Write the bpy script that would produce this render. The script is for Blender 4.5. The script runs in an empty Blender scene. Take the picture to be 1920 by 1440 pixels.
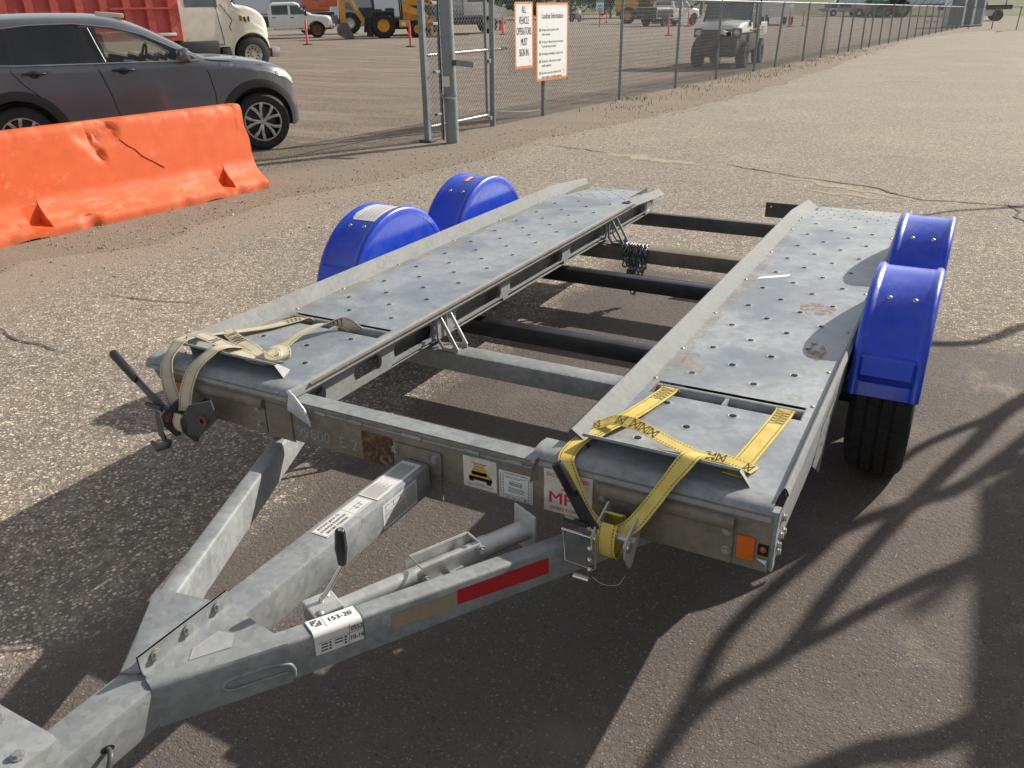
import bpy, bmesh, math, random
import numpy as np
from mathutils import Vector, Matrix
from mathutils import noise as mnoise
random.seed(7)
S = bpy.context.scene
COL = S.collection
rad = math.radians

# ------------------------------------------------------------------ camera, light, exposure
cam_d = bpy.data.cameras.new("camera"); cam = bpy.data.objects.new("camera", cam_d); COL.objects.link(cam)
cam_d.sensor_width = 36.0; cam_d.sensor_fit = 'HORIZONTAL'; cam_d.lens = 29.25
cam_d.clip_start = 0.05; cam_d.clip_end = 2000
def cam_basis(yaw, pitch, roll):
    f = Vector((math.sin(yaw)*math.cos(pitch), math.cos(yaw)*math.cos(pitch), math.sin(pitch)))
    r0 = f.cross(Vector((0, 0, 1))).normalized(); u0 = r0.cross(f)
    r = r0*math.cos(roll) + u0*math.sin(roll); u = u0*math.cos(roll) - r0*math.sin(roll)
    return r, u, f
cr, cu, cf = cam_basis(-0.4990139, -0.4244184, -0.0173521)
m = Matrix((cr, cu, -cf)).transposed().to_4x4(); m.translation = Vector((0, 0, 1.675))
cam.matrix_world = m
S.camera = cam
SUN = Vector((0.79, 1.60, 1.0)).normalized()
w = bpy.data.worlds.new("World"); S.world = w; w.use_nodes = True
wn = w.node_tree.nodes; wl = w.node_tree.links
sky = wn.new("ShaderNodeTexSky"); sky.sky_type = 'NISHITA'; sky.sun_disc = False
sky.sun_elevation = math.asin(SUN.z); sky.sun_rotation = math.atan2(SUN.x, SUN.y)
sky.air_density = 1.0; sky.dust_density = 0.8; sky.ozone_density = 1.0
hs = wn.new("ShaderNodeHueSaturation"); hs.inputs["Saturation"].default_value = .42      # thin bright cloud: a paler sky
tint = wn.new("ShaderNodeMix"); tint.data_type = 'RGBA'; tint.blend_type = 'MULTIPLY'; tint.inputs[0].default_value = 1; tint.inputs[7].default_value = (1.04, 1.0, .94, 1)
wl.new(sky.outputs[0], hs.inputs["Color"]); wl.new(hs.outputs[0], tint.inputs[6]); wl.new(tint.outputs[2], wn["Background"].inputs[0]); wn["Background"].inputs[1].default_value = 0.12
sl = bpy.data.lights.new("sun", 'SUN'); sl.energy = 4.8; sl.angle = rad(0.53); sl.color = (1.0, 0.93, 0.82)
so = bpy.data.objects.new("sun", sl); COL.objects.link(so); so.rotation_euler = SUN.to_track_quat('Z', 'Y').to_euler()
S.view_settings.view_transform = 'Standard'; S.view_settings.look = 'None'
S.view_settings.gamma = 1.0; S.view_settings.use_curve_mapping = False
S.view_settings.exposure = 0.34
S.cycles.use_denoising = True
S.cycles.max_bounces = 6; S.cycles.diffuse_bounces = 3; S.cycles.glossy_bounces = 3; S.cycles.transmission_bounces = 4; S.cycles.transparent_max_bounces = 8

# ------------------------------------------------------------------ node helper and materials
MATS = {}
class N:
    def __init__(self, name):
        self.m = bpy.data.materials.new(name); self.m.use_nodes = True
        self.t = self.m.node_tree; self.b = self.t.nodes["Principled BSDF"]
        MATS[name] = self.m
    def n(self, typ, **kw):
        nd = self.t.nodes.new(typ)
        for k, v in kw.items(): setattr(nd, k, v)
        return nd
    def l(self, a, b): self.t.links.new(a, b)
    def coord(self, scale=None):
        c = self.n("ShaderNodeTexCoord").outputs["Object"]
        if scale is None: return c
        mp = self.n("ShaderNodeMapping"); mp.inputs["Scale"].default_value = scale
        self.l(c, mp.inputs[0]); return mp.outputs[0]
    def noise(self, scale, detail=4, rough=.55, co=None, dist=0):
        nd = self.n("ShaderNodeTexNoise"); nd.inputs["Scale"].default_value = scale
        nd.inputs["Detail"].default_value = detail; nd.inputs["Roughness"].default_value = rough
        nd.inputs["Distortion"].default_value = dist
        self.l(co if co is not None else self.coord(), nd.inputs["Vector"]); return nd.outputs["Fac"]
    def voro(self, scale, feature='F1', co=None, rnd=1.0):
        nd = self.n("ShaderNodeTexVoronoi", feature=feature); nd.inputs["Scale"].default_value = scale
        nd.inputs["Randomness"].default_value = rnd
        self.l(co if co is not None else self.coord(), nd.inputs["Vector"]); return nd
    def ramp(self, fac, stops, interp='LINEAR'):
        r = self.n("ShaderNodeValToRGB"); r.color_ramp.interpolation = interp
        e = r.color_ramp.elements
        while len(e) > 2: e.remove(e[-1])
        for i, (p, c) in enumerate(stops):
            if i >= 2: e.new(p)
            e[i].position = p
            e[i].color = (c[0], c[1], c[2], 1) if not isinstance(c, (int, float)) else (c, c, c, 1)
        self.l(fac, r.inputs[0]); return r.outputs[0]
    def mix(self, fac, a, b, mode='MIX'):
        x = self.n("ShaderNodeMix", data_type='RGBA', blend_type=mode)
        for i, v in ((0, fac), (6, a), (7, b)):
            if isinstance(v, (int, float)): x.inputs[i].default_value = v if i == 0 else (v, v, v, 1)
            elif isinstance(v, tuple): x.inputs[i].default_value = (v[0], v[1], v[2], 1)
            else: self.l(v, x.inputs[i])
        return x.outputs[2]
    def math(self, op, a, b=0.0, clamp=False):
        x = self.n("ShaderNodeMath", operation=op); x.use_clamp = clamp
        for i, v in enumerate((a, b)):
            if isinstance(v, (int, float)): x.inputs[i].default_value = v
            else: self.l(v, x.inputs[i])
        return x.outputs[0]
    def sep(self):
        s = self.n("ShaderNodeSeparateXYZ"); self.l(self.coord(), s.inputs[0]); return s.outputs
    def step(self, v, a, b):
        x = self.n("ShaderNodeMapRange"); x.interpolation_type = 'SMOOTHSTEP'
        self.l(v, x.inputs[0]); x.inputs[1].default_value = a; x.inputs[2].default_value = b
        return x.outputs[0]
    def bump(self, h, strength, dist):
        b = self.n("ShaderNodeBump"); b.inputs["Strength"].default_value = strength; b.inputs["Distance"].default_value = dist
        self.l(h, b.inputs["Height"]); self.l(b.outputs[0], self.b.inputs["Normal"]); return b
    def out(self, col=None, rough=None, metal=None, **kw):
        for k, v in (("Base Color", col), ("Roughness", rough), ("Metallic", metal)):
            if v is None: continue
            if isinstance(v, (int, float)): self.b.inputs[k].default_value = v
            elif isinstance(v, tuple): self.b.inputs[k].default_value = (v[0], v[1], v[2], 1)
            else: self.l(v, self.b.inputs[k])
        for k, v in kw.items(): self.b.inputs[k.replace("_", " ")].default_value = v
        return self.m
def simple(name, col, rough=.5, metal=0., var=.12, scale=8., bump=0., **kw):
    n = N(name)
    f = n.noise(scale, 5, .6)
    lo = tuple(c*(1-var) for c in col); hi = tuple(min(1, c*(1+var)) for c in col)
    n.out(n.ramp(f, [(.3, lo), (.7, hi)]), rough, metal, **kw)
    if bump: n.bump(n.noise(scale*6, 3), bump, .004)
    return n.m

def mk_galv(name, lo, hi, dirt, dirt_amt, metal=.45, rough=.42, blue=0., spec=.5):
    n = N(name)
    v = n.voro(62, 'F1'); col = n.n("ShaderNodeSeparateColor"); n.l(v.outputs["Color"], col.inputs[0])
    wob = n.noise(9, 5, .6, dist=.6)
    fac = n.math('ADD', n.math('MULTIPLY', col.outputs[0], .24), n.math('MULTIPLY', wob, .85))
    base = n.ramp(fac, [(.25, lo), (.75, hi)])
    d1 = n.step(n.noise(3.1, 6, .65), .5, .72)
    base = n.mix(n.math('MULTIPLY', d1, dirt_amt), base, dirt)
    sp = n.step(n.noise(60, 3, .6), .64, .74)
    base = n.mix(n.math('MULTIPLY', sp, .25), base, (lo[0]*.5, lo[1]*.48, lo[2]*.42))
    if blue: base = n.mix(n.math('MULTIPLY', n.step(n.noise(2.4, 5, .6, dist=.4), .42, .64), blue), base, (.175, .205, .25))
    n.out(base, n.ramp(fac, [(.2, rough-.06), (.8, rough+.12)]), metal, **{'Specular_IOR_Level': spec})
    n.bump(n.noise(45, 4, .6), .12, .002)
    return n.m
galv = mk_galv("galvanized_steel", (.185, .20, .207), (.315, .33, .335), (.19, .175, .15), .4, .12, .55)
galv_deck = mk_galv("galvanized_deck", (.25, .275, .295), (.395, .42, .435), (.32, .30, .26), .35, .22, .46, blue=.7)
galv_matte = mk_galv("weathered_galvanized", (.20, .215, .215), (.31, .32, .32), (.24, .22, .185), .4, .0, .75, spec=.25)
galv_dirty = mk_galv("dirty_galvanized", (.15, .128, .098), (.245, .215, .172), (.115, .085, .055), .6, .08, .6)
galv_bright = mk_galv("zinc_plated", (.46, .47, .46), (.60, .60, .58), (.40, .36, .28), .25, .55, .38)
black_steel = simple("black_painted_steel", (.018, .02, .026), .42, 0, .5, 12, .1)
dark_steel = simple("dark_grey_steel", (.075, .08, .08), .5, .2, .3, 10, .1)
black_plastic = simple("black_plastic", (.015, .015, .017), .38)
hole_dark = simple("hole_shadow_black", (.006, .006, .006), .8)
# blue moulded plastic
n = N("blue_plastic"); b0 = n.ramp(n.noise(5, 4), [(.3, (.010, .050, .52)), (.7, (.018, .072, .66))])
dust = n.math('MULTIPLY', n.step(n.noise(4.5, 8, .75), .46, .70), .22); b0 = n.mix(dust, b0, (.16, .18, .36))
scr = n.step(n.noise(9, 8, .8, co=n.coord((.4, 1, 3.5)), dist=1.5), .66, .70); b0 = n.mix(n.math('MULTIPLY', scr, .35), b0, (.22, .26, .55))
n.out(b0, n.math('ADD', n.ramp(n.noise(30, 4), [(.3, .24), (.7, .36)]), n.math('MULTIPLY', dust, .8)), 0., Coat_Weight=.3, Coat_Roughness=.18)
n.bump(n.noise(22, 2), .05, .004); blue = n.m
n = N("tyre_rubber"); n.out(n.ramp(n.noise(14, 5), [(.3, (.012, .012, .013)), (.75, (.028, .026, .025))]), .8); n.bump(n.noise(120, 3), .2, .002); rubber = n.m
white_sticker = simple("white_sticker", (.70, .69, .66), .45, 0, .08, 20)
paper_white = simple("white_paper", (.78, .78, .76), .6, 0, .04, 20)
ink = simple("black_ink", (.02, .02, .022), .6)
grey_ink = simple("grey_ink", (.16, .16, .17), .6)
red_ink = simple("red_ink", (.62, .02, .035), .5)
n = N("worn_sticker"); n.out(n.ramp(n.noise(26, 6, .7), [(.38, (.58, .52, .45)), (.62, (.72, .68, .62))]), .55); worn_white = n.m
n = N("rusty_plate"); n.out(n.ramp(n.noise(32, 7, .7, dist=1.2), [(.35, (.025, .015, .01)), (.52, (.10, .05, .02)), (.66, (.30, .22, .13)), (.74, (.09, .05, .03))]), .6); n.bump(n.noise(60, 5), .4, .003); rusty = n.m
yellow_print = simple("yellow_print", (.62, .45, .03), .5)
n = N("red_reflective_tape"); v = n.voro(260); n.out(n.ramp(v.outputs["Distance"], [(0, (.55, .016, .03)), (.8, (.42, .010, .02))]), .3); red_tape = n.m
n = N("silver_reflective_tape"); v = n.voro(260); n.out(n.ramp(v.outputs["Distance"], [(0, (.42, .37, .26)), (.8, (.30, .26, .17))]), .35); silver_tape = n.m
orange_refl = simple("orange_reflector", (.62, .13, .008), .3, 0, .08, 40)
amber = simple("amber_lens", (.40, .09, .012), .2)
def mk_web(name, a, b):
    n = N(name)
    x = n.n("ShaderNodeTexWave", wave_type='BANDS'); x.inputs["Scale"].default_value = 130; x.inputs["Distortion"].default_value = .4
    n.l(n.coord(), x.inputs["Vector"])
    f = n.math('ADD', n.math('MULTIPLY', x.outputs["Fac"], .35), n.noise(14, 5))
    n.out(n.ramp(f, [(.4, a), (.95, b)]), .75); n.bump(x.outputs["Fac"], .35, .0012); return n.m
web_yellow = mk_web("yellow_webbing", (.58, .40, .05), (.80, .64, .20))
web_white = mk_web("cream_webbing", (.46, .40, .27), (.68, .61, .45))
stitch_dark = simple("stitching_thread", (.06, .045, .02), .8)
chrome = simple("chrome_rod", (.62, .60, .55), .22, .9, .05)
bolt_m = simple("bolt_steel", (.40, .40, .38), .4, .6, .25, 60)
chain_m = simple("chain_steel", (.20, .21, .21), .38, .7, .3, 40)
# barrier paint
n = N("orange_barrier_paint")
f = n.noise(6, 6, .6); base = n.ramp(f, [(.3, (.66, .092, .012)), (.7, (.74, .118, .018))])
s = n.sep()
worn = n.math('MULTIPLY', n.step(n.noise(5.5, 7, .7), .55, .70), .4)
zone = n.math('ADD', n.step(s[2], .34, .22), n.math('MULTIPLY', n.step(s[2], .68, .80), .8))
base = n.mix(n.math('MULTIPLY', n.math('MULTIPLY', zone, n.step(n.noise(9, 8, .75, co=n.coord((1, .35, 1))), .49, .64)), .45), base, (.82, .33, .19))
base = n.mix(worn, base, (.80, .30, .16))
scr = n.step(n.noise(2.2, 8, .75, dist=2.5), .62, .68)
base = n.mix(n.math('MULTIPLY', scr, .55), base, (.55, .06, .05))
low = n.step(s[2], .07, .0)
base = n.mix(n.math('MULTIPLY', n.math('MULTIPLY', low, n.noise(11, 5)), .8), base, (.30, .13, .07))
n.out(base, .62); n.bump(n.noise(40, 6, .7), .25, .004); barrier_m = n.m
# vehicles
def paint(name, col, rough=.3, metal=0., coat=.6, var=.05):
    n = N(name); f = n.noise(3, 3); lo = tuple(c*(1-var) for c in col); hi = tuple(min(1, c*(1+var)) for c in col)
    n.out(n.ramp(f, [(.3, lo), (.7, hi)]), rough, metal, Coat_Weight=coat, Coat_Roughness=.08); return n.m
car_grey = paint("grey_metallic_paint", (.14, .145, .168), .32, .35, .8)
white_paint = paint("white_vehicle_paint", (.72, .71, .67), .35, 0, .4)
cream_paint = paint("cream_truck_paint", (.70, .66, .55), .38, 0, .4, .1)
trim_black = simple("black_trim", (.022, .022, .024), .5)
n = N("tinted_glass"); n.out(n.ramp(n.noise(1.5, 2), [(.3, (.012, .014, .016)), (.7, (.03, .034, .036))]), .06, 0., Coat_Weight=.3); dark_glass = n.m
n = N("clear_car_glass"); n.out(n.ramp(n.noise(2, 2), [(.2, (.75, .85, .80)), (.8, (.80, .9, .86))]), .03, 0., Transmission_Weight=.92, IOR=1.05); n.b.inputs["Alpha"].default_value = .55; clear_glass = n.m
n = N("vehicle_window_glass"); n.out(n.ramp(n.noise(.8, 3), [(.3, (.05, .065, .065)), (.7, (.14, .17, .165))]), .08, 0.); window_glass = n.m
seat_grey = simple("car_interior_grey", (.16, .18, .17), .8)
alloy = simple("alloy_wheel", (.50, .50, .50), .28, .8, .08)
dark_alloy = simple("dark_wheel_insert", (.03, .03, .032), .4)
lamp_lens = simple("headlamp_lens", (.55, .58, .56), .12, .2)
n = N("weathered_red_paint")
f = n.noise(1.6, 7, .65); base = n.ramp(f, [(.3, (.46, .065, .055)), (.7, (.60, .12, .10))])
base = n.mix(n.math('MULTIPLY', n.step(n.noise(3.5, 7, .7), .56, .7), .6), base, (.62, .32, .28))
n.out(base, .6); n.bump(n.noise(20, 5), .15, .01); dump_red = n.m
rust_brown = simple("rust_brown", (.16, .07, .045), .8, 0, .4, 3)
orange_plastic = simple("neon_orange_post", (.85, .10, .07), .5, 0, .1)
machine_yellow = simple("machine_yellow", (.58, .29, .035), .45, 0, .15, 2)
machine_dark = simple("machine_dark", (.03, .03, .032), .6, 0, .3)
bucket_steel = simple("worn_bucket_steel", (.16, .13, .115), .5, .3, .3, 4)
grey_paint = simple("grey_machine_paint", (.16, .19, .20), .5, 0, .15, 2)
fence_steel = simple("fence_galvanized", (.20, .225, .235), .5, .3, .2, 6)
wire_m = simple("fence_wire", (.17, .18, .18), .5, .3, .2, 3)
post_dark = simple("dark_fence_post", (.13, .15, .16), .55, .2, .2, 6)
n = N("pole_grey")
f = n.noise(4, 6, .6, co=n.coord((1, 1, .25))); n.out(n.ramp(f, [(.3, (.155, .178, .185)), (.7, (.235, .26, .262))]), .6, .15); n.bump(n.noise(30, 4), .1, .003); pole_m = n.m
sign_orange = simple("sign_orange", (.66, .22, .07), .5, 0, .06)
sign_white = simple("sign_white", (.76, .77, .76), .45, 0, .03)
sign_blue = simple("sign_blue", (.10, .30, .55), .5)
tape_cream = simple("cream_tape", (.62, .57, .40), .6)
building_grey = simple("grey_cladding", (.30, .34, .38), .7, 0, .08, .6)
trailer_white = simple("white_trailer_skin", (.62, .66, .70), .5, 0, .05, .5)
bark = simple("bark", (.10, .08, .06), .9, 0, .3, 6, .3)
leaf = simple("dark_leaves", (.035, .06, .022), .7, 0, .5, 1.2)
straw = simple("dry_grass", (.28, .22, .10), .8, 0, .25, 3)
green_blade = simple("green_grass_blades", (.10, .15, .035), .8, 0, .35, 3)
rust_stain = simple("rust_stain", (.33, .17, .07), .7)

# ---- ground materials
def aggregate(n, scale, stops, gap, tint, gapw=.5):
    """chip-seal look: one colour per stone, dark binder between the stones"""
    co = n.coord()
    wv = n.n("ShaderNodeTexNoise"); wv.inputs["Scale"].default_value = scale*.6; wv.inputs["Detail"].default_value = 2
    n.l(co, wv.inputs["Vector"])
    ad = n.n("ShaderNodeMix", data_type='VECTOR'); ad.inputs[0].default_value = .012
    n.l(co, ad.inputs[4]); n.l(wv.outputs["Color"], ad.inputs[5])
    v = n.voro(scale, 'F1', ad.outputs[1]); c = n.n("ShaderNodeSeparateColor"); n.l(v.outputs["Color"], c.inputs[0])
    e = n.voro(scale, 'DISTANCE_TO_EDGE', ad.outputs[1])
    stone = n.ramp(c.outputs[0], stops)
    edge = n.step(e.outputs["Distance"], .01, gapw*.35)
    col = n.mix(edge, gap, stone)
    h = n.math('MULTIPLY', n.math('ADD', edge, n.math('MULTIPLY', c.outputs[1], .8)), .5)
    return col, h
def pebbles(n, scale, r0, r1, stops, binder_lo, binder_hi):
    """rounded stones of mixed size half sunk in a dark binder"""
    co = n.coord(); wv = n.n("ShaderNodeTexNoise"); wv.inputs["Scale"].default_value = scale*1.3; wv.inputs["Detail"].default_value = 3
    n.l(co, wv.inputs["Vector"]); ad = n.n("ShaderNodeVectorMath", operation='MULTIPLY_ADD')
    n.l(wv.outputs["Color"], ad.inputs[0]); ad.inputs[1].default_value = (.55/scale,)*3; n.l(co, ad.inputs[2])
    v = n.voro(scale, 'F1', ad.outputs[0]); c = n.n("ShaderNodeSeparateColor"); n.l(v.outputs["Color"], c.inputs[0])
    rad_ = n.math('ADD', n.math('MULTIPLY', c.outputs[1], r1-r0), r0)
    d = n.math('DIVIDE', v.outputs["Distance"], rad_); mask = n.step(d, 1.0, .72)
    stone = n.ramp(n.math('ADD', n.math('MULTIPLY', c.outputs[0], .85), n.math('MULTIPLY', n.noise(scale*3, 2), .15)), stops)
    binder = n.mix(n.noise(scale*2.2, 4, .7), binder_lo, binder_hi)
    return n.mix(mask, binder, stone), n.math('MULTIPLY', mask, n.math('ADD', n.math('MULTIPLY', c.outputs[2], .6), .4))
n = N("chip_seal_asphalt")
s = n.sep()
old, h1 = pebbles(n, 74, .30, .66, [(.0, (0.199, 0.175, 0.152)), (.35, (0.386, 0.333, 0.281)), (.65, (0.585, 0.509, 0.421)), (.95, (0.850, 0.755, 0.620))], (0.088, 0.075, 0.066), (0.339, 0.292, 0.240))
old2, h1b = pebbles(n, 150, .30, .62, [(.0, (0.234, 0.205, 0.175)), (.5, (0.491, 0.427, 0.357)), (1., (0.749, 0.655, 0.538))], (0.175, 0.152, 0.129), (0.351, 0.304, 0.252))
old = n.mix(n.math('MULTIPLY', n.step(n.noise(24, 5, .6), .50, .64), .75), old, old2)
new, h2 = pebbles(n, 118, .12, .60, [(.0, (0.085, 0.074, 0.067)), (.5, (0.177, 0.155, 0.139)), (.9, (0.281, 0.249, 0.218)), (.97, (0.366, 0.326, 0.283)), (1., (0.671, 0.603, 0.515))], (0.055, 0.048, 0.044), (0.214, 0.186, 0.168))
pit = n.step(n.noise(85, 4, .7), .58, .66); new = n.mix(n.math('MULTIPLY', pit, .55), new, (0.043, 0.038, 0.034))
blot = n.noise(2.6, 7, .7); new = n.mix(n.math('MULTIPLY', n.step(blot, .5, .7), .30), new, (0.244, 0.211, 0.183)); new = n.mix(n.math('MULTIPLY', n.step(blot, .46, .3), .35), new, (0.085, 0.075, 0.069))
big = n.noise(.55, 6, .6); old = n.mix(n.step(big, .42, .66), old, n.mix(1.0, old, (1.18, 1.15, 1.1), 'MULTIPLY'))
old = n.mix(n.math('MULTIPLY', n.step(n.noise(1.3, 6, .65), .55, .72), .45), old, (0.282, 0.237, 0.198))
far = n.step(s[1], 6., 16.); old = n.mix(n.math('MULTIPLY', far, .35), old, (.375, .325, .268))
gr = n.noise(26, 6, .75); old = n.mix(1.0, old, n.ramp(gr, [(.34, .62), (.5, .98), (.64, 1.30)]), 'MULTIPLY')
st = n.noise(.9, 5, .6, co=n.coord((.5, 1.6, 1))); old = n.mix(n.math('MULTIPLY', n.step(st, .60, .72), .28), old, (.17, .148, .128))
wob = n.math('MULTIPLY', n.math('SUBTRACT', n.noise(1.6, 7, .7), .5), 1.1)
mx = n.step(n.math('ADD', s[0], n.math('MULTIPLY', wob, .55)), -2.22, -1.92)
yl = n.math('ADD', s[1], n.math('MULTIPLY', s[0], .33))
my = n.step(n.math('ADD', yl, wob), 5.1, 4.7)
patch = n.math('MULTIPLY', mx, my)
# pale worn band and sandy smears at the right of the patch
smear = n.math('MULTIPLY', n.step(n.noise(1.9, 6, .7, co=n.coord((1.6, .7, 1))), .52, .70), n.step(s[0], -.35, .25))
new = n.mix(n.math('MULTIPLY', smear, .75), new, n.mix(n.noise(160, 3), (0.250, 0.206, 0.169), (0.475, 0.388, 0.300)))
new = n.mix(n.math('MULTIPLY', n.step(n.noise(1.1, 5, .6), .45, .7), .35), new, (0.169, 0.144, 0.125))
col = n.mix(patch, old, new)
# sand lying along the verge
vg = n.mix(n.noise(60, 5, .75), (.16, .13, .10), (.50, .41, .32))
edge_x = n.math('ADD', s[0], n.math('MULTIPLY', n.math('SUBTRACT', n.noise(1.2, 6, .7), .5), 1.5))
col = n.mix(n.math('MULTIPLY', n.step(edge_x, -4.75, -5.6), .8), col, vg)
h = n.math('ADD', n.math('MULTIPLY', n.math('SUBTRACT', 1, patch), h1), n.math('MULTIPLY', patch, n.math('ADD', n.math('MULTIPLY', h2, .5), n.math('MULTIPLY', n.noise(60, 5, .7), .8))))
n.out(col, n.ramp(patch, [(0, .92), (1, .8)])); n.bump(h, .85, .009); asphalt = n.m
n.b.inputs["Specular IOR Level"].default_value = .25
n = N("brown_gravel_yard")
g1, hg = aggregate(n, 55, [(.0, (0.132, 0.106, 0.083)), (.5, (0.259, 0.207, 0.163)), (1., (0.448, 0.368, 0.293))], (0.098, 0.078, 0.062), None, .5)
tr = n.noise(1.1, 7, .68, co=n.coord((.30, 1.5, 1)), dist=.5)
g1 = n.mix(n.step(tr, .42, .68), g1, n.mix(.62, g1, (0.328, 0.270, 0.218)))
tr2 = n.noise(.8, 8, .7, co=n.coord((.25, 1.8, 1)))
g1 = n.mix(n.math('MULTIPLY', n.step(tr2, .54, .66), .65), g1, (0.172, 0.144, 0.122))
s = n.sep()
sF = n.math('SUBTRACT', n.math('MULTIPLY', n.math('SUBTRACT', s[1], 11.7), .083), n.math('ADD', s[0], 6.65))   # metres left of the fence
verge = n.step(n.math('ADD', sF, n.math('MULTIPLY', n.math('SUBTRACT', n.noise(.9, 6), .5), 1.2)), .45, -.35)
farY = n.step(s[1], 25, 60); g1 = n.mix(n.math('MULTIPLY', farY, .6), g1, (0.293, 0.253, 0.213))
g1 = n.mix(n.math('MULTIPLY', verge, .6), g1, n.mix(n.noise(60, 5, .75), (.15, .12, .092), (.44, .36, .28)))
n.out(g1, .95); n.bump(hg, .5, .01); gravel = n.m; n.b.inputs["Specular IOR Level"].default_value = .2
n = N("grass_hill"); f = n.noise(.05, 8, .7); n.out(n.ramp(f, [(.3, (.07, .085, .025)), (.55, (.115, .12, .04)), (.75, (.16, .14, .065))]), .9); grass_hill = n.m
crack_m = simple("crack_black", (.075, .064, .055), .9)
sand_m = simple("crack_sand", (.36, .29, .22), .95, 0, .2, 40)
pebble_m = N("pebble_stone"); f = pebble_m.noise(23, 2); pebble_m.out(pebble_m.ramp(f, [(.35, (.22, .18, .145)), (.5, (.38, .31, .25)), (.68, (.58, .49, .39))]), .9); pebble_m = pebble_m.m
yard_asphalt = simple("far_grey_paving", (.17, .155, .14), .9, 0, .2, .3)
painted_line = simple("pale_line", (.42, .40, .36), .8)

# ------------------------------------------------------------------ mesh builder
class MB:
    def __init__(s): s.v = []; s.f = []; s.m = []; s.cm = 0
    def add(s, vs, fs):
        k = len(s.v); s.v += [tuple(v) for v in vs]; s.f += [tuple(i+k for i in f) for f in fs]; s.m += [s.cm]*len(fs); return s
    def box(s, x0, x1, y0, y1, z0, z1, bev=0.):
        return s.obox(Matrix.Translation(((x0+x1)/2, (y0+y1)/2, (z0+z1)/2)), x1-x0, y1-y0, z1-z0, bev)
    def obox(s, M, lx, ly, lz, bev=0.):
        a, b, c = lx/2, ly/2, lz/2
        if bev <= 0:
            vs = [M @ Vector((x*a, y*b, z*c)) for z in (-1, 1) for y in (-1, 1) for x in (-1, 1)]
            return s.add(vs, [(0, 2, 3, 1), (4, 5, 7, 6), (0, 1, 5, 4), (2, 6, 7, 3), (0, 4, 6, 2), (1, 3, 7, 5)])
        bm = bmesh.new(); bmesh.ops.create_cube(bm, size=1)
        for v in bm.verts: v.co = Vector((v.co.x*lx, v.co.y*ly, v.co.z*lz))
        bmesh.ops.bevel(bm, geom=bm.edges[:], offset=bev, segments=2, affect='EDGES', profile=.6)
        bm.verts.index_update()
        vs = [M @ v.co for v in bm.verts]; fs = [[v.index for v in f.verts] for f in bm.faces]; bm.free()
        return s.add(vs, fs)
    def bar(s, p0, p1, wd, ht, up=(0, 0, 1), bev=0.):
        """rectangular bar whose centre line runs p0 to p1"""
        p0, p1 = Vector(p0), Vector(p1); d = (p1-p0); L = d.length; d.normalize()
        sd = d.cross(Vector(up)).normalized(); u = sd.cross(d)
        M = Matrix((sd, d, u)).transposed().to_4x4(); M.translation = (p0+p1)/2
        return s.obox(M, wd, L, ht, bev)
    def tube(s, pts, r, n=8, caps=True):
        pts = [Vector(p) for p in pts]; rs = r if isinstance(r, (list, tuple)) else [r]*len(pts)
        rings = []; ref = None
        for i, p in enumerate(pts):
            d = (pts[min(i+1, len(pts)-1)]-pts[max(i-1, 0)]).normalized()
            if ref is None:
                ref = Vector((0, 0, 1)) if abs(d.z) < .9 else Vector((1, 0, 0))
            a = d.cross(ref).normalized(); b = a.cross(d); ref = b if b.length > .1 else ref
            rings.append([p + (a*math.cos(2*math.pi*k/n)+b*math.sin(2*math.pi*k/n))*rs[i] for k in range(n)])
        vs = [q for R in rings for q in R]; fs = []
        for i in range(len(pts)-1):
            for k in range(n):
                fs.append((i*n+k, i*n+(k+1) % n, (i+1)*n+(k+1) % n, (i+1)*n+k))
        if caps: fs += [tuple(reversed(range(n))), tuple(range((len(pts)-1)*n, len(pts)*n))]
        return s.add(vs, fs)
    def cyl(s, p0, p1, r, n=16): return s.tube([p0, p1], r, n)
    def lathe(s, prof, M, n=32, closed=False):
        """prof: (radius, along) pairs, revolved about local X of M"""
        vs = []; fs = []; k = len(prof)
        for i in range(n):
            a = 2*math.pi*i/n
            for r, x in prof: vs.append(M @ Vector((x, r*math.cos(a), r*math.sin(a))))
        for i in range(n):
            j = (i+1) % n
            for q in range(k-1 if not closed else k):
                q2 = (q+1) % k
                fs.append((i*k+q, i*k+q2, j*k+q2, j*k+q))
        return s.add(vs, fs)
    def prism(s, poly, M, depth):
        """poly in local XY of M, extruded from z=0 to depth"""
        k = len(poly)
        vs = [M @ Vector((x, y, 0)) for x, y in poly] + [M @ Vector((x, y, depth)) for x, y in poly]
        fs = [tuple(reversed(range(k))), tuple(range(k, 2*k))] + [(i, (i+1) % k, k+(i+1) % k, k+i) for i in range(k)]
        return s.add(vs, fs)
    def sheet(s, rows, flip=False, closed=False):
        k = len(rows[0]); vs = [p for R in rows for p in R]; fs = []
        for i in range(len(rows)-1):
            for j in range(k-1 if not closed else k):
                j2 = (j+1) % k
                q = (i*k+j, i*k+j2, (i+1)*k+j2, (i+1)*k+j)
                fs.append(tuple(reversed(q)) if flip else q)
        return s.add(vs, fs)
    def mesh(s, name, mats, smooth=None):
        me = bpy.data.meshes.new(name); me.from_pydata(s.v, [], s.f); me.update()
        for mt in (mats if isinstance(mats, (list, tuple)) else [mats]): me.materials.append(mt)
        if any(s.m): me.polygons.foreach_set("material_index", s.m)
        bm = bmesh.new(); bm.from_mesh(me)
        bmesh.ops.recalc_face_normals(bm, faces=bm.faces[:]); bm.to_mesh(me); bm.free()
        if smooth:
            me.polygons.foreach_set("use_smooth", [True]*len(me.polygons))
            try: me.set_sharp_from_angle(angle=rad(smooth))
            except Exception: pass
        return me
    def obj(s, name, mats, parent=None, smooth=None, **kw): return link(name, s.mesh(name, mats, smooth), parent, **kw)
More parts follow.
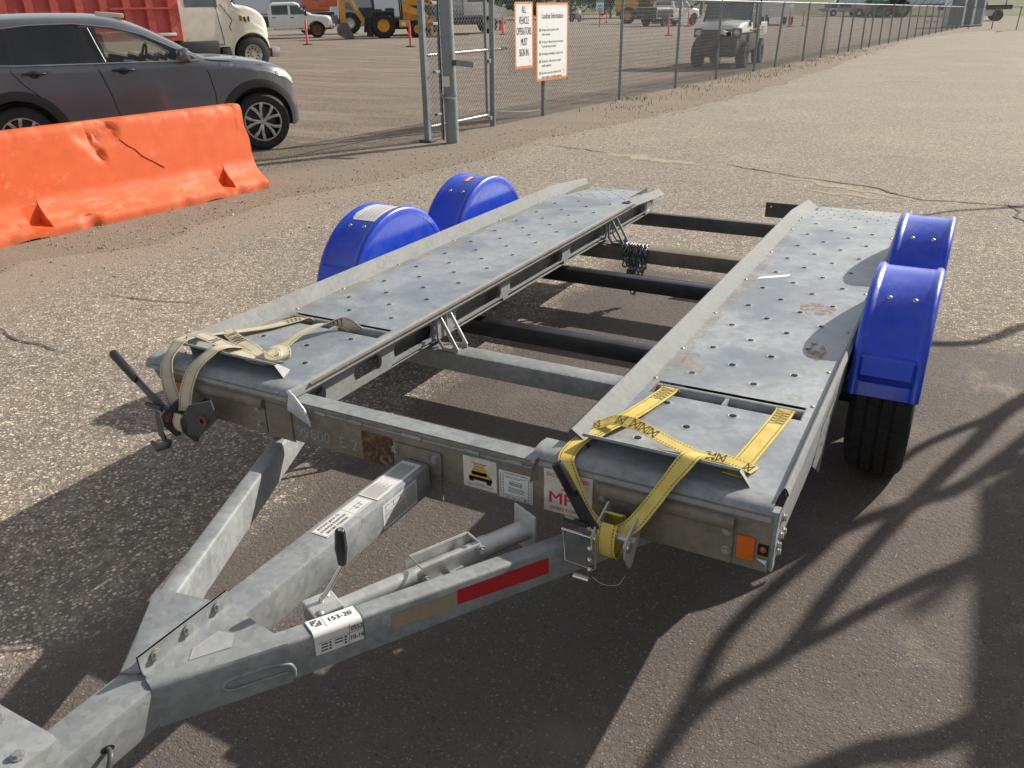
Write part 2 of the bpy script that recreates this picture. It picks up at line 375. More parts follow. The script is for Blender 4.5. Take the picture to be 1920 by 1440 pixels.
ORI = {}          # a thing's origin; parts are modelled in its own frame, or in world coordinates when the thing is not turned
def link(name, me, parent=None, label=None, kind=None, loc=None, world=False):
    o = bpy.data.objects.new(name, me); COL.objects.link(o)
    if parent is not None: o.parent = parent
    if loc is not None: o.location = loc
    if world and parent is not None and parent.name in ORI: o.location = Vector(o.location) - ORI[parent.name]
    if label: o['label'] = label
    if kind: o['kind'] = kind
    return o
def thing(name, label, cat, loc=(0, 0, 0), rz=0., group=None, scale=1.):
    o = bpy.data.objects.new(name, None); COL.objects.link(o); o.empty_display_size = .2
    o.location = loc; o.rotation_euler = (0, 0, rz); o.scale = (scale,)*3
    o['label'] = label; o['category'] = cat
    if group: o['group'] = group
    ORI[o.name] = Vector(loc); return o
def tag(o, label, cat, group=None):
    o['label'] = label; o['category'] = cat
    if group: o['group'] = group
    return o
def copy_tree(o, parent=None):
    c = o.copy(); COL.objects.link(c)
    if parent is not None: c.parent = parent
    for ch in list(o.children): copy_tree(ch, c)
    return c
def frame(o, ux, uy):
    ux, uy = Vector(ux).normalized(), Vector(uy).normalized(); uz = ux.cross(uy).normalized(); uy = uz.cross(ux)
    M = Matrix((ux, uy, uz)).transposed().to_4x4(); M.translation = Vector(o); return M
def text_mesh(items, M, rects=(), polys=()):
    """flat print: text items (string, x, y, size, align[, xscale]) and rectangles in frame M, as one mesh"""
    mb = MB()
    for it in items:
        st, x, y, sz, al = it[:5]; xs = it[5] if len(it) > 5 else 1.
        cu_ = bpy.data.curves.new("print", 'FONT'); cu_.body = st; cu_.size = sz; cu_.align_x = al; cu_.resolution_u = 3
        ob = bpy.data.objects.new("print", cu_); me = bpy.data.meshes.new_from_object(ob)
        for sx, zz in ((-.014*sz, 0), (.014*sz, .0002)):      # struck twice, a hair apart, for a bolder stroke
            mb.add([M @ Vector((v.co.x*xs+x+sx, v.co.y+y, zz)) for v in me.vertices], [tuple(p.vertices) for p in me.polygons])
        bpy.data.objects.remove(ob); bpy.data.curves.remove(cu_); bpy.data.meshes.remove(me)
    for x, y, wd, ht in rects: mb.add([M @ Vector(p) for p in ((x, y, 0), (x+wd, y, 0), (x+wd, y+ht, 0), (x, y+ht, 0))], [(0, 1, 2, 3)])
    for pl in polys: mb.add([M @ Vector((p[0], p[1], 0)) for p in pl], [tuple(range(len(pl)))])
    return mb
def cat_rom(pts, k=6):
    P = [Vector(p) for p in pts]; P = [P[0]*2-P[1]] + P + [P[-1]*2-P[-2]]; out = []
    for i in range(1, len(P)-2):
        a, b, c, d = P[i-1:i+3]
        for j in range(k):
            t = j/k; out.append(.5*((2*b)+(c-a)*t+(2*a-5*b+4*c-d)*t*t+(3*b-a-3*c+d)*t**3))
    out.append(P[-2]); return out
def interp(x, pts):
    if x <= pts[0][0]: return pts[0][1]
    for (a, b), (c, d) in zip(pts, pts[1:]):
        if x <= c: return b + (d-b)*(x-a)/(c-a) if c > a else d
    return pts[-1][1]
def smooth_interp(x, pts):
    xs = [p[0] for p in pts]
    if x <= xs[0]: return pts[0][1]
    if x >= xs[-1]: return pts[-1][1]
    i = max(j for j in range(len(xs)-1) if xs[j] <= x)
    def sl(j):
        if j == 0 or j == len(xs)-1: return 0 if j else (pts[1][1]-pts[0][1])/(xs[1]-xs[0])
        return (pts[j+1][1]-pts[j-1][1])/(xs[j+1]-xs[j-1])
    hh = xs[i+1]-xs[i]; t = (x-xs[i])/hh
    return (2*t**3-3*t*t+1)*pts[i][1]+(t**3-2*t*t+t)*hh*sl(i)+(-2*t**3+3*t*t)*pts[i+1][1]+(t**3-t*t)*hh*sl(i+1)
def sstep(a, b, x):
    t = min(1, max(0, (x-a)/(b-a))); return t*t*(3-2*t)
def hexbolt(r, h):
    mb = MB(); mb.tube([(0, 0, 0), (0, 0, h*.35)], r*1.45, 12); mb.tube([(0, 0, h*.35), (0, 0, h)], r, 6); return mb

# ------------------------------------------------------------------ ground, road, hill
FA = Vector((-6.65, 11.70)); FB = Vector((-2.14, 66.1)); FD = (FB-FA).normalized(); FN = Vector((-FD.y, FD.x))   # fence line
def gz(x, y): return .26*sstep(5, 25, (Vector((x, y))-FA).dot(FN))
mb = MB()
xs = [-600, -300, -150, -100] + list(np.arange(-80, -30, 5)) + list(np.arange(-30, 8, 1.5)) + [8, 15, 40, 120, 300, 600]
ys = [-60, -20, -8] + list(np.arange(-4, 30, 1.5)) + list(np.arange(30, 140, 5)) + [150, 200, 400, 900]
def hill_z(x, y):
    d = math.hypot(x, y); a = math.degrees(math.atan2(x, y))
    start = 118 if a > -14 else 165
    if a > 1: start = 100
    return max(0, (d-start))*.085 if y > 10 else 0
mb.sheet([[(x, y, gz(x, y)) for x in xs] for y in ys], flip=True)
mb.obj('yard_gravel_ground', gravel, kind='structure', smooth=60)
mb = MB(); rows = []
for k in range(0, 40):
    row = []
    for a in np.arange(-75, 40, 2.5):
        ra = rad(a); start = 122 if a > -14 else 170
        if a > 0: start = 104
        start += 6*mnoise.noise(Vector((a*.12, 0, 3)))
        d = start + k*9.
        x, y = d*math.sin(ra), d*math.cos(ra)
        row.append((x, y, gz(x, y)+.03 + k*.55 + (2.0 if k else 0)*0 + .5*mnoise.noise(Vector((x*.03, y*.03, 1)))*min(1, k)))
    rows.append(row)
mb.sheet(rows, flip=True); mb.obj('grass_hill', grass_hill, kind='structure', smooth=60)
edge = [(-4.3, -6), (-5.6, 2), (-6.1, 3.6), (-5.6, 4.4), (-5.9, 6.1), (-5.45, 7.4), (-5.25, 9.0), (-5.3, 10.8), (-4.8, 13.2), (-4.4, 16.5), (-4.15, 19.5), (-3.95, 25), (-3.93, 30.7), (-3.8, 38), (-3.6, 46), (-2.2, 54), (-.79, 60.1)]
L = []; yy = -6.
while yy < 60.1:
    x = interp(yy, [(b, a) for a, b in edge]); amp = .16 if yy < 16 else .4
    L.append((x + amp*mnoise.noise(Vector((yy*1.1, 3, 0))) + .07*mnoise.noise(Vector((yy*5, 0, 7))), yy)); yy += .12 if yy < 14 else .4
mb = MB(); rows = [[(x, y, .006), (x+.05, y, .012), (x+1.5, y, .012), (0 if x < -1 else x+2, y, .012), (30, y, .012)] for x, y in L]
mb.sheet(rows, flip=True); mb.obj('asphalt_road', asphalt, kind='structure')
def ribbon_flat(pts, wd, z, jit=.0):
    mb = MB(); rows = []
    P = []
    for (a, b) in zip(pts, pts[1:]):
        nseg = max(2, int((Vector(b)-Vector(a)).length/.06))
        for i in range(nseg): P.append(Vector(a).lerp(Vector(b), i/nseg))
    P.append(Vector(pts[-1]))
    for i, p in enumerate(P):
        d = (P[min(i+1, len(P)-1)]-P[max(i-1, 0)]).normalized(); nn = Vector((-d.y, d.x))
        o = mnoise.noise(Vector((p.x*4, p.y*4, 0)))*jit + mnoise.noise(Vector((p.x*17, p.y*17, 4)))*jit*.35
        ww = wd*(.35+.65*abs(mnoise.noise(Vector((p.x*6, p.y*6, 9))))*1.6)*min(1, .15+i/6, .15+(len(P)-1-i)/6)
        q = p + nn*o
        rows.append([(q.x-nn.x*ww, q.y-nn.y*ww, z), (q.x+nn.x*ww, q.y+nn.y*ww, z)])
    mb.sheet(rows); return mb
G = 1.0467
cracks = [[(-4.77, 9.79), (-4.3, 9.62), (-3.73, 9.44)], [(-2.39, 9.22), (-1.9, 9.0), (-1.46, 8.77), (-.8, 8.55), (-.44, 8.24), (-.3, 8.11), (.1, 8.16), (.9, 8.1), (2.2, 8.3)],
          [(.317, 8.335), (.4, 7.9), (.47, 7.5), (.7, 7.1)], [(-4.8, 2.52), (-4.61, 2.48), (-4.3, 2.41), (-3.83, 2.41)], [(-4.63, 3.15), (-4.2, 3.2), (-3.86, 3.3)],
          [(-.3, 8.11), (-.9, 7.6), (-1.5, 7.3), (-2.2, 6.9)]]
for i, c in enumerate(cracks):
    wd = .022 if i < 3 else .009
    if i == 5: wd = .006
    ribbon_flat([(x*G, y*G) for x, y in c], wd, .017, .07 if i < 3 else .03).obj('road_crack', crack_m, kind='structure')
for c, wd in (([(-4.0, 9.5), (-3.0, 9.2), (-2.5, 9.15)], .16), ([(-1.6, 8.72), (-.9, 8.4), (-.45, 8.15)], .10), ([(-1.35, 8.2), (-.6, 7.95)], .10)):
    ribbon_flat([(x*G, y*G) for x, y in c], wd, .0145, .15).obj('sand_streak', sand_m, kind='structure')
# loose stones on the verge and around the barrier
def ico(r):
    bm = bmesh.new(); bmesh.ops.create_icosphere(bm, subdivisions=1, radius=r); bm.verts.index_update()
    v = [v.co.copy() for v in bm.verts]; f = [tuple(x.index for x in q.verts) for q in bm.faces]; bm.free(); return v, f
iv, if_ = ico(1.)
mb = MB(); rnd = random.Random(3)
for i in range(4600):
    t = rnd.random()
    if i < 2600: y = 4.0+rnd.random()**1.3*16; x = interp(y, [(b, a) for a, b in edge]) - abs(rnd.gauss(0, .55)) + .25
    elif i < 4400: y = 3+rnd.random()*9; x = -5.4 + rnd.gauss(0, .75)
    else: x = -6.4+rnd.random()*7; y = 1+rnd.random()*9
    if -2.7 < x < .3 and y < 6: continue
    r = .003+.008*rnd.random()**3
    M = Matrix.Translation((x, y, gz(x, y)+.012 if x > interp(y, [(b, a) for a, b in edge]) else r*.4)) @ Matrix.Rotation(rnd.random()*6, 4, (rnd.random(), rnd.random(), .3)) @ Matrix.Diagonal((r*(.7+rnd.random()), r*(.6+rnd.random()*.7), r*.6, 1))
    mb.add([M @ v for v in iv], if_)
mb.obj('loose_gravel', pebble_m, kind='stuff')
# tufts of dry and green grass along the foot of the fence
def blades(name, mat, spots, hgt, cnt, spread):
    mb = MB(); rnd = random.Random(5)
    for (sx, sy) in spots:
        for k in range(cnt):
            x = sx+rnd.gauss(0, spread[0]); y = sy+rnd.gauss(0, spread[1]); a = rnd.random()*6.28; h_ = hgt*(.4+.8*rnd.random()); b = .5*h_*rnd.random()
            wd = .004+.004*rnd.random(); dx, dy = math.cos(a), math.sin(a)
            mb.add([(x-dy*wd, y+dx*wd, 0), (x+dy*wd, y-dx*wd, 0), (x+dx*b*.4+dy*wd*.7, y+dy*b*.4-dx*wd*.7, h_*.6), (x+dx*b*.4-dy*wd*.7, y+dy*b*.4+dx*wd*.7, h_*.6), (x+dx*b, y+dy*b, h_)], [(0, 1, 2, 3), (3, 2, 4)])
    return mb.obj(name, mat, kind='stuff')
fence_pt = lambda s_, off=0.: (FA.x+FD.x*s_-FN.x*off, FA.y+FD.y*s_-FN.y*off)
blades('dry_grass_tufts', straw, [fence_pt(s_, .5+.35*random.random()) for s_ in (3, 5.2, 7, 9, 9.6, 10.3, 11, 11.5, 12.2, 13, 14, 15.5, 17, 19, 21, 24, 27)], .075, 42, (.32, .6))
blades('green_weed_tufts', green_blade, [fence_pt(s_, .25) for s_ in (4.4, 4.7, 7.6, 14.8, 17.5, 18, 19.4, 21, 22.5, 24)] + [fence_pt(3.2, .8)], .055, 34, (.16, .22))

# ------------------------------------------------------------------ chain link fence, gate and pole
fence = thing('chain_link_fence', 'long galvanized chain link fence with leaning posts beside the road', 'fence', (FA.x, FA.y, 0))
top_h = lambda s_: interp(s_, [(0, 1.93), (5, 1.80), (18, 1.66), (34, 1.5), (55, 1.27)])
post_s = [0.02, 1.53, 4.44, 7.22, 9.75, 12.62, 14.5, 17.37, 19.53, 21.9, 23.5, 25.6, 27.0, 29.0, 31.0, 33.2, 35.4, 37.6, 39.8, 42, 44.2, 46.4, 48.6, 50.8, 53, 54.6]
lean = {6: .28, 7: .10, 8: .22, 9: .12, 10: .08, 11: .06, 12: .1, 13: -.06, 3: .03}
for i, s_ in enumerate(post_s):
    a = Vector((*fence_pt(s_), -.02)); ln = lean.get(i, random.uniform(-.02, .06)); b = Vector((*fence_pt(s_+ln), top_h(s_)+(.5 if i == 0 else .02)))
    r = .042 if i == 0 else (.03 if i == 1 else .029)
    mb = MB(); mb.tube([a, b], r, 10); mb.obj('post', fence_steel if i == 0 else post_dark, fence, smooth=50, world=True)
    if i > 13:
        mb = MB(); mb.bar(b, b+Vector((.22, .05, .24)), .03, .03); mb.obj('barbed_wire_arm', post_dark, fence, world=True)
mb = MB(); mb.tube([(*fence_pt(s_), top_h(s_)) for s_ in post_s], .021, 8); mb.obj('top_rail', fence_steel, fence, smooth=50, world=True)
def wires(org, dirv, s0, s1, zlo, zhi, pitch, r, off=0.):
    """woven mesh: every wire is a zigzag that hooks into its neighbours"""
    V = []; Fc = []; nw = int((s1-s0)/pitch); org = Vector(org); dirv = Vector(dirv).normalized(); nrm = Vector((-dirv.y, dirv.x, 0))
    for i in range(nw+1):
        s_ = s0+i*pitch; zt = zhi(s_) if callable(zhi) else zhi; ns = int((zt-zlo)/pitch); b0 = len(V)
        for k in range(ns+1):
            q = s_ + (pitch*.53 if (k+i) % 2 else -pitch*.53); z = zlo+k*pitch
            c = org + dirv*q + nrm*(off + (.002 if k % 2 else -.002)); c.z = z
            V += [(c.x-dirv.x*r, c.y-dirv.y*r, z), (c.x+dirv.x*r, c.y+dirv.y*r, z), (c.x+nrm.x*r*1.6, c.y+nrm.y*r*1.6, z+r)]
        for k in range(ns):
            a = b0+k*3
            for j in range(3): Fc.append((a+j, a+(j+1) % 3, a+3+(j+1) % 3, a+3+j))
    return V, Fc
def wire_obj(name, VF, parent):
    me = bpy.data.meshes.new(name); me.from_pydata(VF[0], [], VF[1]); me.materials.append(wire_m)
    return link(name, me, parent, kind='stuff', world=True)
org = (FA.x, FA.y, 0); dv = (FD.x, FD.y, 0)
wire_obj('woven_wire_mesh', wires(org, dv, .05, 20.0, .05, top_h, .036, .0031, -.03), fence)
wire_obj('woven_wire_mesh', wires(org, dv, 20.0, 54.6, .05, top_h, .072, .0042, -.03), fence)
mb = MB(); mb.tube([(*fence_pt(0.1), .22), (*fence_pt(1.0), .12), (*fence_pt(1.6), .10)], .004, 6); mb.obj('tension_wire', fence_steel, fence, world=True)
# far fence across the road end
far_f = thing('chain_link_fence', 'low far fence crossing the end of the road at the right', 'fence', (-1.6, 64.8, 0))
pa, pb = Vector((-1.63, 64.8, 0)), Vector((9., 54.5, 0))
for k in range(9):
    p = pa.lerp(pb, k/8*.999); mb = MB(); mb.tube([p, p+Vector((.04, 0, 1.28))], .03, 8); mb.obj('post', post_dark, far_f, world=True)
mb = MB(); mb.tube([pa+Vector((0, 0, 1.25)), pb+Vector((0, 0, 1.25))], .022, 6); mb.obj('top_rail', fence_steel, far_f, world=True)
wire_obj('woven_wire_mesh', wires(pa, pb-pa, 0, (pb-pa).length, .05, 1.25, .072, .0034), far_f)
# gate leaf
gate = thing('gate_leaf', 'chain link gate leaf with twisted crossbars beside the thick pole', 'gate', (-6.70, 10.1, 0))
ga, gb = Vector((-6.735, 10.02, 0)), Vector((-6.672, 11.60, 0)); gd = (gb-ga).normalized()
for p, nm in ((ga, 'upright'), (gb, 'upright')):
    mb = MB(); mb.tube([p+Vector((0, 0, .12)), p+Vector((0, 0, 2.4))], .022, 10); mb.obj(nm, fence_steel, gate, smooth=50, world=True)
for z, e in ((.18, 0), (1.11, .62), (2.35, 0)):
    pts = [ga+gd*t+Vector((0, 0, z)) for t in np.linspace(0, (gb-ga).length+e, 2)]
    mb = MB(); mb.tube(pts, .02, 8)
    if z < 2:      # wire spiralled tightly round the rail
        Lr = (gb-ga).length+e; pts = []
        sd = Vector((-gd.y, gd.x, 0))
        for i in range(int(Lr/.006)):
            a = i*.006/.055*2*math.pi; pts.append(ga+gd*(i*.006)+Vector((0, 0, z+.023*math.sin(a)))+sd*.023*math.cos(a))
        mb.tube(pts, .0055, 5)
    mb.obj('crossbar', galv_bright if z < 2 else fence_steel, gate, smooth=60, world=True)
wire_obj('woven_wire_mesh', wires(ga, gd, .03, 1.56, .14, 2.3, .036, .0026), gate)
for z in (.95, .13, 1.9):
    mb = MB(); mb.obox(Matrix.Translation((gb.x+.03, gb.y+.05, z)), .03, .07, .06, .008); mb.obj('hinge', fence_steel, gate, world=True)
p1 = thing('gate_post', 'square grey gate post left of the thick pole', 'post', (-6.672, 9.935, 0))
mb = MB(); mb.obox(Matrix.Translation((-6.672, 9.935, 1.3)), .075, .075, 2.64, .01); mb.obj('upright', fence_steel, p1, world=True)
for z in (.02,):
    mb = MB(); mb.obox(Matrix.Translation((-6.672, 9.93, z)), .2, .16, .03, .01); mb.obj('footing', dark_steel, p1, world=True)
p2 = thing('drop_rod_post', 'thin gate post wrapped in wire mesh behind the square post', 'post', (-6.62, 10.25, 0))
mb = MB(); mb.tube([(-6.62, 10.25, 0), (-6.62, 10.25, 2.7)], .028, 10); mb.obj('upright', fence_steel, p2, smooth=50, world=True)
wire_obj('wire_wrap', wires((-6.60, 10.14, 0), (.35, 1, 0), -.12, .12, .05, 2.5, .036, .002), p2)
for z in (.35, .9, 1.5, 1.75, 2.2):
    mb = MB(); mb.obox(Matrix.Translation((-6.60, 10.12, z)), .05, .12, .035, .006); mb.obj('clamp', fence_steel, p2, world=True)
pole = thing('steel_pole', 'thick grey round pole with straps and a cream tape patch', 'pole', (-6.305, 9.99, 0))
mb = MB(); mb.tube([(-6.305, 9.99, -.05), (-6.34, 9.99, 3.6)], .088, 24); mb.obj('shaft', pole_m, pole, smooth=50, world=True)
px = lambda z: -6.305-.0097*z
for z, r in ((.20, .0915), (.62, .0925), (1.0, .0915), (1.35, .0915), (1.62, .0915)):
    mb = MB(); mb.lathe([(r-.004, -.012), (r, -.012), (r, .012), (r-.004, .012)], Matrix.Translation((px(z), 9.99, z)) @ Matrix.Rotation(rad(4), 4, 'X') @ Matrix.Rotation(-math.pi/2, 4, 'Y'), 28, True)
    mb.obj('band', fence_steel, pole, smooth=40, world=True)
mb = MB()
rows = [[(px(z)+.0905*math.sin(a), 9.99-.0905*math.cos(a), z) for a in np.linspace(-.75, .55, 9)] for z in (.735, .80, .865)]
mb.sheet(rows); mb.obj('tape_patch', tape_cream, pole, smooth=60, world=True)
mb = MB(); mb.obox(frame((px(1.02)+.25, 9.98, 1.02), (.93, .15, -.1), (0, 1, 0)), .26, .02, .075, .004); mb.obj('latch_arm', fence_steel, pole, world=True)
mb = MB(); mb.obox(Matrix.Translation((px(1.02)+.11, 9.97, 1.03)), .06, .05, .07, .01); mb.obj('latch_clamp', dark_steel, pole, world=True)
mb = MB(); mb.bar((px(.6)-.09, 9.9, .66), (px(.6)-.02, 9.88, .54), .012, .03); mb.bar((px(.6)-.02, 9.885, .60), (px(.6)+.13, 9.88, .595), .02, .02); mb.obj('latch_hook', bolt_m, pole, world=True)
mb = MB(); mb.tube([(px(0)-.11, 9.94, z) for z in (.03, .7, 1.4, 2.6)], .008, 6); mb.obj('cable', machine_dark, pole, world=True)

# signs wired to the fence
def sign(name, label, s0, s1, z0, z1, build):
    ln = .06*(z1-z0)
    o = Vector((*fence_pt(s0, .075), z0)); ux = Vector((FD.x, FD.y, 0)); M = frame(o, ux, (0, 0, 1))
    t = thing(name, label, 'sign', tuple(o)); wd, ht = s1-s0, z1-z0
    def rr(x0, y0, x1, y1, r):
        P = []
        for cx, cy, a0 in ((x1-r, y0+r, -90), (x1-r, y1-r, 0), (x0+r, y1-r, 90), (x0+r, y0+r, 180)):
            P += [(cx+r*math.cos(rad(a0+k*18)), cy+r*math.sin(rad(a0+k*18))) for k in range(6)]
        return P
    mb = MB(); mb.prism(rr(0, 0, wd, ht, .03), M, .004); mb.obj('board', sign_orange, t, world=True)
    M2 = M @ Matrix.Translation((0, 0, .0045)); b = .035
    mb = MB(); mb.prism(rr(b, b, wd-b, ht-b, .03), M2, .0008); fc = mb.obj('white_face', sign_white, t, world=True)
    build(M @ Matrix.Translation((0, 0, .0062)), wd, ht, t)
    return t
def s1_build(M, wd, ht, t):
    it = [(tx, wd/2, y, .155, 'CENTER', .50) for tx, y in (('ALL', .80), ('VEHICLE', .645), ('OPERATORS', .49), ('MUST', .335), ('SIGN IN.', .18))]
    text_mesh(it, M).obj('lettering', ink, t, world=True, kind='stuff')
    text_mesh([], M, [(wd-.13, .085, .03, .008), (wd-.088, .085, .02, .008)], [[(wd-.12, .1), (wd-.10, .1), (wd-.10, .15)]]).obj('logo', sign_orange, t, world=True)
sign('notice_sign', 'narrow orange bordered sign telling vehicle operators to sign in', .56, 1.10, .80, 1.76, s1_build)
def s2_build(M, wd, ht, t):
    text_mesh([('Loadout Information', wd/2, ht-.235, .125, 'CENTER', .66)], M).obj('lettering', ink, t, world=True, kind='stuff')
    paras = [["All items must be paid for in full", "before removal."], ["The buyer's release tickets are necessary", "to pick up items purchased."], ["All loading and handling is at buyer's risk."], ["Ritchie Bros. will not lend or rebuild", "mobile equipment."], ["All drivers must check with yard staff", "before loading or unloading equipment."]]
    y = ht-.42; it = []; dots = []; num = []
    for k, P in enumerate(paras):
        dots.append([(.115+.026*math.cos(a), y+.018+.026*math.sin(a)) for a in np.linspace(0, 6.28, 16)[:-1]]); num.append((str(k+1), .115, y+.004, .04, 'CENTER'))
        for ln in P: it.append((ln, .165, y, .058, 'LEFT', .72)); y -= .066
        y -= .048
    text_mesh(it, M).obj('lettering', grey_ink, t, world=True, kind='stuff')
    text_mesh([], M, [], dots).obj('bullet_marks', ink, t, world=True, kind='stuff')
    text_mesh(num, M @ Matrix.Translation((0, 0, .001))).obj('numeral_marks', sign_white, t, world=True, kind='stuff')
    text_mesh([], M, [(wd-.16, .085, .04, .01), (wd-.11, .085, .03, .01)], [[(wd-.15, .105), (wd-.12, .105), (wd-.12, .17)]]).obj('logo', sign_orange, t, world=True)
sign('notice_sign', 'large orange bordered sign headed Loadout Information on the fence', 1.20, 2.22, .57, 1.745, s2_build)
mb = MB()
for (x, y, z) in ((*fence_pt(2.2, .06), .58),): mb.tube([(x, y, z), (x+.02, y+.05, z-.03)], .012, 6)
mb.obj('cable_tie', machine_dark, bpy.data.objects['notice_sign.001'], world=True)

# ------------------------------------------------------------------ the car hauling trailer
ZD = .555            # deck height
T = thing('car_hauler_trailer', 'galvanized car hauling trailer with two perforated tracks and four blue fenders', 'trailer', (-1.308, 1.80, 0))
def P_(mb, name, mat, parent=None, smooth=None, **kw):
    return mb.obj(name, mat, parent or T, smooth=smooth, world=(parent is None), **kw)
BOLT = hexbolt(.0088, .010).mesh('bolt', bolt_m)
RIV = MB(); RIV.lathe([(.0001, .0035), (.004, .003), (.0068, .0008), (.0072, 0)], Matrix.Rotation(-math.pi/2, 4, 'Y'), 10); RIV = RIV.mesh('rivet', bolt_m, 60)
def place(name, me, M, parent):
    o = bpy.data.objects.new(name, me); COL.objects.link(o); o.parent = parent
    if parent is T: M = Matrix.Translation(-ORI[T.name]) @ M
    o.matrix_local = M; return o
def cell(mb, x0, x1, y0, y1, fn, hx=None, hy=None, r=None, rim=True):
    """rectangle with a punched, dimpled hole; fn maps (x, y, dz) to a point"""
    K = 16; cx, cy = hx, hy
    ang = [2*math.pi*(k+.5)/K for k in range(K)]
    out = []
    for a in ang:
        c, s_ = math.cos(a), math.sin(a)
        tx = ((x1-cx)/c if c > 0 else (x0-cx)/c) if abs(c) > 1e-6 else 1e9
        ty = ((y1-cy)/s_ if s_ > 0 else (y0-cy)/s_) if abs(s_) > 1e-6 else 1e9
        t = min(tx, ty); out.append((cx+c*t, cy+s_*t))
    rings = [[fn(x, y, 0) for x, y in out]]
    for rr, dz in ((r*2.3, 0), (r*1.6, .0006), (r*1.2, .0018), (r, .0010), (r*.96, -.018)):
        rings.append([fn(cx+rr*math.cos(a), cy+rr*math.sin(a), dz) for a in ang])
    mb.sheet(rings, closed=True)
    for sx, sy in ((x0, y0), (x1, y0), (x1, y1), (x0, y1)):       # corner triangles
        best = sorted(range(K), key=lambda k: (out[k][0]-sx)**2+(out[k][1]-sy)**2)[:2]
        mb.add([fn(sx, sy, 0), fn(*out[best[0]], 0), fn(*out[best[1]], 0)], [(0, 1, 2)])
def column(mb, x0, x1, y0, y1, holes, hx, fn, r, half=.05):
    y = y0
    for h in holes:
        if h-half < y-1e-6 or h+half > y1+1e-6: continue
        if h-half > y+1e-6: mb.sheet([[fn(x0, y, 0), fn(x1, y, 0)], [fn(x0, h-half, 0), fn(x1, h-half, 0)]])
        cell(mb, x0, x1, h-half, h+half, fn, hx, h, r); y = h+half
    if y1 > y+1e-6: mb.sheet([[fn(x0, y, 0), fn(x1, y, 0)], [fn(x0, y1, 0), fn(x1, y1, 0)]])
Y0, YS0, YS1, YR, YE = 1.868, 2.32, 2.415, 4.955, 5.50
def ramp_z(y): return ZD - max(0, y-YR)*.083
def make_deck(xi, xo, cols, holes, slot, rear_holes, side):
    """xi / xo: left and right edges of the flat sheet"""
    fn = lambda x, y, dz: (x, y, ZD+dz); mb = MB(); hw = .0515
    ed = [cols[0]-hw] + [(a+b)/2 for a, b in zip(cols, cols[1:])] + [cols[-1]+hw]
    full = [(y0, y1) for y0, y1 in ((Y0, YS0), (YS1, YR))]
    for (y0, y1) in full:
        for c, hs, e0, e1 in zip(cols, holes, ed, ed[1:]): column(mb, e0, e1, y0, y1, hs, c, fn, .0112)
        mb.sheet([[fn(xi, y0, 0), fn(ed[0], y0, 0)], [fn(xi, y1, 0), fn(ed[0], y1, 0)]])
        mb.sheet([[fn(ed[-1], y0, 0), fn(xo, y0, 0)], [fn(ed[-1], y1, 0), fn(xo, y1, 0)]])
    sx0, sx1 = slot
    mb.sheet([[fn(xi, YS0, 0), fn(sx0, YS0, 0)], [fn(xi, YS1, 0), fn(sx0, YS1, 0)]])
    mb.sheet([[fn(sx1, YS0, 0), fn(xo, YS0, 0)], [fn(sx1, YS1, 0), fn(xo, YS1, 0)]])
    # rear ramp plate with closer holes
    fr = lambda x, y, dz: (x, y, ramp_z(y)+dz)
    rx = np.linspace(xi+.025, xo-.005, 11); q = (rx[1]-rx[0])
    rows = np.linspace(YR+.06, YE-.03, 7); k = 0
    for i in range(10):
        hs = [y for j, y in enumerate(rows) if (i+j) % 2 == 0]
        column(mb, rx[i], rx[i+1], YR, YE, hs, (rx[i]+rx[i+1])/2, fr, .0075, .036)
    mb.sheet([[fr(xi, YR, 0), fr(rx[0], YR, 0)], [fr(xi, YE, 0), fr(rx[0], YE, 0)]]); mb.sheet([[fr(rx[-1], YR, 0), fr(xo, YR, 0)], [fr(rx[-1], YE, 0), fr(xo, YE, 0)]])
    mb.sheet([[fr(xi, YE, 0), fr(xo, YE, 0)], [fr(xi, YE+.004, -.03), fr(xo, YE+.004, -.03)]])
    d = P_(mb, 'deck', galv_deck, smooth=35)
    # near-black sheet added under the deck, painting the shade inside the holes
    mb = MB(); mb.box(xi+.07, xo-.07, 1.90, 5.40, ZD-.085, ZD-.08); P_(mb, 'hole_shade_sheet', machine_dark, d)
    # tie slot: two round bars, a ledge and a short rib
    mb = MB(); mb.box(sx0, sx1, YS0, YS1, ZD-.032, ZD-.027); P_(mb, 'slot_floor', galv, d)
    for y in (YS0+.006, YS1-.006):
        mb = MB(); mb.tube([(sx0, y-(.014 if y > 2.36 else 0), ZD-.020), (sx1, y-(.014 if y > 2.36 else 0), ZD-.020)], .019 if y > 2.36 else .008, 14); P_(mb, 'slot_bar', galv, d, 50)
    mb = MB(); mb.box(sx0+(sx1-sx0)*.5-.006, sx0+(sx1-sx0)*.5+.006, YS0+.01, YS1-.015, ZD-.026, ZD-.004); P_(mb, 'slot_rib', galv, d)
    for sx in (sx0, sx1):
        mb = MB(); mb.box(sx-.002, sx+.002, YS0, YS1, ZD-.045, ZD+.001); P_(mb, 'slot_end', galv_dirty, d)
    # rolled front lip, longer than the deck on its left
    xl = xi-.135; prof = [(Y0, ZD), (1.848, ZD+.0005), (1.826, ZD-.002), (1.810, ZD-.009), (1.801, ZD-.020), (1.797, ZD-.036), (1.801, ZD-.037), (1.806, ZD-.022)]
    mb = MB(); mb.sheet([[(x, y, z) for y, z in prof] for x in (xl, xl+.02, xi, xo)]); mb.sheet([[(xl, Y0, ZD-.0005), (xi, Y0, ZD-.0005)], [(xl, 1.90, ZD-.004), (xi, 1.90, ZD-.004)]])
    mb.add([(xl, y, z) for y, z in prof[:6]]+[(xl, Y0, ZD-.036)], [tuple(range(7))])
    P_(mb, 'front_lip', galv, d, 60)
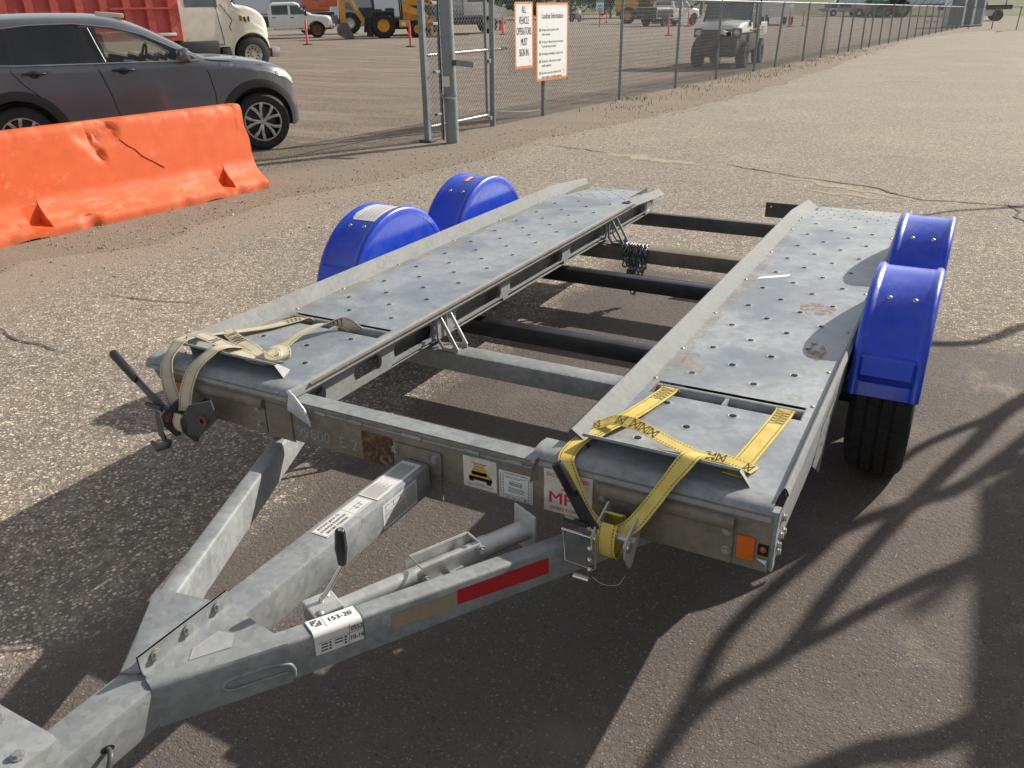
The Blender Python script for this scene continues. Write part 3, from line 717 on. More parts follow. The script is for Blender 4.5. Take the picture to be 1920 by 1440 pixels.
    mb = MB(); mb.box(xl+.012, xo-.004, 1.808, 1.90, ZD-.034, ZD-.028); P_(mb, 'lip_sun_blocker', galv_dirty, d)  # unseen strip added to block sun leaking under the lip
    mb = MB(); mb.box(xo-.004, xo+.020, 1.90, 4.95, ZD-.012, ZD-.008); mb.box(xi-.012, xi+.006, 1.90, 4.95, ZD-.012, ZD-.008); P_(mb, 'edge_sun_blocker', galv_dirty, d)  # unseen strips added to stop sun streaks past the deck edges
    # bent stop flap behind the lip
    f0, f1 = xi+.005, xi+.42
    prof = [(1.945, ZD+.001), (1.925, ZD+.012), (1.905, ZD+.029), (1.890, ZD+.043), (1.880, ZD+.047), (1.874, ZD+.043)]
    mb = MB(); rows = []
    for x, sh in ((f0-.02, .0), (f0, .0), (f1-.015, 0), (f1, 0)): rows.append([(x, y, z) for y, z in prof])
    mb.sheet(rows); mb.sheet([[(x, y+.004, z-.004) for y, z in prof] for x in (f0-.02, f1)])
    mb.add([(f1, 1.874, ZD+.043), (f1+.03, 1.878, ZD+.001), (f1, 1.945, ZD+.001), (f1, 1.89, ZD+.043)], [(0, 1, 2, 3)])
    P_(mb, 'stop_flap', galv, d, 50)
    return d
ys = lambda b, n: [b+.2565*k for k in range(-1, n)]
RC = [-.690, -.587, -.485, -.382]; RH = [ys(2.262, 12), [2.132]+ys(2.6455, 10), ys(2.262, 12), [2.132]+ys(2.6455, 10)]
LCo = [-2.243, -2.134, -2.028, -1.921]; LH = [[2.148]+ys(2.662, 10), [2.012, 2.267]+ys(2.7835, 10), [2.145]+ys(2.658, 10), [2.012, 2.267]+ys(2.7805, 10)]
dR = make_deck(-.79, -.268, RC, RH, (-.765, -.299), None, 1)
dL = make_deck(-2.345, -1.815, LCo, LH, (-2.305, -1.835), None, -1)
for d, xi_, xo_, rys in ((dR, -.784, -.285, [2.43, 2.72, 3.14, 3.635, 4.14, 4.65, 4.87, 4.945]), (dL, -2.34, None, [2.45, 2.75, 3.17, 3.675, 4.18, 4.69, 4.915, 4.99])):
    for y in rys:
        for x in (xi_, xo_):
            if x is not None: place('rivet', RIV, Matrix.Translation((x, y, ramp_z(y)+.0005)), d)
# guide lips along the tracks
def lip(name, path, deck, mat=galv_matte):
    """path: cross-section points (x, z); runs the length of the deck and bends with the ramp"""
    mb = MB(); rows = []
    for y in list(np.linspace(1.905, YR, 14)) + list(np.linspace(YR+.06, YE, 4)):
        dz = ramp_z(y)-ZD; w_ = mnoise.noise(Vector((y*1.7, path[0][0], 0)))*.0022
        rows.append([(x+w_*(i/len(path)), y, ZD+z+dz) for i, (x, z) in enumerate(path)])
    mb.sheet(rows); return P_(mb, name, mat, deck, 40)
lip('inner_guide_lip', [(-.79, 0), (-.800, .004), (-.846, .036), (-.849, .039), (-.853, .037), (-.850, .033), (-.803, -.004), (-.803, -.03)], dR)
lip('outer_guide_lip', [(-2.345, 0), (-2.350, .006), (-2.366, .060), (-2.369, .063), (-2.373, .061), (-2.355, .004), (-2.355, -.10)], dL)
mb = MB(); rows = []
for y in list(np.linspace(1.872, YR, 10)) + list(np.linspace(YR+.06, YE, 4)):
    dz = ramp_z(y)-ZD
    rows.append([(x, y, ZD+z+dz) for x, z in ((-.268, -.001), (-.262, .014), (-.258, .024), (-.254, .026), (-.250, .023), (-.243, .008), (-.247, .005), (-.256, .018))])
mb.sheet(rows); P_(mb, 'outer_guide_lip', galv_matte, dR, 40)
# ramp end rails at the rear
mb = MB()
for x0, x1, d in ((-1.83, -1.80, dL),):
    mb.sheet([[(x0, 4.90, ZD-.005), (x1, 4.90, ZD-.03)], [(x0, 4.95, ZD+.012), (x1+.01, 4.95, ZD-.02)], [(x0, YE, ramp_z(YE)+.03), (x1+.01, YE, ramp_z(YE)-.01)]])
    mb.sheet([[(x0-.03, 4.93, ZD), (x0, 4.93, ZD+.01)], [(x0-.02, YE, ramp_z(YE)), (x0, YE, ramp_z(YE)+.03)]])
P_(mb, 'ramp_edge_rail', galv_matte, dL, 30)
mb = MB(); mb.box(-1.862, -1.815, 4.885, 4.93, ZD-.012, ZD+.004); P_(mb, 'edge_notch', hole_dark, dL)
# rolled inner edge of the left track
mb = MB(); mb.sheet([[(x, y, ZD+z+ramp_z(y)-ZD) for x, z in ((-1.815, 0), (-1.809, -.003), (-1.806, -.010), (-1.806, -.034), (-1.810, -.036), (-1.814, -.03))] for y in [1.80+k*.1 for k in range(32)]+[4.955, 5.2]])
P_(mb, 'rolled_edge', galv_matte, dL, 50)
mb = MB(); mb.prism([(1.74, .515), (1.785, .553), (1.812, .553), (1.80, .50), (1.795, .50), (1.76, .505)], Matrix(((0, 0, 1, -1.812), (1, 0, 0, 0), (0, 1, 0, 0), (0, 0, 0, 1))), .006)
# torn flange hanging from the front end of the left track
mb = MB(); mb.sheet([[(-1.808, 1.80, .545), (-1.802, 1.785, .515), (-1.79, 1.772, .505)], [(-1.77, 1.80, .53), (-1.765, 1.785, .50), (-1.758, 1.775, .49)], [(-1.725, 1.795, .485), (-1.722, 1.782, .472), (-1.72, 1.778, .468)]])
mb.tube([(-1.808, 1.80, .556), (-1.775, 1.79, .548), (-1.735, 1.785, .515), (-1.712, 1.78, .478), (-1.706, 1.778, .462)], [.007, .006, .005, .007, .003], 8)
P_(mb, 'bent_flange_end', galv_bright, dL, 50)
# side rail of the left track with long slots
def slotted(mb, x, y0, y1, z0, z1, slots, zs0, zs1, tk=.006):
    fn = lambda a, b: (x, a, b); K = 24; y = y0
    for a, b in slots:
        m0, m1 = a-.02, b+.02
        mb.sheet([[fn(y, z0), fn(m0, z0)], [fn(y, z1), fn(m0, z1)]])
        cy, cz, hw, hh = (a+b)/2, (zs0+zs1)/2, (b-a)/2, (zs1-zs0)/2; r = min(hw, hh)*.9; inner = []
        for sx, sz, a0 in ((1, 1, 0), (-1, 1, 90), (-1, -1, 180), (1, -1, 270)):
            for k in range(6):
                t = rad(a0+k*18); inner.append((cy+sx*(hw-r)+r*math.cos(t), cz+sz*(hh-r)+r*math.sin(t)))
        outer = []
        for (py, pz) in inner:
            dy, dz = py-cy, pz-cz
            t = min(((m1-m0)/2)/abs(dy) if abs(dy) > 1e-6 else 1e9, ((z1-cz) if dz > 0 else (cz-z0))/abs(dz) if abs(dz) > 1e-6 else 1e9)
            outer.append((cy+dy*t, cz+dz*t))
        mb.sheet([[fn(*p) for p in outer], [fn(*p) for p in inner], [(x-.014, p[0], p[1]) for p in inner]], closed=True)
        for sy, sz in ((m0, z0), (m1, z0), (m1, z1), (m0, z1)):
            bst = sorted(range(K), key=lambda k: (outer[k][0]-sy)**2+(outer[k][1]-sz)**2)[:2]
            mb.add([fn(sy, sz), fn(*outer[bst[0]]), fn(*outer[bst[1]])], [(0, 1, 2)])
        y = m1
    mb.sheet([[fn(y, z0), fn(y1, z0)], [fn(y, z1), fn(y1, z1)]])
slots = [(1.92, 2.03), (2.19, 2.36), (2.44, 2.72), (2.90, 3.31), (3.40, 4.0), (4.10, 4.61), (4.68, 5.30)]
mb = MB(); slotted(mb, -1.855, 1.80, 5.46, .393, .545, slots, .418, .482)
mb.sheet([[(-1.855, 1.80, .393), (-1.90, 1.80, .393)], [(-1.855, 5.46, .393), (-1.90, 5.46, .393)]]); P_(mb, 'side_rail', galv_matte, dL, 30)
mb = MB(); mb.sheet([[(-1.90, 2.42, .393), (-1.90, 2.42, .545)], [(-1.90, 5.46, .393), (-1.90, 5.46, .545)]]); P_(mb, 'rail_inner_web', dark_steel, dL)
mb = MB(); mb.box(-2.33, -2.30, 1.85, 5.4, .42, .548); P_(mb, 'side_rail', galv_dirty, dL)
mb = MB(); slotted(mb, -.76, 1.86, 5.46, .393, .545, slots, .418, .482); P_(mb, 'side_rail', galv, dR, 30)
mb = MB(); mb.sheet([[(-1.853, 5.33, .47), (-1.853, 5.33, .41)], [(-1.853, 5.39, .47), (-1.853, 5.39, .41)]]); P_(mb, 'small_label', white_sticker, dL)
# outer skirt of the right track
mb = MB(); mb.sheet([[(-.249, 1.835, .548), (-.252, 1.835, .46), (-.262, 1.835, .375)], [(-.247, 2.3, .553), (-.251, 2.3, .45), (-.261, 2.3, .366)], [(-.247, 2.95, .553), (-.251, 2.95, .45), (-.261, 2.95, .372)], [(-.256, 5.45, .52), (-.258, 5.45, .46), (-.262, 5.45, .40)]])
P_(mb, 'outer_skirt', galv_matte, dR, 40)
mb = MB(); mb.sheet([[(-.247, 2.42, .50), (-.256, 2.42, .39), (-.259, 2.42, .36)], [(-.247, 2.56, .50), (-.250, 2.56, .30), (-.252, 2.56, .265)], [(-.247, 2.72, .50), (-.256, 2.72, .38), (-.26, 2.72, .362)]])
P_(mb, 'torn_flap', galv_matte, dR, 30)
M = frame((-.2455, 2.30, .40), (0, 1, 0), (-.03, 0, 1)); mb = text_mesh([], M, [(.02+.05*k, .01+.012*(k % 3), .032, .004+.003*(k % 2)) for k in range(9)]+[(.03+.048*k, .05+.01*((k*2) % 3), .03, .004) for k in range(9)]); P_(mb, 'worn_print', grey_ink, dR, kind='stuff')
for (y, z) in ((1.86, .505), (1.862, .45), (1.90, .44), (1.855, .405), (1.84, .435)): place('bolt', BOLT, Matrix.Translation((-.250-.06*(.53-z)*.3, y, z)) @ Matrix.Rotation(math.pi/2, 4, 'Y'), dR)
mb = MB(); mb.sheet([[(-.2475, 1.855, .495), (-.2485, 1.855, .485)], [(-.2495, 1.875, .45), (-.2505, 1.87, .44)], [(-.251, 1.865, .42), (-.252, 1.86, .41)]]); P_(mb, 'red_scrap', red_tape, dR)

# front panels and centre beam
mb = MB(); mb.box(-.268, -.251, 1.803, 1.835, .376, .548); mb.add([(-.249, 1.80, .552), (-.252, 1.80, .46), (-.261, 1.80, .376), (-.262, 1.837, .375), (-.252, 1.837, .46), (-.249, 1.837, .549)], [(0, 1, 4, 5), (1, 2, 3, 4)]); P_(mb, 'corner_plate', galv, dR)
YF = 1.800
def front_panel(x0, x1, zb, name, left):
    mb = MB(); mb.box(x0, x1, YF, YF+.006, zb, ZD-.018); mb.box(x0, x1, YF+.006, YF+.05, zb, zb+.006)
    p = P_(mb, name, galv_dirty); return p
fR = front_panel(-.905, -.262, .372, 'front_panel', False)
mb = MB(); xs_ = (-1.80, -2.20, -2.40, -2.455); zb_ = (.372, .385, .455, .535)
mb.add([(x, YF, ZD-.018) for x in xs_]+[(x, YF, z) for x, z in zip(xs_, zb_)]+[(x, YF+.006, z) for x, z in zip(xs_, zb_)], [(0, 1, 5, 4), (1, 2, 6, 5), (2, 3, 7, 6), (4, 5, 9, 8), (5, 6, 10, 9), (6, 7, 11, 10)])
mb.add([(-2.40, YF, .455), (-2.455, YF, .535), (-2.455, 1.95, .545), (-2.40, 1.95, .47)], [(0, 1, 2, 3)])
fL = P_(mb, 'front_panel', galv_dirty)
def reinforcement(fp, x0, x1, zt, zb, flipend):
    mb = MB(); mb.box(x0, x1, YF-.006, YF, zb, zt-.03, .002); P_(mb, 'reinforcing_plate', galv_dirty, fp)
    mb = MB(); pr = [(YF-.001, zt), (YF-.014, zt-.002), (YF-.019, zt-.010), (YF-.019, zt-.026), (YF-.014, zt-.033), (YF-.004, zt-.036)]
    mb.sheet([[(x, y, z) for y, z in pr] for x in (x0, x1-.012, x1)]); mb.add([(x1, y, z) for y, z in pr], [tuple(range(6))]); mb.add([(x0, y, z) for y, z in pr], [tuple(range(6))]); P_(mb, 'ridge_rail', galv_dirty, fp, 50)
reinforcement(fR, -.722, -.352, .511, .375, False); reinforcement(fL, -2.235, -1.918, .508, .384, False)
mb = MB(); mb.box(-1.913, -1.805, YF-.005, YF, .376, .50, .002); P_(mb, 'joint_plate', galv_dirty, fL)
FRONT = Matrix.Rotation(math.pi/2, 4, 'X')
for x, z in ((-.368, .469), (-.367, .413), (-.705, .473)): place('bolt', BOLT, Matrix.Translation((x, YF-.006, z)) @ FRONT, fR)
for x, z in ((-1.943, .470), (-1.943, .413)): place('bolt', BOLT, Matrix.Translation((x, YF-.006, z)) @ FRONT, fL)
def rrect(x0, y0, x1, y1, r, k=5):
    P = []
    for cx, cy, a0 in ((x1-r, y0+r, -90), (x1-r, y1-r, 0), (x0+r, y1-r, 90), (x0+r, y0+r, 180)):
        P += [(cx+r*math.cos(rad(a0+i*90/k)), cy+r*math.sin(rad(a0+i*90/k))) for i in range(k+1)]
    return P
FM = lambda x, z, off=.0015: frame((x, YF-off, z), (1, 0, 0), (0, 0, 1))
mb = MB(); mb.prism(rrect(-.342, .398, -.298, .465, .006), FM(0, 0, .001), .005); P_(mb, 'orange_reflector', orange_refl, fR, 30)
mb = MB(); mb.lathe([(.0001, .006), (.007, .005), (.0095, 0)], Matrix.Translation((-.277, YF-.001, .437)) @ Matrix.Rotation(-math.pi/2, 4, 'Z'), 16); P_(mb, 'side_lamp', amber, fR, 60)
mb = MB(); mb.box(-.290, -.264, YF-.003, YF-.0005, .420, .452); P_(mb, 'lamp_recess', hole_dark, fR)
mb = MB(); mb.box(-2.355, -2.30, YF-.005, YF-.001, .45, .49); P_(mb, 'orange_reflector', orange_refl, fL)
mb = MB(); mb.add([(-.292, YF-.004, .408), (-.264, YF-.004, .409), (-.262, YF-.01, .385), (-.268, YF-.01, .40)], [(0, 1, 2, 3)]); P_(mb, 'torn_corner', galv_bright, fR)
mb = MB(); mb.box(-1.80, -.905, YF, YF+.006, .380, .515); mb.sheet([[(x, y, z) for y, z in ((YF, .515), (YF+.004, .519), (YF+.010, .5205), (YF+.072, .5205), (YF+.075, .516), (YF+.075, .38))] for x in (-1.80, -.905)])
mb.sheet([[(-1.80, YF+.006, .381), (-1.80, YF+.075, .381)], [(-.905, YF+.006, .381), (-.905, YF+.075, .381)]])
cb = P_(mb, 'front_beam', galv_dirty, smooth=40)
mb = MB(); mb.box(-1.80, -.905, YF+.0085, YF+.0735, .5212, .5222); P_(mb, 'beam_top', galv, cb)
mb = MB(); mb.tube([(-1.70, YF-.002, .508), (-1.35, YF-.002, .505), (-.92, YF-.002, .504)], .0032, 6)
for a, b in ((-1.69, -1.655), (-1.56, -1.51), (-1.36, -1.29), (-1.14, -1.09), (-1.0, -.95)): mb.tube([(a, YF-.003, .5075), (b, YF-.003, .5065)], .006, 6)
P_(mb, 'weld_bead', galv, cb, 50)
mb = MB(); mb.add([(-.898, YF-.001, .545), (-.905, YF-.001, .47), (-.925, YF-.012, .46), (-.905, YF-.012, .54)], [(0, 1, 2, 3)]); P_(mb, 'angled_gusset', galv_dirty, cb)
mb = MB(); mb.box(-1.518, -1.402, YF-.003, YF-.0005, .380, .483); P_(mb, 'rusty_plate', rusty, cb)
mp = MB(); mp.prism(rrect(-1.393, .395, -1.222, .476, .006), FM(0, 0, .001), .007); mp.prism(rrect(-1.285, .310, -1.222, .400, .006), FM(0, 0, .0012), .0068)
mp = P_(mp, 'mounting_plate', galv_dirty, cb)
for x, z in ((-1.386, .454), (-1.242, .453)): place('bolt', BOLT, Matrix.Translation((x, YF-.008, z)) @ FRONT, cb)
# stickers on the beam
def decal(name, fp, x0, x1, z0, z1, mat, its=(), inks=ink, rects=(), polys=(), lname='lettering', off=.0012, extra=None):
    mb = MB(); mb.box(x0, x1, YF-off, YF-off+.0009, z0, z1); o = P_(mb, name, mat, fp)
    if its or rects or polys: P_(text_mesh(its, FM(x0, z0, off+.0006), rects, polys), lname, inks, fp, kind='stuff')
    return o
sw = .146
decal('speed_limit_sticker', fR, -.884, -.738, .380, .515, worn_white,
      [('DO NOT EXCEED', sw/2, .113, .0165, 'CENTER', .98), ('55', sw/2, .076, .040, 'CENTER', 1.1), ('MPH', sw/2, .030, .052, 'CENTER', 1.15), ('WHEN TOWING', sw/2, .010, .0140, 'CENTER', 1.05)], red_ink)
decal('maker_sticker', cb, -1.148, -1.036, .388, .490, worn_white, [], ink,
      [(.018, .028, .078, .010)], [[(.018, .034), (.026, .044), (.094, .044), (.098, .034)], [(.02, .022), (.034, .022), (.034, .032), (.02, .032)], [(.078, .02), (.094, .02), (.094, .032), (.078, .032)]], lname='car_drawing_base')
P_(text_mesh([], FM(-1.148, .388, .0022), [(.03, .046, .05, .012)], [[(.028, .056), (.036, .074), (.072, .074), (.082, .056)], [(.022, .040), (.092, .040), (.086, .056), (.026, .056)]]), 'car_drawing', yellow_print, cb, kind='stuff')
P_(text_mesh([], FM(-1.148, .388, .0026), [(.03, .084, .05, .0025), (.036, .079, .038, .0022), (.036, .0565, .038, .002), (.034, .064, .036, .0015)]), 'print_lines', red_ink, cb, kind='stuff')
P_(text_mesh([], FM(-1.148, .388, .0024), [(.028, .0455, .062, .0015), (.036, .0735, .036, .0012), (.012, .012, .088, .001), (.04, .016, .03, .001)]), 'print_lines', ink, cb, kind='stuff')
bw, bh = .108, .090
decal('inspection_sticker', cb, -1.028, -.920, .382, .472, white_sticker,
      [('Annual Inspection Certificate', bw/2, .0825, .0068, 'CENTER', .95), ('PENSKE', bw/2, .049, .0105, 'CENTER', 1.1), ('25', .028, .004, .0105, 'CENTER'), ('26', .046, .004, .0105, 'CENTER'), ('27', .064, .004, .0105, 'CENTER'), ('28', .082, .004, .0105, 'CENTER')], ink,
      [(.004, .002, .0012, .078), (.013, .002, .0012, .078), (.094, .002, .0012, .078), (.103, .002, .0012, .078), (.034, .046, .040, .001), (.034, .060, .040, .001), (.034, .046, .001, .015), (.073, .046, .001, .015), (.018, .002, .072, .001), (.018, .0145, .072, .001)]
      + [(.004, .002+.0097*k, .0102, .001) for k in range(9)] + [(.094, .002+.0097*k, .0102, .001) for k in range(9)] + [(.018+.018*k, .002, .001, .0135) for k in range(5)]
      + [(.02, .074-.0045*k, .068 if k < 1 else .05, .0012) for k in range(2)] + [(.028+.003*(k % 2), .038-.0045*k, .052, .0014) for k in range(4)])
# scratched serial number
t = text_mesh([('99800', 0, 0, .056, 'LEFT', 1.02), ('E', .178, 0, .056, 'LEFT', .9), ('2', .225, 0, .056, 'LEFT')], FM(-1.79, .403, .0009)); P_(t, 'stamped_number', galv_matte, cb, kind='stuff')

# cross members, axles, gussets
def crossbar(name, y0, y1, z0, z1, x0, x1, mat, bev=.012):
    mb = MB(); mb.obox(Matrix.Translation(((x0+x1)/2, (y0+y1)/2, (z0+z1)/2)), x1-x0, y1-y0, z1-z0, bev); return P_(mb, name, mat, smooth=40)
crossbar('cross_member', 2.73, 2.83, .270, .356, -2.30, -.30, galv)
crossbar('cross_member', 4.62, 4.74, .268, .356, -2.30, -.30, galv_dirty)
crossbar('rear_cross_member', 5.55, 5.60, .262, .352, -2.32, -.30, dark_steel, .005)
for y in (3.20, 4.15): crossbar('axle', y, y+.075, .245, .325, -2.60, -.13, black_steel, .016)
mb = MB(); mb.box(-1.12, -.70, 5.56, 5.568, .40, .495); mb.box(-1.12, -.70, 5.568, 5.60, .40, .408); pl_ = P_(mb, 'rear_plate', dark_steel)
mb = MB(); mb.cyl((-1.085, 5.556, .47), (-1.085, 5.5595, .47), .007, 10); P_(mb, 'bolt_hole', white_sticker, pl_)
def gusset(y, x, sgn, mat):
    g = None
    for k, dy in enumerate((0, .075)):
        prof = [(0, .555-.02), (.012, .535), (.105, .375), (.105, .357), (.085, .357), (.03, .357), (0, .40)]
        holes = [(.012, .50), (.075, .385), (.03, .372), (.012, .41)]
        M = Matrix(((sgn, 0, 0, x), (0, 0, 1, y+dy), (0, 1, 0, 0), (0, 0, 0, 1)))
        mb = MB(); K = 7
        inner = [(.010, .50), (.014, .50), (.080, .392), (.080, .378), (.066, .372), (.034, .372), (.010, .408)]
        for zz in (0, .005):
            mb.sheet([[M @ Vector((p[0], p[1], zz)) for p in prof], [M @ Vector((p[0], p[1], zz)) for p in inner]], closed=True)
        for P in (prof, inner): mb.sheet([[M @ Vector((p[0], p[1], zz)) for p in P] for zz in (0, .005)], closed=True)
        o = P_(mb, 'gusset_plate', mat, g); g = g or o
    mb = MB(); mb.box(min(x, x+sgn*.09), max(x, x+sgn*.09), y, y+.08, .357, .362); P_(mb, 'gusset_foot', mat, g)
gusset(2.735, -1.85, 1, galv_bright); gusset(4.635, -1.85, 1, galv)

# tongue: centre beam, two raked beams, clamp plates, coupler
mb = MB(); mb.obox(Matrix.Translation((-1.3085, 1.01, .385)), .099, 1.56, .10, .012); ctr = P_(mb, 'centre_beam', galv, smooth=50)
mb = MB(); mb.prism([(.008*math.cos(a)+.0*1, .016*math.sin(a)) for a in np.linspace(0, 6.28, 17)[:-1]], frame((-1.259, .655, .385), (0, .5, .86), (0, -.86, .5)), .0006); mb.cyl((-1.308, .572, .4352), (-1.308, .572, .4358), .013, 16); P_(mb, 'bolt_hole', hole_dark, ctr)
def raked(sgn):
    cx = -1.308; pts = [(-1.128, .968, .435), (-1.106, 1.0, .434), (-.79, 1.63, .375), (-.44, 2.33, .310)]
    d = Vector((.316, .63, 0)).normalized(); nrm = Vector((-d.y, d.x, 0))      # towards the centre line
    mb = MB(); rows = []; b = .008
    for p in pts:
        p = Vector(p)
        sec = [p+Vector((0, 0, -b)), p+nrm*b*.3+Vector((0, 0, -b*.3)), p+nrm*b, p+nrm*(.052-b), p+nrm*(.052-b*.3)+Vector((0, 0, -b*.3)), p+nrm*.052+Vector((0, 0, -b)), p+nrm*.052+Vector((0, 0, -.1)), p+Vector((0, 0, -.1))]
        if sgn < 0: sec = [Vector((2*cx-q.x, q.y, q.z)) for q in sec]
        rows.append(sec)
    mb.sheet(rows, closed=True); return P_(mb, 'tongue_beam', galv, smooth=50)
bR = raked(1); bL = raked(-1)
def along(s_, z, off): # point on outer side face of right beam
    d = Vector((.316, .63, -.06)).normalized(); n_ = Vector((.63, -.316, 0)).normalized()
    p = Vector((-1.106, 1.0, .435)) + d*s_ + n_*off; p.z += z; return p
for s0, s1, mt in ((.2465, .4255, silver_tape), (.4262, .7102, red_tape)):
    mb = MB(); mb.sheet([[along(s0, -.024+.004*(s0 > .4), .0012), along(s0, -.076+.012, .0012)], [along(s1, -.022, .0012), along(s1, -.072, .0012)]]); P_(mb, 'reflective_tape', mt, bR)
# lot tag folded over the edge of the right beam
d_ = Vector((.316, .63, -.06)).normalized(); up_in = Vector((-.63, .316, 0)).normalized()
def tagp(s_, v):   # v<0 down the side, v>0 across the top
    p = Vector((-1.106, 1.0, .435)) + d_*s_
    n_ = -up_in
    if v <= -.006: return p + n_*.002 + Vector((0, 0, v))
    if v >= .006: return p + up_in*v + Vector((0, 0, .002))
    a = (v+.006)/.012; return p + n_*.002*(1-a) + up_in*.006*a + Vector((0, 0, -.006*(1-a)+.002*a))
mb = MB(); vv = [-.060, -.035, -.012, -.006, 0, .006, .025, .046]
mb.sheet([[tagp(s_, v) for v in vv] for s_ in (.055, .10, .175)]); P_(mb, 'lot_tag', paper_white, bR, 60)
mb = MB(); mb.sheet([[tagp(.055, v) for v in vv], [tagp(.057, v)+Vector((0, 0, .0004)) for v in vv]]); mb.sheet([[tagp(.173, v) for v in vv], [tagp(.1765, v)+Vector((0, 0, .0004)) for v in vv]]); P_(mb, 'tag_green_edge', simple("green_edge", (.02, .2, .09), .5), bR)
Mt = frame(tagp(.057, .014)+Vector((0, 0, .001)), d_, up_in)
P_(text_mesh([('153-20', .045, .006, .021, 'LEFT', 1.0)], Mt, [(.008+.006*i, .004+.006*j, .0045, .0045) for i in range(4) for j in range(4) if (i*3+j) % 4] + [(.036, -.008, .001, .036)]), 'lettering', ink, bR, kind='stuff')
Ms = frame(tagp(.057, -.058)+(-up_in)*.0012, d_, (0, 0, 1))
P_(text_mesh([('0552', .083, .034, .0165, 'LEFT', .9), ('10-16', .081, .009, .0165, 'LEFT', .9)], Ms, [(.079, .0, .001, .054), (.079, .029, .038, .001), (.004, .0295, .074, .0008)] + [(.012, .022-.008*k, .016, .0028) for k in range(3)] + [(.044, .022-.008*k, .02, .0028) for k in range(2)] + [(.031, .021-.008*k, .005, .0045) for k in range(3)] + [(.068, .021-.008*k, .005, .0045) for k in range(3)]), 'lettering', ink, bR, kind='stuff')
# stickers on the centre beam
zt = .4364
def top_decal(y0, y1, x0, x1, its, rects, mat=white_sticker):
    mb = MB(); mb.box(x0, x1, y0, y1, zt-.0004, zt); P_(mb, 'warning_sticker', mat, ctr)
    M = frame((x0, y1, zt+.0007), (0, -1, 0), (1, 0, 0))
    P_(text_mesh(its, M, rects), 'lettering', ink, ctr, kind='stuff')
# text on the tongue is read from the right side of the beam, so its lines run along it
def beam_decal(y0, y1, x0, x1, its, rects, mat=white_sticker):
    mb = MB(); mb.box(x0, x1, y0, y1, zt-.0004, zt); P_(mb, 'warning_sticker', mat, ctr)
    M = frame((x1, y0, zt+.0007), (0, 1, 0), (-1, 0, 0)); P_(text_mesh(its, M, rects), 'lettering', ink, ctr, kind='stuff')
beam_decal(1.347, 1.545, -1.3500+.01, -1.285, [('ROTATE JACK TO', .058, .039, .0118, 'CENTER', .92), ('STORAGE POSITION', .058, .024, .0118, 'CENTER', .92), ('BEFORE TOWING', .058, .009, .0118, 'CENTER', .92)],
           [(.002, .002, .194, .0008), (.002, .052, .194, .0008), (.002, .002, .0008, .05), (.195, .002, .0008, .05), (.120, .002, .0008, .05), (.126, .006, .06, .0008), (.13, .03, .05, .0012), (.14, .02, .03, .0012), (.15, .012, .0012, .02), (.168, .014, .0012, .02)])
beam_decal(1.552, 1.768, -1.345, -1.274, [], [(.004, .062-.0042*k, .06+.03*((k*7) % 3)/3, .0013) for k in range(13)] + [(.112, .062-.0042*k, .085+.012*((k*5) % 3)/3, .0013) for k in range(13)] + [(.002, .001, .21, .0006), (.002, .069, .21, .0006)])
mb = MB(); mb.box(-1.2586, -1.2582, 1.547, 1.712, .345, .424); P_(mb, 'warning_sticker', white_sticker, ctr)
M = frame((-1.2578, 1.547, .345), (0, 1, 0), (0, 0, 1)); P_(text_mesh([], M, [(.006, .046-.0045*k, .10, .0013) for k in range(9)] + [(.112, .07-.0045*k, .048, .0013) for k in range(14)] + [(.01, .053, .022, .0012), (.01, .07, .022, .0012), (.04, .055, .022, .0012), (.04, .07, .022, .0012), (.072, .055, .022, .0012), (.072, .07, .022, .0012), (.014, .055, .0012, .014), (.05, .055, .0012, .015), (.084, .055, .0012, .015), (.108, .003, .0008, .074)]), 'lettering', ink, ctr, kind='stuff')
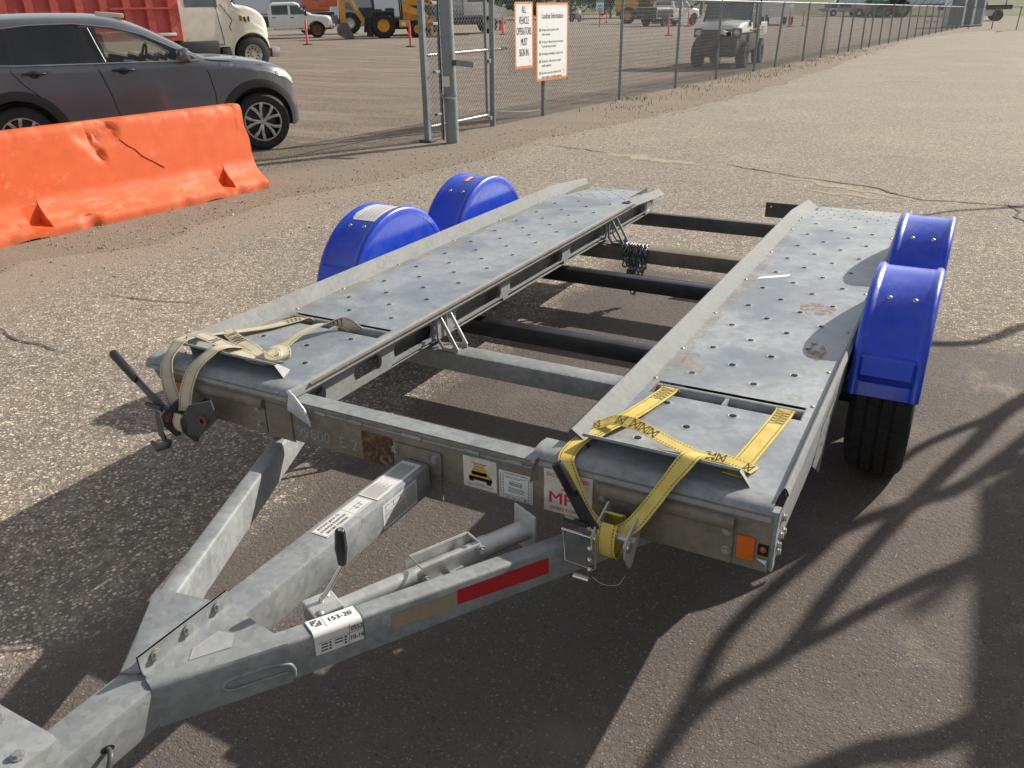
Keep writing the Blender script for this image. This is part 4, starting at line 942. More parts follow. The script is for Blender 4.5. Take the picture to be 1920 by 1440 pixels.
def clamp_plate(sgn):
    cx = -1.3085; mir = (lambda p: Vector(p)) if sgn > 0 else (lambda p: Vector((2*cx-p[0], p[1], p[2])))
    zt_ = .441; inn = [(-1.305, .787), (-1.305, 1.030)]; out = [(-1.263, .772), (-1.105, .998)]
    rows = []
    for t in np.linspace(0, 1, 6):
        a = Vector((*inn[0], 0)).lerp(Vector((*inn[1], 0)), t); b = Vector((*out[0], 0)).lerp(Vector((*out[1], 0)), t)
        dn = Vector((.82, -.57, 0)); zb = .436-.003
        rows.append([(a.x, a.y, zt_+.042), (a.x+.0015, a.y, zt_+.010), (a.x+.006, a.y, zt_+.002), (a.x+.014, a.y, zt_), *[tuple(a.lerp(b, q)+Vector((0, 0, zt_))) for q in (.45, .92)],
                     tuple(b+Vector((0, 0, zt_-.003))), tuple(b+dn*.004+Vector((0, 0, zt_-.010))), tuple(b+dn*.005+Vector((0, 0, zt_-.05))), tuple(b+dn*.005+Vector((0, 0, .335)))])
    mb = MB(); mb.sheet([[mir(p) for p in R] for R in rows])
    mb.sheet([[mir((p[0]-.006 if i < 4 else (p[0]-.0041 if i > 6 else p[0]), p[1]+(.0029 if i > 6 else 0), p[2]-(.005 if i > 2 else 0))) for i, p in enumerate(R)] for R in rows])
    for R in (rows[0], rows[-1]): mb.sheet([[mir(p) for p in R], [mir((p[0]-.006 if i < 4 else (p[0]-.0041 if i > 6 else p[0]), p[1]+(.0029 if i > 6 else 0), p[2]-(.005 if i > 2 else 0))) for i, p in enumerate(R)]])
    a, b = rows[0][0], rows[-1][0]; mb.sheet([[mir(a), mir((a[0]-.006, a[1], a[2]))], [mir(b), mir((b[0]-.006, b[1], b[2]))]])
    o = P_(mb, 'clamp_plate', galv, smooth=40)
    for y in (.825, .91, .995):
        M = Matrix.Translation(mir((-1.3035, y, zt_+.024))) @ Matrix.Rotation(sgn*math.pi/2, 4, 'Y'); place('bolt', BOLT, M, o)
    if sgn > 0:
        pts = [(-1.257, .782, .375), (-1.222, .832, .378), (-1.190, .880, .380)]
        mb = MB(); mb.tube(pts, .0035, 6); lp = [(-1.190, .880, .381), (-1.183, .892, .394), (-1.16, .925, .396), (-1.135, .960, .396), (-1.112, .993, .386), (-1.104, 1.002, .370), (-1.104, 1.002, .350)]
        mb.tube(cat_rom([(x+.006, y-.004, z) for x, y, z in lp], 4), .0048, 7); lo = [(-1.190, .880, .379), (-1.176, .896, .370), (-1.14, .949, .368), (-1.112, .990, .366)]
        mb.tube(cat_rom([(x+.006, y-.004, z) for x, y, z in lo], 4), .004, 6); P_(mb, 'weld_bead', galv, o, 60)
        mb = MB(); mb.add([(-1.25, .86, zt_+.0012), (-1.20, .93, zt_+.0012), (-1.225, .965, zt_+.0012), (-1.262, .955, zt_+.0012), (-1.272, .89, zt_+.0012)], [(0, 1, 2, 3, 4)]); P_(mb, 'peeled_sticker', galv_bright, o)
    return o
clamp_plate(1); clamp_plate(-1)
mb = MB(); mb.obox(Matrix.Translation((-1.385, .36, .43)), .245, .455, .11, .022); cp = P_(mb, 'coupler_head', galv, smooth=50)
for x, y in ((-1.29, .52), (-1.40, .555)): place('bolt', BOLT, Matrix.Translation((x, y, .484)), cp)
mb = MB(); mb.cyl((-1.40, .49, .485), (-1.40, .49, .487), .022, 20); P_(mb, 'latch_hole', hole_dark, cp)
mb = MB(); mb.tube(cat_rom([(-1.257, .655, .385), (-1.235, .645, .39), (-1.225, .625, .37), (-1.23, .60, .335), (-1.245, .58, .315)], 5), .006, 8); mb.tube(cat_rom([(-1.245, .58, .315), (-1.235, .55, .30), (-1.25, .50, .28)], 5), .006, 8); P_(mb, 'safety_hook', dark_steel, ctr, 50)

# stowed tongue jack between the centre beam and the right beam
a = Vector((-1.135, 1.195, .372)); b = Vector((-.905, 1.665, .372)); dj = (b-a).normalized(); nj = Vector((dj.y, -dj.x, 0))
mb = MB(); mb.tube([a-dj*.01, a+dj*.40], .0245, 20); jk = P_(mb, 'tongue_jack', galv_bright, smooth=50)
mb = MB(); mb.tube([a+dj*.40, a+dj*.555], .0285, 20); mb.tube([a+dj*.40, a+dj*.43], .031, 20); P_(mb, 'inner_tube', galv_bright, jk, 50)
mb = MB(); mb.obox(frame(a-dj*.035+Vector((0, 0, .012)), dj, Vector((0, 0, 1)).cross(dj)), .075, .075, .05, .004); P_(mb, 'gear_housing', galv_bright, jk)
foot = a+dj*.557; mb = MB(); mb.obox(frame(foot, nj, (0, 0, 1)), .095, .125, .006, .002); P_(mb, 'foot_plate', galv_bright, jk)
kp0, kp1 = Vector((-1.158, 1.165, .41)), Vector((-1.196, 1.293, .418)); Kb = Vector((-1.135, 1.228, .483)); Kt = Vector((-1.118, 1.215, .592))
mb = MB(); mb.tube(cat_rom([(-1.158, 1.165, .395), (-1.157, 1.167, .415), (-1.150, 1.180, .428), Kb, Kb+Vector((.001, .001, .02))], 6), .0062, 10); P_(mb, 'crank_rod', chrome, jk, 60)
mb = MB(); ax = (Kt-Kb).normalized(); mb.tube([Kb, Kb+ax*.004, Kb+ax*.03, Kb+ax*.055, Kb+ax*.058, Kb+ax*.10, Kb+ax*.108, Kb+ax*.112], [.008, .0105, .0125, .0155, .0145, .0125, .0115, .008], 16); P_(mb, 'crank_grip', black_plastic, jk, 50)
mb = MB(); mb.tube([Kb+ax*.1115, Kb+ax*.1125], .005, 10); P_(mb, 'rod_end', chrome, jk)
for o_ in ((-.02, .03), (.018, -.022)):
    place('bolt', RIV, Matrix.Translation(a-dj*.035+dj*o_[0]+nj*o_[1]+Vector((0, 0, .0375))) @ Matrix.Scale(1.4, 4), jk)
# channel bracket round the jack tube
c0 = a+dj*.20; mb = MB()
for sd, hgt in ((-1, .042), (1, .038)):
    P0 = c0 + nj*sd*.031
    mb.prism([(0, -.03), (.20, -.03), (.20, .03), (.186, hgt), (.012, hgt), (0, .035)], frame(P0-Vector((0, 0, 0)), dj, (0, 0, 1)), .005)
mb.obox(frame(c0+dj*.1+Vector((0, 0, -.02)), dj, nj), .2, .072, .006)
lp_ = [c0-nj*.031+dj*.02+Vector((0, 0, .052)), c0+nj*.02+dj*.02+Vector((0, 0, .052)), c0+nj*.036+dj*.002+Vector((0, 0, .046))]
P_(mb, 'jack_bracket', galv_bright, jk)
mb = MB(); mb.tube([c0+nj*sd_*.031+dj*t_+Vector((0, 0, .041)) for sd_, t_ in ((-1, .19), (-1, .015), (1, .015), (1, .19), (-1, .19))], .004, 6); P_(mb, 'bracket_rim', galv_bright, jk)
for t_ in (.018, .182): place('bolt', BOLT, Matrix.Translation(c0+nj*.041+dj*t_+Vector((0, 0, .01 if t_ < .1 else .03))) @ frame((0, 0, 0), dj, (0, 0, 1)).to_3x3().to_4x4(), jk)
mb = MB()
for t_ in (.05, .11): mb.obox(frame(c0+nj*.05+dj*t_+Vector((0, 0, -.0)), dj, nj), .04, .03, .004)
P_(mb, 'weld_tab', galv_bright, jk)

# wheels and fenders
def wheel_part(x, y, sgn):
    M = Matrix.Translation((x, y, .345)); W = .105; R = .338
    prof = [(.19, -.08), (.20, -.095), (.25, -.106), (.30, -.105), (.322, -.095), (R, -.080)]
    for gx in (-.045, 0., .045): prof += [(R, gx-.006), (R-.009, gx-.004), (R-.009, gx+.004), (R, gx+.006)]
    prof += [(R, .080), (.322, .095), (.30, .105), (.25, .106), (.20, .095), (.19, .08)]
    mb = MB(); mb.lathe(prof, M, 64); wl_ = P_(mb, 'tyre', rubber, smooth=30); wl_.name = 'wheel'
    mb = MB()
    for k in range(64):                       # cross sipes on the outer tread ribs
        a = 2*math.pi*k/64
        for gx in (-.064, -.022, .022, .064):
            q = M @ Matrix.Rotation(a+gx*.6, 4, 'X'); mb.obox(q @ Matrix.Translation((gx, 0, R+.0005)), .030, .020, .003)
    P_(mb, 'tread_blocks', rubber, wl_, kind='stuff')
    mb = MB(); mb.lathe([(.0001, .02*sgn), (.06, .03*sgn), (.09, .02*sgn), (.15, .05*sgn), (.185, .06*sgn), (.195, .09*sgn), (.20, .085*sgn), (.195, -.08*sgn)], M, 40); P_(mb, 'rim', alloy, wl_, 40)
    mb = MB(); mb.lathe([(.0001, .06*sgn), (.03, .055*sgn), (.034, .02*sgn)], M, 20); P_(mb, 'hub_cap', dark_steel, wl_, 40)
    return wl_
def fender(xc, y, inner):
    """inner: +1 when the solid cheek is on the +x side, -1 on the -x side"""
    R = .43; zc = .345; mb = MB()
    sec = [(-.118, -.035), (-.117, -.012), (-.113, -.002), (-.104, .0035), (-.092, .0035), (-.085, -.003), (-.078, -.005), (.078, -.005), (.085, -.003), (.092, .0035), (.104, .0035), (.113, -.002), (.117, -.012), (.118, -.035)]
    rows = []
    angs = list(np.linspace(169, 12, 34))
    for a in angs:
        ca, sa = math.cos(rad(a)), math.sin(rad(a))
        rows.append([(xc+x, y+(R+dr)*ca, zc+(R+dr)*sa) for x, dr in sec])
    mb.sheet(rows)
    f = P_(mb, 'fender', blue, smooth=45)
    # solid cheek next to the track
    xs_ = xc+inner*.1165; mb = MB()
    arc = [(y+(R-.012)*math.cos(rad(a)), zc+(R-.012)*math.sin(rad(a))) for a in angs]
    mb.add([(xs_, p[0], p[1]) for p in arc], [tuple(range(len(arc)))])
    P_(mb, 'cheek', blue, f)
    # moulded step near the front edge
    pr = []
    a0, a1 = rad(150), rad(163)
    for x, k in ((-.092, 0), (-.080, 1), (.080, 1), (.092, 0)):
        row = []
        for t_, h_ in ((-.1, -.004), (.12, .022), (.72, .030), (1.0, -.004)):
            a = a0+(a1-a0)*t_; rr = R-.004+h_*k; row.append((xc+x, y+rr*math.cos(a), zc+rr*math.sin(a)))
        pr.append(row)
    mb = MB(); mb.sheet(pr); P_(mb, 'moulded_step', blue, f, 25)
    for x in (-.042, .042):
        a = rad(118); rr = R-.0045
        M = Matrix.Translation((xc+x, y+rr*math.cos(a), zc+rr*math.sin(a))) @ Matrix.Rotation(a-math.pi/2, 4, 'X') @ Matrix.Scale(1.35, 4)
        place('rivet', RIV, M, f).data = RIV
    return f
FX = -.120; FLX = -2.572
for y in (3.22, 4.16):
    wheel_part(-.118, y, 1); wheel_part(FLX-.006, y+.12, -1)
fRF = fender(FX, 3.30, -1); fRR = fender(FX, 4.22, -1); fLF = fender(FLX, 3.37, 1); fLR = fender(FLX, 4.29, 1)
# torn white sticker on the front left fender, red one on the rear left
def on_fender(f, xc, y, a0, a1, x0, x1, mat, name, ragged=0, off=.0012):
    mb = MB(); rows = []; R = .43
    for i, a in enumerate(np.linspace(a0, a1, 14)):
        rr = R-.005+off; j0 = ragged*abs(mnoise.noise(Vector((a*.4, 1, 0)))); row = []
        for x in np.linspace(x0+j0, x1, 6):
            dr = 0
            if abs(x) > .078: dr = .0085*min(1, (abs(x)-.078)/.014)
            row.append((xc+x, y+(rr+dr)*math.cos(rad(a)), .345+(rr+dr)*math.sin(rad(a))))
        rows.append(row)
    mb.sheet(rows); return P_(mb, name, mat, f, 60)
on_fender(fLF, FLX, 3.37, 112, 80, -.075, .078, white_sticker, 'torn_sticker', .06)
for k in range(5): on_fender(fLF, FLX, 3.37, 110-.5*k, 83, -.03+.02*k, -.027+.02*k, galv_dirty, 'torn_streak', 0, .002)
on_fender(fLR, FLX, 4.29, 104, 92, -.02, .02, simple("red_label", (.55, .06, .06), .5), 'warning_label'); on_fender(fLR, FLX, 4.29, 103, 93, -.005, .017, worn_white, 'label_print', 0, .002)
# small marks lying on the right deck
ZP = ZD+.0012
mb = MB(); mb.add([(-.745, 3.66, ZP), (-.735, 3.70, ZP), (-.62, 3.80, ZP), (-.625, 3.755, ZP), (-.69, 3.70, ZP)], [(0, 1, 2, 3, 4)]); P_(mb, 'tape_scrap', paper_white, dR)
n = N("rust_scuff"); f = n.noise(38, 7, .75); n.out((.40, .20, .08), .8); a_ = n.step(f, .45, .62); n.l(n.math('MULTIPLY', a_, .85), n.b.inputs["Alpha"]); rust_scuff = n.m
n = N("sand_scuff"); f = n.noise(22, 6, .7); n.out((.46, .36, .20), .9); a_ = n.step(f, .40, .62); n.l(n.math('MULTIPLY', a_, .36), n.b.inputs["Alpha"]); sand_scuff = n.m
def blob(pts, mat, name, d):
    mb = MB(); mb.add([(x, y, ZP-.0004) for x, y in pts], [tuple(range(len(pts)))]); P_(mb, name, mat, d)
blob([(-.50, 3.38), (-.46, 3.43), (-.40, 3.43), (-.36, 3.38), (-.38, 3.30), (-.44, 3.27), (-.49, 3.31)], rust_scuff, 'rust_mark', dR)
blob([(-.385, 2.98), (-.34, 2.96), (-.315, 2.89), (-.335, 2.80), (-.38, 2.84)], rust_scuff, 'rust_mark', dR)
blob([(-.755, 2.68), (-.72, 2.70), (-.665, 2.60), (-.66, 2.52), (-.71, 2.50), (-.75, 2.57)], sand_scuff, 'sand_mark', dR)
blob([(-.36, 2.50), (-.33, 2.51), (-.32, 2.46), (-.34, 2.435), (-.37, 2.45)], sand_scuff, 'sand_mark', dR)
blob([(-2.335, 2.2), (-2.335, 4.8), (-2.30, 4.7), (-2.285, 4.0), (-2.30, 3.2), (-2.28, 2.6), (-2.29, 2.2)], sand_scuff, 'sand_mark', dL)
blob([(-.785, 2.3), (-.785, 4.7), (-.755, 4.5), (-.74, 3.6), (-.75, 2.9), (-.74, 2.45)], sand_scuff, 'sand_mark', dR)

# ------------------------------------------------------------------ ratchet straps and chain
class Strap:
    """flat webbing along a path; across[i] is the width direction"""
    def __init__(s, pts, across, wd=.05, k=8):
        s.p = cat_rom(pts, k); ac = cat_rom([Vector(a).normalized() for a in across], k); s.w = wd
        s.a = []; s.n = []
        for i, p in enumerate(s.p):
            d = (s.p[min(i+1, len(s.p)-1)]-s.p[max(i-1, 0)]).normalized()
            a = (ac[i]-d*ac[i].dot(d)).normalized(); s.a.append(a); s.n.append(a.cross(d).normalized())
        s.L = [0]
        for a, b in zip(s.p, s.p[1:]): s.L.append(s.L[-1]+(b-a).length)
    def at(s, l, t, off=0.):
        l = min(max(l, 0), s.L[-1]-1e-5); i = max(j for j in range(len(s.L)-1) if s.L[j] <= l); f = (l-s.L[i])/max(1e-9, s.L[i+1]-s.L[i])
        return s.p[i].lerp(s.p[i+1], f) + s.a[i].lerp(s.a[i+1], f)*t*s.w + s.n[i].lerp(s.n[i+1], f)*off
    def body(s, mb, th=.0022):
        rows = []
        for p, a, n_ in zip(s.p, s.a, s.n):
            h_ = s.w/2; sec = [p+a*t*s.w+n_*(th/2+.0004*math.cos(t*6)) for t in (-.5, -.25, 0, .25, .5)] + [p+a*t*s.w-n_*th/2 for t in (.5, 0, -.5)]
            rows.append(sec)
        mb.sheet(rows, closed=True); mb.add(rows[0], [tuple(range(8))]); mb.add(rows[-1], [tuple(range(8))]); return mb
    def line(s, mb, lt, off=.0024, wd=.0014):
        for (l0, t0), (l1, t1) in zip(lt, lt[1:]):
            k = max(1, int(abs(l1-l0)/.012)); pts = [s.at(l0+(l1-l0)*q/k, t0+(t1-t0)*q/k, off) for q in range(k+1)]
            for a, b in zip(pts, pts[1:]):
                i = min(range(len(s.p)), key=lambda j: (s.p[j]-a).length_squared); d = (b-a)
                if d.length < 1e-6: continue
                sd = d.cross(s.n[i]).normalized()*wd; mb.add([a-sd, a+sd, b+sd, b-sd], [(0, 1, 2, 3)])
    def dashes(s, mb, ts=(-.36, .36), l0=0, l1=None):
        l = l0; l1 = l1 or s.L[-1]
        while l < l1-.006:
            for t in ts:
                for o in (.0024, -.0024): s.line(mb, [(l, t), (l+.006, t)], off=o, wd=.0010)
            l += .0095
    def zig(s, mb, l0, l1, n_, t=.34):
        pts = []
        for i in range(n_+1): pts.append((l0+(l1-l0)*i/n_, t if i % 2 else -t))
        for o in (.0026, -.0026): s.line(mb, pts, off=o)
    def boxx(s, mb, l0, l1, t=.4):
        for o in (.0026, -.0026):
            for q in ([(l0, -t), (l1, t)], [(l0, t), (l1, -t)], [(l0, -t), (l0, t)], [(l1, -t), (l1, t)]): s.line(mb, q, off=o)
def strap_thing(name, label, loc, web, parts):
    t = thing(name, label, 'tie-down strap', loc, group='tie-down straps on the trailer')
    for nm, pts, ac, wd, stitch in parts:
        sp = Strap(pts, ac, wd); o = sp.body(MB()).obj(nm, web, t, smooth=50, world=True)
        mb = MB(); sp.dashes(mb)
        for st in stitch:
            if st[0] == 'zig': sp.zig(mb, *st[1:])
            else: sp.boxx(mb, *st[1:])
        mb.obj('stitching', stitch_dark, o, kind='stuff')
    return t
Xa, Ya = (1, 0, 0), (0, 1, 0)
ZS = ZD+.004
ty = strap_thing('tie_down_strap', 'bright yellow ratchet strap looped over the front of the right track', (-.60, 1.72, .46), web_yellow, [
    ('rear_web', [(-.712, 2.385, ZD-.018), (-.712, 2.362, ZD+.006), (-.714, 2.33, ZS), (-.735, 2.20, ZS+.004), (-.755, 2.08, ZS+.012), (-.785, 2.0, ZS+.012), (-.805, 1.94, ZS+.008)], [Xa]*7, .055, [('zig', .045, .135, 10)]),
    ('rear_web', [(-.352, 2.385, ZD-.018), (-.352, 2.362, ZD+.006), (-.353, 2.33, ZS), (-.367, 2.18, ZS), (-.383, 2.03, ZS), (-.393, 1.95, ZS-.001), (-.398, 1.915, ZS)], [Xa]*7, .055, [('zig', .05, .14, 10)]),
    ('cross_web', [(-.845, 1.985, ZD+.012), (-.80, 2.0, ZD+.022), (-.765, 2.015, ZD+.036), (-.70, 2.003, ZD+.044), (-.63, 1.992, ZD+.030), (-.55, 1.978, ZD+.014), (-.50, 1.972, ZD+.008), (-.44, 1.972, ZD+.014), (-.385, 1.968, ZD+.010), (-.348, 1.958, ZD+.006)], [(0, 1, .25), (0, 1, .2), (0, 1, .25), (0, 1, .3), (0, 1, .15), (0, 1, .1), (0, 1, 0), (0, 1, .1), (0, 1, .05), (0, 1, 0)], .044, [('box', .02, .045), ('box', .10, .125), ('box', .15, .172), ('box', .178, .200), ('box', .206, .228), ('box', .385, .405), ('box', .412, .432), ('box', .49, .507)]),
    ('left_drop', [(-.79, 1.99, ZD+.016), (-.815, 1.93, ZD+.012), (-.824, 1.86, ZD+.010), (-.818, 1.80, ZD+.003), (-.797, 1.775, ZD-.025), (-.768, 1.755, ZD-.06), (-.735, 1.735, ZD-.10), (-.690, 1.712, ZD-.125)], [Xa, Xa, Xa, (1, .1, 0), (.8, .5, .2), (.45, .8, .3), (.35, .85, .3), (.4, .8, .3)], .045, []),
    ('right_drop', [(-.475, 1.96, ZD+.020), (-.485, 1.915, ZD+.042), (-.497, 1.880, ZD+.053), (-.508, 1.852, ZD+.043), (-.534, 1.797, ZD+.002), (-.560, 1.762, ZD-.045), (-.592, 1.728, ZD-.095), (-.622, 1.706, ZD-.120)], [Xa, Xa, Xa, (1, -.05, 0), (.92, -.2, .3), (.9, -.2, .35), (.9, -.1, .3), (.95, 0, .2)], .050, []),
    ('spool_web', [(-.648+.0, 1.72+.046*math.cos(a), .415+.062*math.sin(a)) for a in np.linspace(2.2, 2.2+5.6, 9)], [Xa]*9, .050, []),
])
def ratchet(t, wm, hm, gm, cx, y, z, sgn, tip, old):
    base = Vector((cx, y, z))
    for dx in (-.045, .045):      # frame cheeks
        mb = MB(); M = Matrix(((0, 0, 1, cx+dx), (1, 0, 0, y), (0, 1, 0, z), (0, 0, 0, 1)))
        mb.prism([(.075, .045), (.06, .055), (-.03, .028), (-.052, .012), (-.05, -.028), (-.012, -.082), (.004, -.086), (.075, .0)], M, .0045); o = mb.obj('frame_plate', wm, t, world=True)
        mb = MB(); mb.cyl((cx+dx-.004, y-.028, z-.004), (cx+dx+.0095, y-.028, z-.004), .017, 16); mb.obj('axle_ring', rust_brown if old else chrome, o, smooth=40)
    mb = MB(); mb.cyl((cx-.06, y-.004, z), (cx+.06, y-.004, z), .011, 12); mb.obj('spool_axle', wm, t, smooth=40, world=True)
    h0 = Vector((cx-.055, y-.022, z+.018)); tip = Vector(tip); d = (tip-h0)
    mb = MB()
    for s_ in (-.012, .012): mb.bar(h0+Vector((s_, 0, 0)), h0+d*.62+Vector((s_*.8, 0, 0)), .004, .022, up=(1, 0, .2))
    mb.bar(h0+d*.1, h0+d*.62, .024, .005, up=(0, -1, .3)); mb.obj('handle_frame', gm, t, world=True)
    mb = MB(); M = frame(h0+d*.78, d.cross(Vector((0, 1, 0))), d); mb.obox(M, .027, d.length*.5, .024, .008); mb.obj('handle_grip', hm, t, smooth=50, world=True)
    mb = MB(); mb.bar(h0+Vector((-.006, -.012, .012)), h0+Vector((-.07, -.02, .022)), .012, .012, bev=.003); mb.obj('release_lever', gm, t, world=True)
    return h0
ratchet(ty, galv_bright, black_plastic, machine_dark, -.635, 1.705, .428, 1, (-.768, 1.64, .636), False)
mb = MB(); q = [(-.762, 1.668, .425), (-.765, 1.668, .428), (-.758, 1.668, .335), (-.752, 1.668, .331), (-.672, 1.66, .333), (-.668, 1.66, .338), (-.672, 1.665, .43)]
mb.tube(q, .0026, 6); mb.tube([(-.768, 1.668, .4285), (-.672, 1.665, .428)], .0042, 8); mb.obj('safety_clip', chrome, ty, smooth=50, world=True)
mb = MB(); mb.cyl((-.725, 1.655, .302), (-.682, 1.655, .302), .010, 12); mb.obj('cross_pin', chrome, ty, smooth=40, world=True)
for z in (.40, .365, .335): mb = MB(); mb.lathe([(.0001, .006), (.006, .004), (.008, 0)], Matrix.Translation((-.682, 1.655, z)) @ Matrix.Rotation(-math.pi/2, 4, 'Z'), 10); mb.obj('stud', chrome, ty, smooth=50, world=True)
mb = MB(); mb.tube(cat_rom([(-.585, 1.66, .345), (-.60, 1.65, .318), (-.64, 1.65, .306), (-.672, 1.655, .315)], 5), .0012, 5); mb.obj('lock_wire', bolt_m, ty, world=True)
tw = strap_thing('tie_down_strap', 'dirty cream ratchet strap bunched on the front of the left track', (-2.16, 1.72, .46), web_white, [
    ('rear_web', [(-2.215, 2.385, ZD-.018), (-2.225, 2.36, ZD+.006), (-2.245, 2.31, ZS+.004), (-2.275, 2.22, ZS+.006), (-2.323, 2.13, ZS+.012), (-2.36, 2.02, ZS+.030), (-2.375, 1.94, ZS+.046), (-2.375, 1.885, ZS+.050), (-2.372, 1.858, ZS+.040), (-2.352, 1.79, ZS+.002), (-2.31, 1.748, ZS-.060), (-2.245, 1.715, ZS-.130)],
     [(1, .3, 0)]*4+[(1, .2, 0)]*4+[(1, .1, 0), (.7, .5, .5), (.5, .6, .6), (.6, .6, .4)], .050, [('zig', .05, .12, 8)]),
    ('loose_web', [(-1.975, 2.385, ZD-.015), (-1.985, 2.36, ZD+.010), (-2.02, 2.335, ZD+.030), (-2.06, 2.27, ZD+.036), (-2.085, 2.18, ZD+.026), (-2.088, 2.10, ZD+.010), (-2.085, 2.03, ZS), (-2.082, 1.975, ZS+.002)], [(.8, .6, 0), (.75, .65, 0), (.7, .7, .1), (.8, .55, .1), (1, .2, .1), (1, 0, 0), (1, 0, 0), (1, 0, 0)], .046, [('zig', .075, .15, 9)]),
    ('cross_web', [(-2.355, 2.09, ZS+.024), (-2.30, 2.05, ZS+.026), (-2.22, 2.015, ZS+.026), (-2.15, 1.995, ZS+.022), (-2.09, 1.975, ZS+.012), (-2.03, 1.965, ZS+.004), (-1.995, 1.968, ZS+.010), (-1.985, 1.985, ZS+.026), (-2.00, 2.0, ZS+.042), (-2.035, 1.998, ZS+.044), (-2.07, 1.985, ZS+.032)], [(.3, 1, .1), (.3, 1, .1), (.3, 1, .1), (.2, 1, .1), (.2, 1, .1), (.2, 1, .1), (.2, 1, 0), (.2, 1, 0), (.2, 1, 0), (.2, 1, 0), (.2, 1, 0)], .048, [('box', .06, .08), ('box', .10, .12), ('box', .122, .142), ('box', .144, .164)]),
    ('lower_web', [(-2.40, 1.965, ZS+.048), (-2.32, 1.95, ZS+.050), (-2.24, 1.935, ZS+.046), (-2.16, 1.935, ZS+.028), (-2.08, 1.945, ZS+.006), (-2.03, 1.955, ZS)], [(.2, 1, 0)]*6, .048, [('box', .13, .15)]),
    ('front_drop', [(-2.17, 1.965, ZS+.030), (-2.185, 1.92, ZS+.046), (-2.195, 1.885, ZS+.050), (-2.203, 1.858, ZS+.042), (-2.220, 1.792, ZS+.004), (-2.226, 1.750, ZS-.060), (-2.215, 1.718, ZS-.125)], [Xa, Xa, Xa, Xa, (.95, .2, .1), (.9, .35, .1), (.9, .3, .1)], .048, []),
    ('spool_web', [(-2.205, 1.705+.034*math.cos(a), .405+.042*math.sin(a)) for a in np.linspace(2.2, 2.2+5.6, 9)], [Xa]*9, .042, []),
])
ratchet(tw, dark_steel, black_plastic, dark_steel, -2.205, 1.70, .425, 1, (-2.505, 1.70, .600), True)
mb = MB(); mb.prism([(.0, .06), (.085, .085), (.10, .02), (.02, -.055), (-.03, -.05), (-.045, .0)], frame((-2.13, 1.675, .435), (1, .25, 0), (0, 0, 1)), .006); fp_ = mb.obj('frame_plate', dark_steel, tw, world=True)
mb = MB(); M_ = frame((-2.085, 1.68, .445), (1, .25, 0), (0, 0, 1)); mb.lathe([(.008, .008), (.018, .008), (.020, 0)], M_ @ Matrix.Rotation(-math.pi/2, 4, 'Y'), 16); mb.obj('axle_ring', rust_brown, fp_, smooth=40)
mb = MB(); mb.sheet([[(-2.325, 1.69, .47), (-2.30, 1.665, .45), (-2.27, 1.66, .44)], [(-2.325, 1.69, .38), (-2.30, 1.66, .35), (-2.265, 1.655, .34)], [(-2.30, 1.69, .325), (-2.285, 1.67, .305), (-2.255, 1.665, .30)]]); mb.tube([(-2.345, 1.66, .312), (-2.31, 1.655, .296), (-2.27, 1.665, .315), (-2.262, 1.67, .33)], [.006, .013, .014, .010], 8); mb.obj('hooked_end', dark_steel, tw, smooth=50, world=True)
# chain bundle on the rear cross member
def chain_link(mb, c, ax, nrm, ln=.030, wd=.019, r=.0042):
    ax = Vector(ax).normalized(); nrm = (Vector(nrm)-ax*Vector(nrm).dot(ax)).normalized(); sd = ax.cross(nrm); h = ln/2-wd/2; pts = []
    for k in range(6): a = math.pi*k/5; pts.append(Vector(c)+ax*(h+wd/2*math.sin(a))+sd*(wd/2*math.cos(a)))
    for k in range(6): a = math.pi+math.pi*k/5; pts.append(Vector(c)+ax*(-h+wd/2*math.sin(a))+sd*(wd/2*math.cos(a)))
    pts.append(pts[0]); mb.tube(pts, r, 6, False)
ch = thing('safety_chain', 'bundled steel chain draped over the rear galvanized cross member', 'chain', (-1.66, 4.66, .36))
rc = random.Random(4)
for j in range(7):
    x = -1.72+.02*j+rc.uniform(-.006, .006)
    n1 = rc.randint(5, 8); path = []
    path += [(x, 4.65, .368), (x, 4.615, .366)]
    low = [.23, .17, .12, .09, .13, .15, .21][j]
    z = .352
    while z > low: path.append((x+rc.uniform(-.010, .010), 4.605+rc.uniform(-.008, .004), z)); z -= .026
    for i, (a, b) in enumerate(zip(path, path[1:])):
        a, b = Vector(a), Vector(b); mb = MB(); chain_link(mb, (a+b)/2, b-a, (0, 1, 0) if i % 2 else (1, .3, 0), (b-a).length+.016, .024, .0052); mb.obj('link', chain_m, ch, smooth=60, world=True)
mb = MB(); mb.tube(cat_rom([(-1.655, 4.60, .13), (-1.645, 4.60, .10), (-1.65, 4.60, .075), (-1.67, 4.60, .085), (-1.672, 4.60, .10)], 4), .006, 8); mb.obj('hook', chain_m, ch, smooth=60, world=True)

